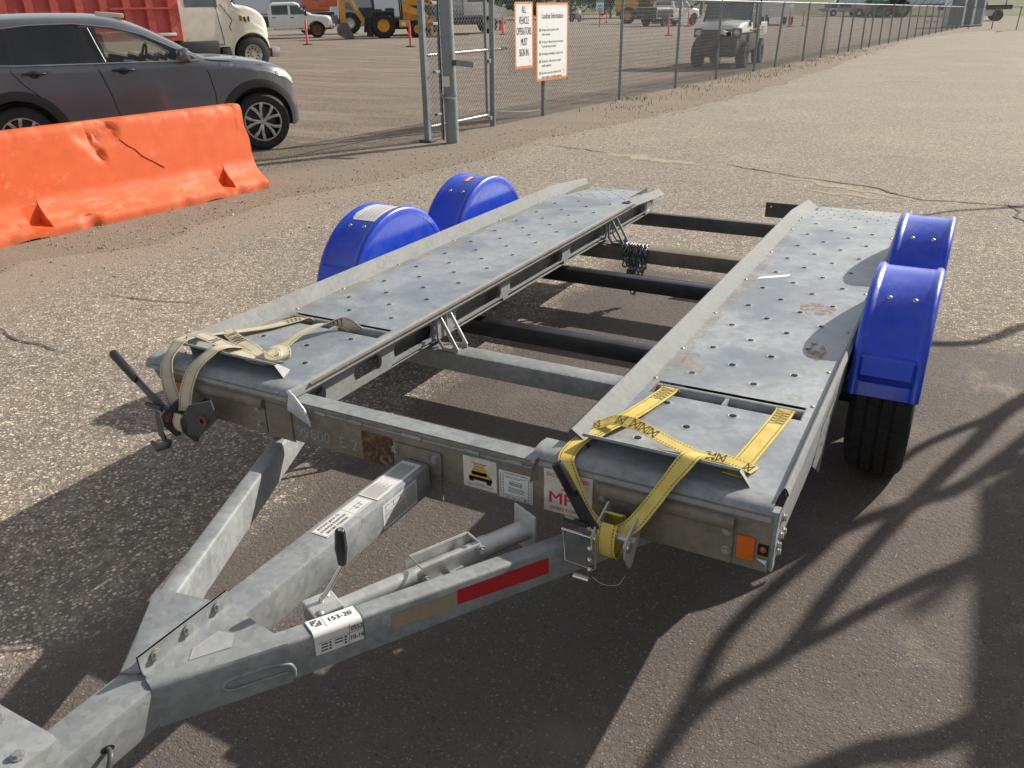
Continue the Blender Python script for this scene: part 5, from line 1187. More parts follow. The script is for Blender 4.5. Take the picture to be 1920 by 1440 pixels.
# ------------------------------------------------------------------ orange barrier
bd = Vector((-.095, -.9955, 0)).normalized(); bn = Vector((-.9955, .095, 0))
bar_ = thing('concrete_barrier', 'battered bright orange concrete barrier in front of the grey car', 'barrier', (-6.39, 6.51, 0))
prof = [(.0, .0), (.0, .04), (.004, .075), (.02, .095), (.10, .165), (.165, .245), (.18, .29), (.195, .40), (.213, .53), (.230, .66), (.246, .775), (.256, .815), (.275, .832), (.34, .834), (.395, .832), (.412, .815), (.44, .60), (.47, .29), (.55, .165), (.63, .09), (.64, .04), (.64, .0)]
def pr_at(i_or, k): return prof[i_or]
pock = [(.40, .55), (2.30, 2.46), (4.2, 4.35)]
mb = MB(); rows = []; Ls = list(np.arange(0, 5.2, .03)); bo = Vector((-6.39, 6.51, 0))
fine = []
for (u0, z0), (u1, z1) in zip(prof, prof[1:]):
    L_ = math.hypot(u1-u0, z1-z0); k = max(1, int(L_/.03)); fine += [(u0+(u1-u0)*q/k, z0+(z1-z0)*q/k) for q in range(k)]
fine.append(prof[-1])
for s_ in sorted(Ls + [a for p in pock for a in (p[0], p[0]+.002, p[1]-.002, p[1])]):
    row = []; inp = None
    for p in pock:
        if p[0] < s_ < p[1]: inp = (s_-p[0])/(p[1]-p[0])
    for (u, z) in fine:
        uu = u
        if inp is not None and .075 < z < .285 and u < .3:
            tgt = .172; uu = u + max(0, tgt-u)*(1.0-.15*inp)
        zz = z
        if z > .70:   # slopes away at the right-hand end
            pass
        e = max(0, .16-s_)/.16
        s2 = s_ + (.07*max(0, z-.30) + .02*mnoise.noise(Vector((z*7, u*5, 2))))*(1 if s_ < .1 else 0)
        P = bo + bd*(s2) + bn*uu; nz = .0018*mnoise.noise(Vector((s_*5, z*5, u*5))) + .0012*mnoise.noise(Vector((s_*17, z*17, u*13)))
        # chipped top and toe
        chip = max(0, mnoise.noise(Vector((s_*3.1, 5, 0))) - .2)*.035 + max(0, mnoise.noise(Vector((s_*13, 8, 0))) - .2)*.03
        if z > .76 and u < .36: zz -= chip*1.0*(1-max(0, u-.26)/.12); uu2 = chip*.5; P += bn*uu2
        if .0 <= z < .11 and u < .15: P += bn*max(0, mnoise.noise(Vector((s_*4.3, 21, 0)))-.05)*.10; zz += .0
        if z < .03 and u < .1: zz += max(0, mnoise.noise(Vector((s_*2.2, 31, 0)))-.25)*.07
        # broken hollow near the top at the middle
        dd = ((s_-1.62)/.22)**2 + ((z-.74)/.12)**2
        if dd < 1 and u < .3: P += bn*(.06*(1-dd)**.5*(.6+.6*abs(mnoise.noise(Vector((s_*20, z*20, 3))))))
        dd = ((s_-1.66)/.07)**2 + ((z-.58-(s_-1.66)*.8)/.07)**2
        if dd < 1 and u < .3: P += bn*(.03*(1-dd)**.5)
        row.append((P.x, P.y, zz + nz*.3)); P += bn*nz
        row[-1] = (P.x, P.y, max(0, zz+nz*.3))
    rows.append(row)
mb.sheet(rows); mb.add(rows[0], [tuple(range(len(rows[0])))]); mb.add(rows[-1], [tuple(range(len(rows[0])))])
mb.obj('barrier_block', barrier_m, bar_, smooth=35, world=True)
mb = MB()
pts = [bo+bd*s_+bn*(u-.006)+Vector((0, 0, z)) for s_, z, u in ((1.42, .66, .232), (1.36, .60, .222), (1.30, .56, .216), (1.24, .49, .206), (1.15, .43, .198), (1.05, .36, .187))]
mb.tube([p+bn*.0045 for p in pts], [.005, .005, .0045, .0045, .0045, .004], 5); mb.obj('crack_line', simple('crack_orange', (.30, .045, .012), .8), bar_, world=True)

# ------------------------------------------------------------------ road vehicles
def wheel_local(parent, x, y, r, w_, out, style, tyre=rubber, name='wheel'):
    """wheel in the vehicle's frame: axle along y, out = +1/-1 the visible side"""
    M = Matrix.Translation((x, y, r)) @ Matrix.Rotation(math.pi/2*out, 4, 'Z')
    rr = r*.66 if style in ('alloy', 'pickup') else r*.52
    if style == 'lug': rr = r*.5
    h = w_/2; mb = MB()
    mb.lathe([(rr, -h*.8), (rr*1.06, -h), (r*.90, -h), (r*.97, -h*.8), (r, -h*.5), (r, h*.5), (r*.97, h*.8), (r*.90, h), (rr*1.06, h), (rr, h*.8)], M, 36)
    if style == 'lug':
        for k in range(20):
            for s_ in (-1, 1):
                q = M @ Matrix.Rotation(2*math.pi*(k+.5*(s_ > 0))/20, 4, 'X'); mb.obox(q @ Matrix.Translation((s_*h*.5, 0, r*.99)) @ Matrix.Rotation(s_*.5, 4, 'Z'), h*1.0, r*.10, r*.09)
    o = mb.obj(name, tyre, parent, smooth=40)
    return o, M, rr, h
def spokes(o, M, rr, h, kind):
    if kind == 'alloy':
        mb = MB(); mb.lathe([(.0001, h*.35), (rr*.96, h*.1), (rr*.97, -h*.6)], M, 36); mb.obj('rim_barrel', dark_alloy, o, smooth=40)
        mb = MB()
        for k in range(5):
            a = 2*math.pi*k/5+.3
            for da in (-.19, .19):
                c0 = M @ Matrix.Rotation(a, 4, 'X') @ Vector((h*.75, 0, rr*.10)); c1 = M @ Matrix.Rotation(a+da, 4, 'X') @ Vector((h*.86, 0, rr*.62)); c2 = M @ Matrix.Rotation(a+da*1.6, 4, 'X') @ Vector((h*.86, 0, rr*.97))
                up = (M.to_3x3() @ Vector((1, 0, 0)))
                mb.bar(c0, c1, rr*.13, .02, up=up, bev=.004); mb.bar(c1, c2, rr*.16, .02, up=up, bev=.004)
        mb.lathe([(.0001, h*.88), (rr*.16, h*.86), (rr*.2, h*.7)], M, 20); mb.lathe([(rr*.93, h*.72), (rr*.96, h*.9), (rr*1.03, h*.9), (rr*1.03, h*.7)], M, 40); mb.obj('alloy_spokes', alloy, o, smooth=30)
    else:
        col, holes = kind
        mb = MB(); mb.lathe([(.0001, h*.75), (rr*.28, h*.75), (rr*.34, h*.35), (rr*.75, h*.45), (rr*.9, h*.8), (rr*1.02, h*.85), (rr*1.02, h*.6)], M, 32); mb.obj('rim', col, o, smooth=35)
        if holes:
            mb = MB()
            for k in range(holes):
                q = M @ Matrix.Rotation(2*math.pi*k/holes, 4, 'X') @ Vector((h*.42, 0, rr*.6)); ax = M.to_3x3() @ Vector((1, 0, 0)); mb.cyl(q, q+ax*h*.06, rr*.10, 10)
            mb.obj('rim_holes', hole_dark, o, kind='stuff')
class CarShell:
    def __init__(s, top, belt, sill, W, wheels, plan, tumble=.30, ar=1.12, crown=.05):
        s.top, s.belt, s.sill, s.W, s.wh, s.plan, s.tb, s.ar, s.cr = top, belt, sill, W, wheels, plan, tumble, ar, crown
    def zt(s, x): return smooth_interp(x, s.top)
    def hw(s, x, z):
        b = s.W/2*smooth_interp(x, s.plan); bl = interp(x, s.belt); zt = s.zt(x)
        y = b*(1-.05*max(0, (bl*.62-z)/bl)**1.3 - .035*max(0, (z-bl*.66)/bl))
        if z > bl: y -= (z-bl)*s.tb + .012
        d = zt-z
        if d < .11: y -= .11*(1-math.sqrt(max(0, 1-(1-d/.11)**2)))*(.9 if zt > bl+.1 else .55)
        return max(.02, y)
    def zb(s, x):
        z = interp(x, s.sill)
        for wx, r in s.wh:
            R = r*s.ar
            if abs(x-wx) < R: z = max(z, r+math.sqrt(R*R-(x-wx)**2))
        return z
    skip = None
    def body(s, n_rows=18, side=(-1, 1)):
        x0, x1 = s.top[0][0], s.top[-1][0]; xs = set(np.round(np.linspace(x0, x1, 90), 4))
        for wx, r in s.wh:
            for t in np.linspace(-1, 1, 25): xs.add(round(wx+r*s.ar*.9995*math.sin(t*math.pi/2), 4))
        mb = MB()
        for sg in side:
            rows = []
            for x in sorted(xs):
                zb, zt = s.zb(x), s.zt(x); bl = interp(x, s.belt); R = []
                for i in range(n_rows+1):
                    t = i/n_rows; t = 1-(1-t)**1.35; z = zb+(zt-zb)*t
                    R.append((x, sg*s.hw(x, z), z))
                yt = abs(R[-1][1])
                for q in (.75, .5, .25, 0): R.append((x, sg*yt*q, zt+s.cr*(1-q*q)*(1 if zt > bl+.1 else .6)))
                rows.append(R)
            k0 = len(mb.f); mb.sheet(rows)
            if s.skip:
                keep = [f for f in mb.f[k0:] if not s.skip(sum(mb.v[i][0] for i in f)/4, sum(mb.v[i][2] for i in f)/4, min(abs(mb.v[i][1]) for i in f))]
                mb.f = mb.f[:k0]+keep; mb.m = mb.m[:len(mb.f)]
            for R in (rows[0], rows[-1]): mb.add([p for p in R]+[(R[0][0], 0, R[0][2])], [tuple(range(len(R)+1))])
        return mb
    def panel(s, poly, sg, off=.005, nx=14, nz=8):
        """side panel: poly = (lower curve, upper curve) over a common x range"""
        lo, hi = poly; x0, x1 = lo[0][0], lo[-1][0]; rows = []
        for i in range(nx+1):
            x = x0+(x1-x0)*i/nx; a, b = interp(x, lo), interp(x, hi)
            rows.append([(x, sg*(s.hw(x, a+(b-a)*j/nz)+off), a+(b-a)*j/nz) for j in range(nz+1)])
        mb = MB(); mb.sheet(rows); return mb
    def strip(s, pts, sg, r=.008, off=.006):
        mb = MB(); mb.tube([(x, sg*(s.hw(x, z)+off), z) for x, z in pts], r, 6); return mb
    def arch(s, wx, r, sg, w_=.095, off=.012):
        rows = []; R0 = r*s.ar
        for t in np.linspace(-.08, math.pi+.08, 30):
            q = []
            for k, o in ((0, -.03), (0, off), (.5, off+.006), (1, off), (1.05, -.01)):
                R = R0-.008+w_*k; x, z = wx+R*math.cos(t), r+R*math.sin(t); z = max(z, .18); q.append((x, sg*(s.hw(x, min(z, s.zt(x)-.05))+o), z))
            rows.append(q)
        mb = MB(); mb.sheet(rows); return mb
def seam(sh, pts, sg, parent, name='door_seam'): return sh.strip(pts, sg, .005, .001).obj(name, hole_dark, parent)
# grey SUV: x forward, its right side (-y) faces the camera
ang = rad(57.5)
suv = thing('parked_car', 'dark grey compact SUV parked behind the orange barrier', 'car', (0, 0, 0), ang, scale=1.045)
fw = Vector((-8.391, 8.565)); dx_ = Vector((math.cos(ang), math.sin(ang))); ly = Vector((-dx_.y, dx_.x))
o_ = fw - dx_*1.33*1.045 + ly*.80*1.045; suv.location = (o_.x, o_.y, 0)
sh = CarShell([(-2.27, .95), (-2.20, 1.12), (-2.05, 1.38), (-1.88, 1.50), (-1.4, 1.575), (-.6, 1.585), (-.2, 1.555), (.12, 1.455), (.45, 1.285), (.74, 1.12), (1.1, 1.085), (1.45, 1.035), (1.70, .955), (1.83, .83), (1.90, .64), (1.92, .5)],
              [(-2.3, 1.12), (-1.8, 1.11), (-.9, 1.10), (.7, 1.08), (1.2, 1.0), (2.0, .8)], [(-2.3, .34), (-1.9, .30), (-1.5, .26), (1.5, .26), (1.7, .27), (1.92, .30)], 1.84, [(-1.33, .345), (1.33, .345)],
              [(-2.3, .80), (-2.0, .94), (-1.5, 1.0), (1.1, 1.0), (1.45, .97), (1.65, .90), (1.80, .78), (1.92, .50)], .33, 1.22)
TW = [(-1.9, 1.34), (-1.55, 1.445), (-1.05, 1.50), (-.6, 1.507), (-.2, 1.46), (.10, 1.38), (.40, 1.235), (.64, 1.115)]
sh.skip = lambda x, z, y: (-.38 < x < .60 and 1.115 < z < interp(x, TW)-.005 and y > .3)
sh.body(26).obj('body', car_grey, suv, smooth=40)
R_ = -1
mb = MB(); mb.box(-2.0, 1.6, -.60, .60, .22, .55)
for wx in (-1.33, 1.33): mb.prism([(.46*math.cos(a), .46*math.sin(a)+.34) for a in np.linspace(-.15, math.pi+.15, 20)], Matrix(((1, 0, 0, wx), (0, 0, 1, -.66), (0, 1, 0, 0), (0, 0, 0, 1))), 1.32)
mb.obj('underbody', machine_dark, suv)
for wx in (-1.33, 1.33):
    sh.arch(wx, .345, R_).obj('wheel_arch_trim', trim_black, suv, smooth=40)
    for sg in (-1, 1):
        o, M, rr, h = wheel_local(suv, wx, sg*.80, .345, .225, -sg if False else sg, 'alloy'); spokes(o, M, rr, h, 'alloy')
def sill_trim(x0, x1, z0, z1): return sh.panel(([(x0, z0), (x1, z0)], [(x0, z1), (x1, z1)]), R_, .012, 8, 3)
sill_trim(-.90, .90, .24, .36).obj('sill_trim', trim_black, suv, smooth=40)
sh.panel(([(1.735, .27), (1.91, .29)], [(1.745, .50), (1.915, .48)]), R_, .010, 8, 3).obj('bumper_trim', trim_black, suv, smooth=40)
top_w = lambda a, b: [(x, z) for x, z in TW if a <= x <= b]
fb = lambda x: interp(x, [(-1.9, 1.18), (-1.55, 1.135), (-1.2, 1.12), (.7, 1.108)])
tw_ = lambda x: interp(x, top_w(-9, 9))
def win(x0, x1, mat, name, lo=0.0, hi=0.0):
    xs_ = np.linspace(x0, x1, 12); o = sh.panel(([(x, fb(x)+lo) for x in xs_], [(x, max(fb(x)+lo+.004, tw_(x)-hi)) for x in xs_]), R_, .006, 16, 8).obj(name, mat, suv, smooth=60); return o
win(-1.86, -1.30, dark_glass, 'rear_quarter_window'); win(-1.24, -.55, dark_glass, 'rear_door_window')
win(-.38, .63, clear_glass, 'front_door_window')
sh.panel(([(-.56, 1.115), (-.38, 1.115)], [(-.56, 1.485), (-.38, 1.475)]), R_, .007, 3, 6).obj('centre_pillar', trim_black, suv)
sh.panel(([(-1.30, 1.13), (-1.24, 1.13)], [(-1.30, 1.465), (-1.24, 1.475)]), R_, .007, 3, 6).obj('rear_pillar', trim_black, suv)
sh.strip([(x, z+.012) for x, z in top_w(-9, 9)], R_, .0085, .008).obj('window_chrome', alloy, suv, smooth=60)
sh.strip([(x, fb(x)-.012) for x in np.linspace(-1.9, .68, 16)], R_, .0095, .008).obj('window_chrome', alloy, suv, smooth=60)
sh.strip([(-.455, 1.475), (-.40, 1.29), (-.345, 1.12)], R_, .0035, .009).obj('window_chrome', alloy, suv)
# interior seen through the front window: seats, wheel, far pillar
mb = MB(); mb.obox(Matrix.Translation((-.33, -.36, .90)) @ Matrix.Rotation(rad(-12), 4, 'Y'), .16, .46, .72, .06); mb.obox(Matrix.Translation((-.41, -.36, 1.30)), .10, .26, .2, .04); mb.obj('front_seat', seat_grey, suv, smooth=50)
mb = MB(); mb.obox(Matrix.Translation((-.33, .36, .90)) @ Matrix.Rotation(rad(-12), 4, 'Y'), .16, .46, .72, .06); mb.obox(Matrix.Translation((-.41, .36, 1.30)), .10, .26, .2, .04); mb.obj('front_seat', seat_grey, suv, smooth=50)
mb = MB(); mb.tube([(.22+.07*math.sin(a)*.5, .36+.18*math.cos(a), 1.10+.15*math.sin(a)) for a in np.linspace(0, 6.28, 20)], .016, 6); mb.obj('steering_wheel', trim_black, suv, smooth=60)
mb = MB(); mb.box(.34, .75, -.70, .70, .85, 1.105); mb.obj('dashboard', trim_black, suv)
# cut-through for the cabin: dark liner behind the side glass
mb = MB(); mb.box(-1.9, .7, -.70, .70, .60, .62); mb.obj('cabin_floor', trim_black, suv)
seam(sh, [(-.46, 1.10), (-.43, 1.02), (-.36, .80), (-.30, .50), (-.28, .28)], R_, suv); seam(sh, [(.66, 1.09), (.76, .95), (.80, .70), (.80, .50)], R_, suv)
seam(sh, [(-1.30, 1.12), (-1.31, 1.05), (-1.20, .90), (-1.05, .76)], R_, suv); seam(sh, [(.74, 1.10), (1.0, 1.07), (1.4, 1.01), (1.66, .93)], R_, suv, 'bonnet_seam')
for hx in (-1.09, -.18):
    mb = MB(); y = -(sh.hw(hx, 1.02)+.03); pts = [(hx-.12, y+.028, 1.025), (hx-.09, y, 1.025), (hx, y-.004, 1.028), (hx+.09, y, 1.025), (hx+.12, y+.028, 1.025)]
    mb.tube(pts, [.010, .015, .017, .015, .010], 8); mb.obj('door_handle', trim_black, suv, smooth=60)
    mb = MB(); mb.lathe([(.0001, 0), (.05, .003), (.055, .0)], Matrix.Translation((hx, y+.024, 1.015)) @ Matrix.Rotation(-math.pi/2, 4, 'Z') @ Matrix.Diagonal((1, 1, .7, 1)), 16); mb.obj('handle_recess', trim_black, suv, smooth=60)
mb = MB(); y = -(sh.hw(.5, 1.1)+.12); mb.obox(Matrix.Translation((.48, y, 1.17)) @ Matrix.Rotation(rad(8), 4, 'Z'), .12, .20, .15, .05); mi = mb.obj('wing_mirror', car_grey, suv, smooth=60)
mb = MB(); mb.bar((.52, y+.05, 1.12), (.58, y+.16, 1.10), .05, .04); mb.obj('mirror_stalk', trim_black, mi)
sh.panel(([(1.60, .90), (1.72, .84), (1.84, .74)], [(1.60, .955), (1.72, .925), (1.84, .80)]), R_, .006, 8, 4).obj('headlight', lamp_lens, suv, smooth=60)
sh.panel(([(1.575, .895), (1.635, .875)], [(1.575, .935), (1.635, .925)]), R_, .008, 3, 2).obj('side_marker', amber, suv)
mb = MB(); mb.obox(Matrix.Translation((-.15, -.22, 1.605)) @ Matrix.Rotation(rad(5), 4, 'Y'), .30, .14, .05, .012); cb_ = mb.obj('pale_block', tape_cream, None, smooth=40)
cb_.matrix_world = Matrix.Translation(suv.location) @ Matrix.Rotation(ang, 4, 'Z') @ Matrix.Scale(1.045, 4); tag(cb_, 'small cream coloured block lying on the grey car roof', 'block')
# far side glass of the car
sh.panel(([(x, fb(x)) for x in np.linspace(-.38, .63, 12)], [(x, max(fb(x)+.004, tw_(x))) for x in np.linspace(-.38, .63, 12)]), 1, .006, 16, 6).obj('front_door_window', clear_glass, suv, smooth=60)

def local_thing(name, label, cat, x, y, heading, group=None, z=None, scale=1.):
    """a vehicle: x forward along heading (degrees from +X), y to its left"""
    return thing(name, label, cat, (x, y, gz(x, y) if z is None else z), rad(heading), group, scale)
def B(t, name, mat, x0, x1, y0, y1, z0, z1, bev=.0, parent=None, smooth=None):
    mb = MB(); mb.obox(Matrix.Translation(((x0+x1)/2, (y0+y1)/2, (z0+z1)/2)), x1-x0, y1-y0, z1-z0, bev); return mb.obj(name, mat, parent or t, smooth=smooth or (40 if bev else None))
def PR(t, name, mat, poly, y0, y1, parent=None, smooth=None):
    """side silhouette (x, z) with a real width"""
    mb = MB(); M = Matrix(((1, 0, 0, 0), (0, 0, 1, y0), (0, 1, 0, 0), (0, 0, 0, 1))); mb.prism(poly, M, y1-y0); return mb.obj(name, mat, parent or t, smooth=smooth)
# ---- white dump truck with a ribbed red box, facing right
hd = 68.
ux, uy = Vector((math.cos(rad(hd)), math.sin(rad(hd)))), Vector((-math.sin(rad(hd)), math.cos(rad(hd))))
fwp = Vector((-18.75, 19.15)); o_ = fwp + uy*.90
tk = thing('dump_truck', 'white dump truck with a faded ribbed red tipper box', 'truck', (o_.x, o_.y, gz(o_.x, o_.y)), rad(hd), scale=.90)
# origin: front axle centre; right side is y = -1.1
top = [(-2.15, 3.2), (-1.02, 3.15), (-.62, 2.55), (-.42, 2.02), (.0, 1.93), (.35, 1.78), (.60, 1.5), (.70, 1.12), (.74, .8)]
tsh = CarShell(top, [(-2.2, 1.9), (-.5, 1.86), (.8, 1.0)], [(-2.2, .80), (-.72, .78), (-.70, .55), (.5, .62), (.78, .62)], 2.3, [(0, .54)], [(-2.2, .90), (-.6, .92), (-.2, .98), (.35, .96), (.6, .86), (.74, .60)], .05, 1.17, .05)
tsh.body(20).obj('cab_body', cream_paint, tk, smooth=35)
tsh.panel(([(-1.95, 1.92), (-1.05, 1.92), (-.95, 1.92)], [(-1.95, 2.9), (-1.05, 2.9), (-.95, 2.80)]), -1, .01).obj('door_window', window_glass, tk)
tsh.strip([(-1.02, 3.0), (-1.0, 1.9), (-.93, 1.3), (-.88, .85)], -1, .012, .002).obj('door_seam', hole_dark, tk); tsh.strip([(-2.02, 3.0), (-2.02, .85), (-.9, .85)], -1, .012, .002).obj('door_seam', hole_dark, tk)
tsh.strip([(-.86, 2.0), (-.55, 1.55), (-.66, 1.35), (-.62, 1.25)], -1, .012, .004).obj('bonnet_seam', hole_dark, tk)
for x0 in (-.20, -.07): tsh.panel(([(x0, 1.50), (x0+.07, 1.48)], [(x0-.05, 1.66), (x0+.02, 1.64)]), -1, .01, 2, 2).obj('vent', hole_dark, tk)
tsh.panel(([(-.33, 1.52), (-.25, 1.51)], [(-.36, 1.68), (-.28, 1.66)]), -1, .014, 2, 2).obj('side_marker', amber, tk)
tsh.panel(([(.56, .80), (.68, .82)], [(.56, 1.02), (.68, 1.0)]), -1, .012, 2, 2).obj('turn_lamp', amber, tk)
tsh.arch(0, .54, -1, .06, .02).obj('wheel_arch', cream_paint, tk, smooth=40)
B(tk, 'bumper', alloy, .62, .90, -1.12, 1.12, .42, .72, .04)
B(tk, 'fuel_tank', machine_dark, -2.6, -1.05, -1.1, -.5, .48, .98, .08); B(tk, 'step_box', machine_dark, -1.0, -.72, -1.1, -.6, .45, .75, .02)
B(tk, 'chassis_rail', machine_dark, -6.9, .4, -.45, .45, .75, 1.02)
mb = MB(); mb.tube([(-.55, -1.15, 2.05), (-.5, -1.32, 2.2), (-.5, -1.35, 2.9)], .02, 6); mb.obox(Matrix.Translation((-.5, -1.38, 2.75)), .08, .22, .5, .02); mb.obj('mirror', trim_black, tk)
for x in (0, -5.0, -6.25):
    for sg in (-1, 1):
        o, M, rr, h = wheel_local(tk, x, sg*.98 if x == 0 else sg*.92, .54, .30 if x == 0 else .55, sg, 'truck'); spokes(o, M, rr, h, (alloy, 10))
# red box: panels between upright ribs
B(tk, 'box_wall', dump_red, -6.95, -2.32, -1.12, 1.12, 1.10, 2.9, .0)
nr = 8
for k in range(nr):
    x = -6.85+k*(4.42/(nr-1)); mb = MB(); mb.prism([(x-.13, -1.12), (x-.10, -1.30), (x+.10, -1.30), (x+.13, -1.12)], Matrix.Translation((0, 0, 1.12)), 1.8); mb.obj('box_rib', dump_red, tk)
B(tk, 'box_rail', dump_red, -7.0, -2.28, -1.33, -1.10, 2.82, 3.0); B(tk, 'box_rail', dump_red, -7.0, -2.28, -1.34, -1.10, 1.02, 1.16)
B(tk, 'side_bar', dump_red, -4.2, -2.3, -1.34, -1.29, 1.88, 1.93)
PR(tk, 'front_bulkhead', dump_red, [(-2.32, 1.0), (-2.2, 1.0), (-2.2, 3.1), (-2.32, 3.1)], -1.2, 1.2)
B(tk, 'tarp_arm_bracket', white_paint, -3.0, -2.45, -1.42, -1.12, 1.16, 1.24, .01); B(tk, 'tailgate', rust_brown, -7.12, -6.97, -1.2, 1.2, 1.0, 3.0); B(tk, 'mud_guard', machine_dark, -6.8, -4.4, -1.15, -.6, 1.0, 1.06)
# ---- cargo body at the far left edge
q = Vector((-30.3, 19.6)); cg = local_thing('flatbed_cargo', 'weathered beige crate load at the far left behind the red box', 'load', q.x, q.y, 28)
B(cg, 'crate_body', simple("weathered_beige", (.33, .30, .22), .8, 0, .35, 1.5), -3, 1.0, -1.1, 1.1, 1.0, 3.4); B(cg, 'end_post', rust_brown, 1.05, 1.30, -1.1, 1.1, .9, 3.4)
B(cg, 'deck_frame', rust_brown, -3.2, 1.35, -1.15, 1.15, .7, .95)
for x in (-2.2, .4):
    for sg in (-1, 1):
        o, M, rr, h = wheel_local(cg, x, sg*.9, .45, .28, sg, 'truck'); spokes(o, M, rr, h, (rust_brown, 0))
# ---- pickups
def pickup(name, label, x, y, hd, mats=None, bed=white_paint, chrome_front=False, top_rack=False):
    t = local_thing(name, label, 'pickup truck', x, y, hd)
    top = [(-2.95, 1.05), (-2.9, 1.32), (-.92, 1.34), (-.86, 1.78), (-.70, 1.90), (.55, 1.92), (.80, 1.82), (1.30, 1.36), (1.5, 1.26), (2.45, 1.16), (2.62, 1.05), (2.66, .8)]
    top = [(a, b) for a, b in top]
    sp_ = CarShell(top, [(-3, 1.25), (1.3, 1.25), (2.7, 1.0)], [(-3, .55), (2.7, .55)], 2.0, [(-1.85, .41), (1.75, .41)], [(-2.95, .96), (1.9, 1.0), (2.4, .95), (2.66, .82)], .22, 1.15, .03)
    sp_.zt = lambda xx: interp(xx, top)
    sp_.body(12).obj('body', white_paint, t, smooth=30)
    for sg in (-1, 1):
        sp_.panel(([(-.72, 1.27), (.20, 1.27)], [(-.70, 1.75), (.20, 1.77)]), sg, .012, 5, 4).obj('side_window', window_glass, t); sp_.panel(([(.34, 1.27), (1.22, 1.27)], [(.34, 1.77), (.70, 1.74)]), sg, .012, 6, 4).obj('side_window', window_glass, t)
        sp_.strip([(.27, 1.8), (.27, .62)], sg, .012, .0).obj('door_seam', hole_dark, t); sp_.strip([(-.80, 1.6), (-.80, .62)], sg, .012, .0).obj('door_seam', hole_dark, t); sp_.strip([(1.32, 1.25), (1.25, .62)], sg, .012, .0).obj('door_seam', hole_dark, t)
        for hx in (-.62, .40): B(t, 'door_handle', trim_black, hx-.1, hx+.1, sg*.985-.02, sg*.985+.02, 1.10, 1.14)
        mb = MB(); mb.obox(Matrix.Translation((1.2, sg*1.14, 1.32)), .12, .24, .24, .03); mb.obj('mirror', trim_black, t)
        B(t, 'running_board', white_paint, -.9, 1.1, sg*.93-.09, sg*.93+.09, .42, .50)
    for wx in (-1.85, 1.75):
        for sg in (-1, 1):
            o, M, rr, h = wheel_local(t, wx, sg*.86, .41, .27, sg, 'pickup'); spokes(o, M, rr, h, (rust_brown if not chrome_front else dark_alloy, 0)); sp_.arch(wx, .41, sg, .04, .02).obj('wheel_arch', trim_black, t)
    B(t, 'bumper', alloy, 2.56, 2.78, -.95, .95, .5, .72, .03); B(t, 'grille', trim_black, 2.60, 2.70, -.6, .6, .76, 1.06); B(t, 'rear_window', window_glass, -.915, -.90, -.7, .7, 1.36, 1.72); B(t, 'tailgate', bed, -2.99, -2.94, -.93, .93, .62, 1.30); B(t, 'rear_bumper', trim_black, -3.12, -2.96, -.93, .93, .5, .62)
    B(t, 'bed_floor', trim_black, -2.85, -1.0, -.80, .80, 1.345, 1.36)
    mb = MB(); mb.sheet([[(1.36, -.66, 1.38), (1.36, .66, 1.38)], [(.86, -.60, 1.83), (.86, .60, 1.83)]]); mb.obj('windscreen', window_glass, t)
    if bed is not white_paint:
        for sg in (-1, 1): sp_.panel(([(-2.9, .62), (-.95, .62)], [(-2.9, 1.30), (-.95, 1.31)]), sg, .016, 8, 4).obj('bed_side', bed, t)
    return t
pickup('parked_pickup', 'white crew cab pickup parked beyond the dump truck bonnet', -37.1, 41.0, 38, bed=machine_dark)
pk = pickup('parked_pickup', 'white and black pickup parked facing away behind the fence', -22.4, 67.6, 72, bed=machine_dark, chrome_front=True)
# ---- backhoe loader: x forward (loader bucket end), digging arm at the back
bh = local_thing('backhoe_loader', 'yellow backhoe loader with its digging arm lowered to the left', 'backhoe', -29.7, 41.7, 40, scale=.87)
for x, y, r, w_ in ((-.9, -.95, .74, .5), (-.9, .95, .74, .5), (1.25, -.9, .50, .34), (1.25, .9, .50, .34)):
    o, M, rr, h = wheel_local(bh, x, y, r, w_, 1 if y > 0 else -1, 'lug'); spokes(o, M, rr, h, (machine_yellow, 0))
B(bh, 'chassis', machine_dark, -1.6, 1.9, -.45, .45, .5, 1.0); PR(bh, 'bonnet', machine_yellow, [(.35, .85), (2.0, .85), (2.05, 1.25), (1.9, 1.5), (.35, 1.62)], -.42, .42); B(bh, 'battery_box', machine_yellow, .1, .75, -.92, -.5, .62, 1.05, .02); B(bh, 'decal_panel', white_sticker, .25, .5, -.93, -.915, .7, .92)
B(bh, 'operator_platform', machine_dark, -1.5, .3, -.75, .75, .95, 1.15)
for x, y in ((-1.35, -.7), (-1.35, .7), (.35, -.7), (.35, .7)):
    mb = MB(); mb.bar((x, y, 1.1), (x-(.12 if x < 0 else .05), y, 2.72), .09, .09); mb.obj('canopy_post', machine_dark, bh)
B(bh, 'canopy_roof', machine_yellow, -1.65, .5, -.85, .85, 2.7, 2.82, .03)
B(bh, 'seat', machine_dark, -.65, -.1, -.3, .3, 1.15, 1.75, .08); B(bh, 'fender_guard', machine_dark, -1.5, -.2, -1.2, -.65, 1.48, 1.60, .03); B(bh, 'console', machine_dark, -1.3, -.9, -.5, .5, 1.15, 1.7, .05)
for sg in (-1, 1): PR(bh, 'loader_arm', machine_yellow, [(.35, 1.75), (.55, 1.95), (1.45, 1.62), (2.2, .62), (2.05, .45), (1.30, 1.30), (.35, 1.55)], sg*.62-.07, sg*.62+.07)
PR(bh, 'loader_bucket', machine_yellow, [(2.1, .10), (2.9, .08), (2.95, .16), (2.25, .25), (2.2, .85), (2.45, 1.05), (2.35, 1.1), (2.05, .9)], -1.1, 1.1)
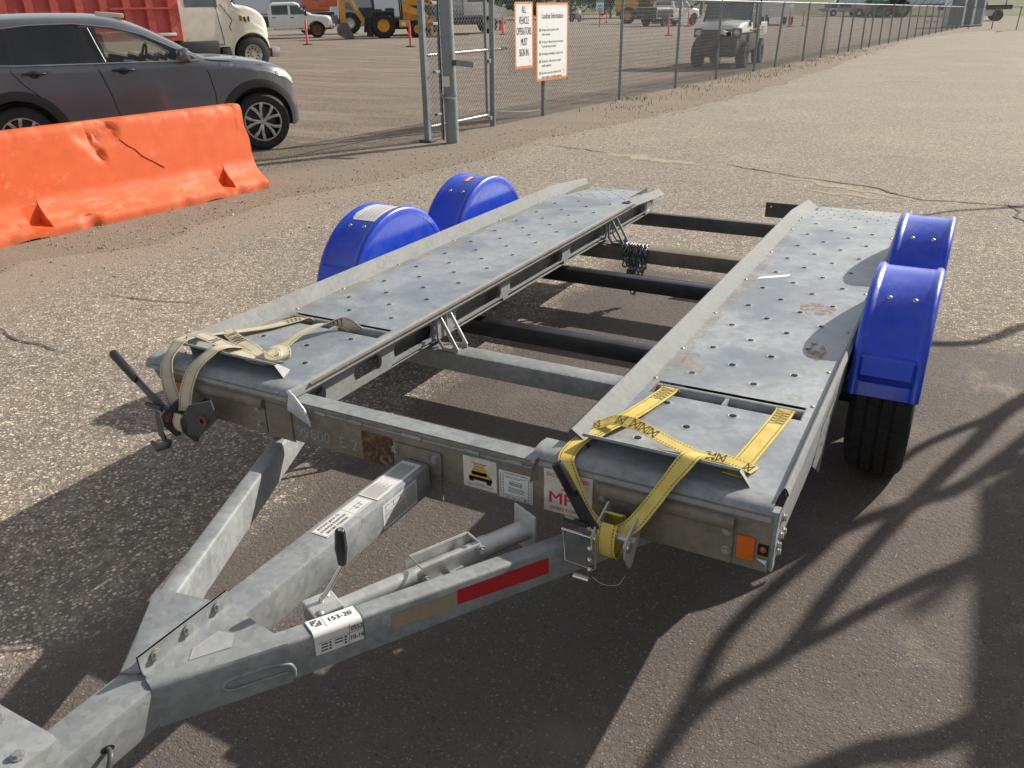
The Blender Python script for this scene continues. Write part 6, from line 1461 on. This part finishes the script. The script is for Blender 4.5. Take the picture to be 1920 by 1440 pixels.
for sg in (-1, 1): PR(bh, 'stabiliser', machine_dark, [(-1.9, .1), (-1.55, .1), (-1.5, 1.1), (-1.75, 1.1)], sg*.8-.1, sg*.8+.1)
PR(bh, 'swing_tower', machine_dark, [(-2.1, .35), (-1.6, .35), (-1.6, 1.2), (-2.0, 1.2)], -.25, .25)
bm1 = PR(bh, 'boom', machine_yellow, [(-1.95, .55), (-1.70, .60), (-2.35, 1.75), (-2.95, 2.85), (-3.25, 3.0), (-3.35, 2.75), (-3.05, 2.35), (-2.45, 1.35)], -.12, .12)
text_mesh([('CASE', 0, 0, .26, 'CENTER', 1.1)], frame((-2.64, -.124, 1.93), (-.48, 0, .88), (.88*0+.88, 0, .48))).obj('lettering', white_sticker, bm1, kind='stuff')
PR(bh, 'dipper_arm', machine_yellow, [(-3.45, 3.05), (-3.15, 3.0), (-3.18, 1.0), (-3.30, .85), (-3.55, 1.0), (-3.55, 2.3)], -.12, .12)
mb = MB(); mb.tube([(-3.5, 0, 2.7), (-3.62, 0, 1.2)], .06, 8); mb.obj('hydraulic_ram', alloy, bh)
PR(bh, 'digging_bucket', bucket_steel, [(-3.55, .95), (-3.1, .95), (-2.85, .35), (-2.72, .04), (-3.3, .0), (-3.75, .25), (-3.8, .6)], -.4, .4)
# ---- small excavator standing on a black trailer deck
fb_ = local_thing('equipment_trailer', 'black low flatbed trailer carrying the mini excavator', 'trailer', -30.4, 46.2, 30)
B(fb_, 'deck', machine_dark, -3.2, 3.2, -1.2, 1.2, .55, 1.05); B(fb_, 'deck_edge', grey_paint, -3.2, 3.2, -1.22, -1.2, .95, 1.06)
for x in (-1.0, 0., 1.0):
    for sg in (-1, 1):
        o, M, rr, h = wheel_local(fb_, x, sg*1.0, .36, .25, sg, 'truck'); spokes(o, M, rr, h, (machine_dark, 0))
ex = local_thing('mini_excavator', 'yellow mini excavator with dark cab glass on the flatbed', 'excavator', -30.9, 46.0, 30, z=gz(-30.9, 46)+1.07)
for sg in (-1, 1): PR(ex, 'track', machine_dark, [(-.9, .1), (-.75, 0), (.75, 0), (.9, .1), (.9, .35), (.75, .45), (-.75, .45), (-.9, .35)], sg*.65-.15, sg*.65+.15)
B(ex, 'engine_cover', machine_yellow, -.9, .7, -.75, .75, .55, 1.05, .08); B(ex, 'cab_frame', machine_dark, -.35, .6, -.2, .72, 1.05, 2.3, .06); B(ex, 'cab_window', window_glass, -.2, .45, -.215, -.19, 1.15, 2.1); B(ex, 'vent', hole_dark, .2, .5, -.762, -.74, .75, .95)
PR(ex, 'boom', machine_yellow, [(.7, .8), (.95, .8), (1.6, 2.2), (2.1, 2.9), (1.9, 3.0), (1.4, 2.4)], -.1, .1)
# ---- dark telehandler / boom lift mass left of the backhoe
bl = local_thing('boom_lift', 'grey articulated boom lift with large tyres behind the pickup', 'lift', -40.0, 48.4, 36)
for x, y in ((-1.3, -1.05), (-1.3, 1.05), (1.4, -1.05), (1.4, 1.05)):
    o, M, rr, h = wheel_local(bl, x, y, .66, .42, 1 if y > 0 else -1, 'lug'); spokes(o, M, rr, h, (alloy, 0))
B(bl, 'chassis', grey_paint, -1.6, 1.8, -.7, .7, .6, 1.15, .05); PR(bl, 'boom', grey_paint, [(1.9, 1.35), (2.0, 1.75), (-2.6, 3.0), (-2.75, 2.55)], -.3, .3); B(bl, 'turret', simple("lift_orange", (.55, .12, .05), .5), -.6, .9, -.8, .8, 1.7, 2.5, .15)
B(bl, 'basket', machine_dark, 1.9, 3.0, -.9, .9, .7, 1.6, .02)
rl = local_thing('boom_lift', 'orange boom lift partly hidden behind the grey lift', 'lift', -52.5, 62.0, 36)
B(rl, 'turret', bpy.data.materials['lift_orange'], -1.2, 1.2, -1, 1, 1.4, 2.9, .35); B(rl, 'chassis', machine_dark, -1.5, 1.5, -1, 1, .5, 1.35, .05); PR(rl, 'boom', bpy.data.materials['lift_orange'], [(1.0, 2.4), (5.0, 2.2), (5.0, 2.6), (1.0, 2.9)], -.2, .2)
for x in (-1., 1.):
    for sg in (-1, 1): o, M, rr, h = wheel_local(rl, x, sg*1.0, .5, .35, sg, 'lug'); spokes(o, M, rr, h, (machine_dark, 0))
# ---- delineator posts
DEL = MB(); DEL.tube([(0, 0, .03), (0, 0, .92), (0, 0, .98), (0, 0, 1.07)], [.055, .05, .035, .045], 10); DEL = DEL.mesh('post', orange_plastic, 50)
BASE = MB(); BASE.prism([(.22*math.cos(a), .22*math.sin(a)) for a in np.linspace(0, 6.28, 9)[:-1]], Matrix.Identity(4), .04); BASE = BASE.mesh('base', machine_dark)
for x, y, lab in ((-28.32, 32.54, 'neon orange delineator post in front of the backhoe bucket'), (-22.64, 32.74, 'neon orange delineator post left of the gate post'), (-25.72, 46.82, 'neon orange delineator post seen between gate upright and narrow sign'),
                  (-32.31, 78.97, 'orange delineator post just right of the small blue sign'), (-16.47, 49.58, 'nearest orange delineator post behind the fence, left of the utility vehicle'), (-20.43, 66.01, 'orange delineator post beside the white pickup tailgate'),
                  (-13.74, 69.59, 'left one of two orange delineator posts right of the step van'), (-13.1, 71.36, 'right one of two orange delineator posts right of the step van'), (-42.0, 95.7, 'farthest orange delineator post, beside the large notice sign')):
    t = thing('delineator_post', lab, 'delineator', (x, y, gz(x, y)), 0, 'orange delineator posts in the yard')
    for nm, me in (('post', DEL), ('base', BASE)): link(nm, me, t)
cn = thing('traffic_cone', 'orange cone with a white collar behind the gate rail', 'cone', (-30.2, 54.8, gz(-30, 54)))
mb = MB(); mb.tube([(0, 0, .03), (0, 0, 1.2)], [.22, .05], 12); mb.obj('cone_body', orange_plastic, cn, smooth=50); mb = MB(); mb.tube([(0, 0, .7), (0, 0, .95)], [.136, .096], 12); mb.obj('collar', white_sticker, cn, smooth=50); mb = MB(); mb.box(-.3, .3, -.3, .3, 0, .04); mb.obj('base', orange_plastic, cn)
# ---- bucket truck behind the gate
bt = local_thing('service_truck', 'silver and white service truck seen through the gate mesh', 'truck', -30.2, 48.9, 38)
B(bt, 'utility_body', simple("silver_body", (.40, .42, .43), .4, .3), -3.4, .3, -1.15, 1.15, 1.15, 2.2, .03); B(bt, 'body_shelf', machine_dark, -3.4, .3, -1.15, 1.15, .6, 1.1)
PR(bt, 'cab', white_paint, [(.35, .75), (2.75, .75), (2.8, 1.45), (1.85, 1.75), (1.35, 2.75), (.35, 2.85)], -1.1, 1.1); PR(bt, 'door_window', window_glass, [(.6, 1.8), (1.6, 1.8), (1.25, 2.6), (.6, 2.65)], -1.11, -1.10); B(bt, 'bumper', alloy, 2.7, 3.0, -1.1, 1.1, .5, .85, .03); B(bt, 'headlight', lamp_lens, 2.78, 2.83, -1.0, -.6, 1.0, 1.25); B(bt, 'running_board', alloy, .3, 1.6, -1.2, -1.0, .55, .75, .02)
for x in (-2.4, 1.95):
    for sg in (-1, 1): o, M, rr, h = wheel_local(bt, x, sg*1.0, .5, .35, sg, 'truck'); spokes(o, M, rr, h, (alloy, 8))
# ---- small blue notice on a post, motorcycle, loader, utility vehicle, van
sp2 = thing('yard_sign', 'small blue and white sign on a post in the yard', 'sign', (-26.3, 62.94, gz(-26, 63)))
mb = MB(); mb.tube([(0, 0, 0), (0, 0, 1.2)], .06, 8); mb.obj('post', orange_plastic, sp2)
M = frame((-.30, -.03, .95), (.88, .47, 0), (0, 0, 1)); mb = MB(); mb.prism([(0, 0), (.58, 0), (.58, 1.15), (0, 1.15)], M, .02); mb.obj('board', sign_white, sp2); mb = MB(); mb.prism([(0, .75), (.58, .75), (.58, 1.15), (0, 1.15)], M @ Matrix.Translation((0, 0, .021)), .004); mb.obj('blue_band', sign_blue, sp2)
text_mesh([], M @ Matrix.Translation((0, 0, .024)), [(.08, .12, .42, .06), (.08, .28, .42, .06), (.15, .44, .28, .1)]).obj('print_blocks', sign_blue, sp2, kind='stuff')
wl2 = local_thing('wheel_loader', 'yellow and brown wheeled loader parked behind the fence', 'loader', -27.5, 75.2, 20)
for x, y in ((-1.2, -.95), (-1.2, .95), (1.25, -.95), (1.25, .95)): o, M, rr, h = wheel_local(wl2, x, y, .66, .45, 1 if y > 0 else -1, 'lug'); spokes(o, M, rr, h, (machine_yellow, 0))
B(wl2, 'engine_cover', machine_yellow, -2.3, -.3, -.8, .8, 1.0, 2.0, .15); B(wl2, 'cab', machine_dark, -.5, .7, -.75, .75, 1.2, 3.0, .08); B(wl2, 'cab_window', window_glass, -.3, .55, -.765, -.75, 1.8, 2.8); B(wl2, 'chassis', machine_dark, -2.2, 2.0, -.5, .5, .6, 1.1); PR(wl2, 'lift_arm', machine_yellow, [(.6, 1.5), (.8, 1.9), (2.3, 1.9), (2.7, .6), (2.5, .5), (2.0, 1.5)], -.5, .5); PR(wl2, 'bucket', bucket_steel, [(2.5, .1), (3.3, .1), (2.8, .3), (2.7, 1.0), (2.5, 1.0)], -1.1, 1.1)
# motorcycle far off, right of the large sign
mc = local_thing('motorcycle', 'black motorcycle standing far off right of the large sign', 'motorcycle', -38.0, 84.6, 80)
for x in (-.7, .7): o, M, rr, h = wheel_local(mc, x, 0, .34, .14, -1, 'pickup'); spokes(o, M, rr, h, (machine_dark, 0))
B(mc, 'engine', machine_dark, -.4, .4, -.18, .18, .3, .75, .05); B(mc, 'seat', machine_dark, -.7, .0, -.15, .15, .75, .9, .05); B(mc, 'fairing', white_paint, .2, .65, -.2, .2, .75, 1.15, .08); mb = MB(); mb.tube([(.5, -.35, 1.15), (.4, 0, 1.1), (.5, .35, 1.15)], .025, 6); mb.obj('handlebar', machine_dark, mc)
# utility side-by-side vehicle facing the camera
uv_ = Vector((-6.97, 25.77)); hd2 = -88.
ut = thing('utility_vehicle', 'white and black side-by-side utility vehicle facing us behind the fence', 'utility vehicle', (uv_.x-math.cos(rad(hd2))*0, uv_.y, 0), rad(hd2), scale=1.04)
for x, y in ((0, -.62), (0, .62), (-2.1, -.62), (-2.1, .62)): o, M, rr, h = wheel_local(ut, x, y, .335, .25, 1 if y > 0 else -1, 'lug'); spokes(o, M, rr, h, (dark_alloy, 0))
fs_ = CarShell([(-.95, 1.20), (-.4, 1.19), (.1, 1.15), (.40, 1.06), (.50, .98), (.52, .93)], [(-1, 1.0), (.6, .95)], [(-1, .90), (.6, .90)], 1.34, [], [(-.95, 1.), (0, .97), (.35, .90), (.54, .74)], .1, 1., .05)
fs_.body(8).obj('bonnet', white_paint, ut, smooth=40)
B(ut, 'bumper', machine_dark, .30, .62, -.58, .58, .36, .78, .06); B(ut, 'grille', machine_dark, .36, .555, -.44, .44, .70, .99, .03); B(ut, 'body_tub', machine_dark, -2.0, .35, -.60, .60, .45, .95, .03); B(ut, 'skid_plate', machine_dark, -2.3, .45, -.45, .45, .28, .42, .03)
for sg in (-1, 1):
    mb = MB(); mb.lathe([(.0001, .05), (.06, .045), (.085, .02), (.09, -.03)], Matrix.Translation((.49, sg*.52, .90)), 16); hl = mb.obj('headlight', lamp_lens, ut, smooth=50)
    B(ut, 'lamp_surround', machine_dark, .36, .50, sg*.52-.13, sg*.52+.13, .78, 1.02, .04)
    mb = MB(); mb.bar((.05, sg*.25, .38), (0, sg*.55, .34), .05, .05); mb.obj('suspension_arm', machine_dark, ut)
    mb = MB(); mb.tube([(-.50, sg*.66, 1.05), (-.95, sg*.62, 1.86), (-1.9, sg*.62, 1.90), (-2.0, sg*.64, 1.0)], .035, 8); mb.obj('roll_cage', machine_dark, ut, smooth=50)
    mb = MB(); mb.tube([(-1.35, sg*.65, .6), (-1.35, sg*.63, 1.88)], .03, 8); mb.tube([(-.6, sg*.67, .95), (-1.9, sg*.67, .95)], .02, 6); mb.obj('door_bar', machine_dark, ut, smooth=50)
    B(ut, 'side_panel', machine_dark, -1.9, -.5, sg*.62-.05, sg*.62+.05, .42, .85, .02); B(ut, 'fender_panel', white_paint, -2.5, -1.9, sg*.62-.06, sg*.62+.06, .75, 1.05, .03)
PR(ut, 'windscreen', window_glass, [(-.50, 1.20), (-.48, 1.20), (-.92, 1.84), (-.94, 1.84)], -.6, .6)
B(ut, 'roof', machine_dark, -2.0, -.80, -.70, .70, 1.87, 1.96, .04); B(ut, 'roof_strip', white_paint, -.95, -.90, -.5, .5, 1.78, 1.84)
for y in (-.32, .32): B(ut, 'seat', machine_dark, -1.6, -1.1, y-.25, y+.25, .75, 1.45, .06)
B(ut, 'cargo_bed', white_paint, -2.95, -2.0, -.68, .68, .78, 1.12, .03); mb = MB(); mb.tube([(-.85+.16*math.sin(a)*.4, .32+.17*math.cos(a), 1.2+.16*math.sin(a)) for a in np.linspace(0, 6.28, 18)], .016, 6); mb.obj('steering_wheel', machine_dark, ut)
# step van
vn = local_thing('step_van', 'small white step van parked right of the utility vehicle', 'van', -15.5, 73.6, -70)
B(vn, 'box_body', white_paint, -3.5, .6, -1.0, 1.0, .6, 3.0, .08); PR(vn, 'nose', white_paint, [(.6, .6), (1.4, .6), (1.4, 1.3), (.9, 1.55), (.75, 2.8), (.6, 2.8)], -.95, .95); B(vn, 'windscreen', window_glass, .80, .87, -.8, .8, 1.65, 2.5); B(vn, 'rear_door', window_glass, -3.53, -3.5, -.6, .6, 1.6, 2.4); B(vn, 'side_window', window_glass, .0, .5, -1.012, -1.0, 1.6, 2.4)
for x in (-2.4, .7):
    for sg in (-1, 1): o, M, rr, h = wheel_local(vn, x, sg*.9, .4, .25, sg, 'truck'); spokes(o, M, rr, h, (machine_dark, 0))
# camera-like fitting on a fence post
sc_ = thing('fence_lamp', 'small white and black fitting clamped to a fence post', 'lamp', (*fence_pt(9.95, .05), 1.05))
mb = MB(); mb.obox(Matrix.Rotation(.3, 4, 'Y'), .16, .10, .09, .02); mb.obj('housing', white_paint, sc_); mb = MB(); mb.obox(Matrix.Translation((.12, 0, -.03)), .12, .11, .10, .02); mb.obj('lens_hood', trim_black, sc_)
# ---- far right: toilets, white box trailer, tractor, tarped loads, machine beyond the far fence
for k in range(3):
    x, y = -2.75+.62*k*.9, 68.6+2.6*k*.5; t = thing('portable_toilet', ['left grey portable toilet with a white roof at the fence corner', 'middle grey portable toilet with a white roof at the fence corner', 'right grey portable toilet with a white roof at the fence corner'][k], 'portable toilet', (x, y, 0), rad(20), 'portable toilets at the fence corner')
    B(t, 'cabin', trailer_white, -.55, .55, -.55, .55, .05, 1.95, .04); mb = MB(); mb.lathe([(.60, -.56), (.62, -.58), (.62, .58), (.60, .56)], Matrix.Translation((0, 0, 1.72)), 24); B(t, 'roof', white_paint, -.58, .58, -.58, .58, 1.95, 2.15, .09); B(t, 'door', grey_paint, -.4, .4, -.565, -.55, .15, 1.85); B(t, 'skid', machine_dark, -.55, .55, -.5, .5, 0, .05)
bxt = local_thing('box_trailer', 'long pale box trailer parked before the grass hill', 'trailer', -9.5, 118, 15)
B(bxt, 'box_body', trailer_white, -8, 8, -1.3, 1.3, 1.1, 4.2, .05); B(bxt, 'side_rail', grey_paint, -8, 8, -1.32, -1.3, 1.05, 1.3); B(bxt, 'landing_legs', machine_dark, 4, 4.4, -1, 1, 0, 1.1)
for x in (-6.2, -5.0):
    for sg in (-1, 1): o, M, rr, h = wheel_local(bxt, x, sg*1.0, .5, .4, sg, 'truck'); spokes(o, M, rr, h, (alloy, 0))
fm = local_thing('farm_implement', 'red and white machine on a dark trailer beyond the far fence', 'machine', -1.7, 90, 10)
B(fm, 'trailer_deck', machine_dark, -3.2, 2.4, -1.1, 1.1, .9, 1.25); B(fm, 'red_body', simple("machine_red", (.30, .05, .04), .5), -1.6, -.2, -.8, .8, .2, 1.0, .1); B(fm, 'white_body', white_paint, .0, 1.8, -.8, .8, .4, 1.2, .06); mb = MB(); mb.tube([(0, -.8, 1.2), (0, -.8, 2.3), (1.9, -.8, 2.3), (1.9, -.8, 1.2)], .06, 6); mb.obj('frame_rails', grey_paint, fm)
for x in (-1.6, 1.4):
    for sg in (-1, 1): o, M, rr, h = wheel_local(fm, x, sg*1.0, .42, .3, sg, 'truck'); spokes(o, M, rr, h, (machine_dark, 0))
tr_ = local_thing('farm_tractor', 'green tractor with a grey cab far behind the fence', 'tractor', -10.6, 108, 200)
for x, y, r in ((-.9, -.85, .85), (-.9, .85, .85), (1.4, -.8, .55), (1.4, .8, .55)): o, M, rr, h = wheel_local(tr_, x, y, r, .45, 1 if y > 0 else -1, 'lug'); spokes(o, M, rr, h, (grey_paint, 0))
B(tr_, 'bonnet', simple("tractor_green", (.08, .16, .10), .5), .2, 2.1, -.4, .4, .9, 1.7, .1); B(tr_, 'cab', machine_dark, -1.2, .3, -.75, .75, 1.2, 2.9, .08); B(tr_, 'cab_window', window_glass, -1.0, .1, -.77, -.75, 1.8, 2.7); B(tr_, 'cab_roof', grey_paint, -1.3, .4, -.85, .85, 2.9, 3.05, .04)
for i, (x, y, hd_, lab, mt) in enumerate(((-15.9, 113, 10, 'pale blue car far behind the fence', paint("pale_blue_paint", (.35, .45, .50))), (-12.8, 111, 10, 'tan military style truck far behind the fence', paint("tan_paint", (.26, .24, .18))), (-18.5, 128, 15, 'dark flatbed truck far off below the grass hill', paint("dark_truck_paint", (.05, .06, .07))))):
    t = local_thing('distant_vehicle', lab, 'vehicle', x, y, hd_)
    hgt = (1.4, 2.0, 2.3)[i]; B(t, 'body', mt, -2.4, 2.4, -.9, .9, .45, hgt*.62, .12); PR(t, 'cabin', mt, [(-1.2, hgt*.6), (1.2, hgt*.6), (.7, hgt), (-.9, hgt)], -.8, .8); PR(t, 'windows', window_glass, [(-1.05, hgt*.64), (1.02, hgt*.64), (.62, hgt*.95), (-.8, hgt*.95)], -.82, .82)
    for xx in (-1.5, 1.5):
        for sg in (-1, 1): o, M, rr, h = wheel_local(t, xx, sg*.8, .36+.08*i, .25, sg, 'truck'); spokes(o, M, rr, h, (alloy, 0))
# grey building and tree line at the back left
bd_ = thing('storage_building', 'long blue grey building behind the machines', 'building', (-62, 78, gz(-62, 78)), rad(33))
B(bd_, 'wall', building_grey, -14, 14, -4, 4, 0, 5.5); B(bd_, 'roof', grey_paint, -14.4, 14.4, -4.4, 4.4, 5.5, 5.8)
for x in (-9, -2, 5): B(bd_, 'roller_door', trailer_white, x-1.8, x+1.8, -4.03, -4.0, 0, 3.6)
rt = random.Random(12)
def tree(x, y, h, r, label, group):
    z0 = 0
    d = math.hypot(x, y); t = thing('broadleaf_tree', label, 'tree', (x, y, z0), rt.random()*6, group)
    mb = MB(); mb.tube([(0, 0, -1), (.1, 0, h*.35), (0, .1, h*.75)], [h*.035, h*.025, h*.01], 8)
    for k in range(5): a = rt.random()*6.28; mb.tube([(0, 0, h*(.3+.08*k)), (r*.6*math.cos(a), r*.6*math.sin(a), h*(.5+.08*k))], [h*.012, h*.004], 5)
    mb.obj('trunk', bark, t)
    mb = MB()
    cl = [(Vector((rt.gauss(0, r*.45), rt.gauss(0, r*.45), h*(.35+.55*rt.random()))), r*(.28+.25*rt.random())) for _ in range(16)]
    for c, cr_ in cl:
        for _ in range(110):
            p = c + Vector((rt.gauss(0, 1), rt.gauss(0, 1), rt.gauss(0, .8))).normalized()*cr_*(.55+.5*rt.random()); s_ = .16+.2*rt.random()
            a = Vector((rt.gauss(0, 1), rt.gauss(0, 1), rt.gauss(0, 1))).normalized()*s_; b = a.orthogonal().normalized()*s_*.7; mb.add([p-a, p+b, p+a, p-b], [(0, 1, 2, 3)])
    mb.obj('crown', leaf, t); return t
k = 0
for a_deg in (-16.5, -19.5, -22, -24.5, -27, -29.5, -32.5, -36, -39.5):
    d = 124+rt.uniform(-4, 6); a = rad(a_deg)
    names = ['above the step van', 'above the utility vehicle', 'left of the utility vehicle roof', 'above the white pickup', 'above the wheel loader', 'above the blue yard sign', 'behind the large notice sign', 'behind the gate mesh', 'behind the flatbed excavator']
    tree(d*math.sin(a), d*math.cos(a), rt.uniform(5, 7), rt.uniform(3.2, 4.4), 'dark green tree at the far yard edge '+names[k], 'trees along the far edge of the yard'); k += 1
# ---- out of frame to the right: a bare tree and a parked box van whose shadows cross the road
bt_ = thing('bare_tree', 'bare branched tree standing right of the road', 'tree', (3.3, 8.8, 0))
k3 = Vector((.79, 1.6, 1.0))
def lift(p, z): return Vector((p[0]*G+.79*z, p[1]*G+1.6*z, z))
limbs = [([(.80, 4.4), (.55, 3.9), (.208, 3.05), (.065, 2.84), (-.154, 2.53), (-.228, 2.31), (-.321, 2.02), (-.371, 1.80), (-.38, 1.6), (-.40, 1.36), (-.44, 1.05)], 5.3, (.055, .02)),
         ([(.80, 4.4), (.52, 4.1), (.325, 3.757), (.207, 3.36), (.129, 3.12), (.068, 2.915), (.011, 2.73), (-.084, 2.38), (-.147, 2.11), (-.204, 1.846), (-.296, 1.685), (-.37, 1.5), (-.42, 1.2)], 5.0, (.06, .028)),
         ([(.80, 3.5), (.45, 2.9), (.224, 2.525), (.1, 2.352), (-.017, 2.16), (-.124, 1.974), (-.215, 1.83)], 4.6, (.045, .022)),
         ([(1.1, 5.3), (.65, 4.4), (.397, 3.96), (.262, 3.655), (.143, 3.46), (.032, 3.26), (-.05, 3.05)], 5.0, (.05, .02)),
         ([(1.2, 5.9), (.75, 5.25), (.414, 4.94), (.31, 4.75), (.175, 4.55), (.02, 4.46), (-.12, 4.40)], 5.2, (.085, .03)),
         ([(1.0, 4.2), (.381, 3.331), (.269, 3.148), (.163, 2.988), (.093, 2.865), (.03, 2.76)], 4.7, (.04, .018)),
         ([(.9, 3.2), (.5, 2.2), (.181, 1.725), (.028, 1.60), (-.1, 1.45), (-.25, 1.32)], 4.4, (.07, .04)),
         ([(1.4, 9.6), (.55, 8.3), (.20, 7.95), (-.05, 7.75), (-.28, 7.45)], 5.0, (.06, .025))]
root = Vector((3.3, 8.8, 0)); fork = Vector((3.1, 8.6, 1.6))
mb = MB(); mb.tube([root-Vector((0, 0, .2)), Vector((3.2, 8.7, .9)), fork, Vector((3.2, 8.8, 2.8)), Vector((3.4, 9.0, 4.2))], [.14, .11, .09, .07, .03], 10); mb.obj('trunk', bark, bt_, smooth=60, world=True)
for pts, z, (r0, r1) in limbs:
    P = [lift(p, (z*.34 if pts[0][1] < 9 else z*.55)+.08*math.sin(i*.9)) for i, p in enumerate(pts)]; P = [fork+Vector((0, 0, .3)), fork.lerp(P[0], .6)+Vector((0, 0, .25))] + P; P = cat_rom(P, 3)
    rs = [max(r1, r0*1.25+(r1-r0*1.25)*i/(len(P)-1)) for i in range(len(P))]; rs = [r*.40+.011 for r in rs]; mb = MB(); mb.tube(P, rs, 7); mb.obj('limb', bark, bt_, smooth=60, world=True)
bv = thing('parked_box_van', 'white box van parked right of the road', 'van', (3.45, 5.75, 0), rad(90))
B(bv, 'box_body', white_paint, -6.5, 1.55, -1.0, 1.17, .55, 2.6, .03); B(bv, 'cab', white_paint, -8.3, -6.55, -.95, 1.05, .5, 2.2, .2); B(bv, 'windscreen', window_glass, -8.25, -7.4, -.8, .9, 1.3, 2.05, .1); B(bv, 'chassis', machine_dark, -7.8, 1.4, -.5, .5, .35, .55)
for x in (-7.4, -.6):
    for sg in (-1, 1): o, M, rr, h = wheel_local(bv, x, sg*.9, .38, .25, sg, 'truck'); spokes(o, M, rr, h, (alloy, 0))
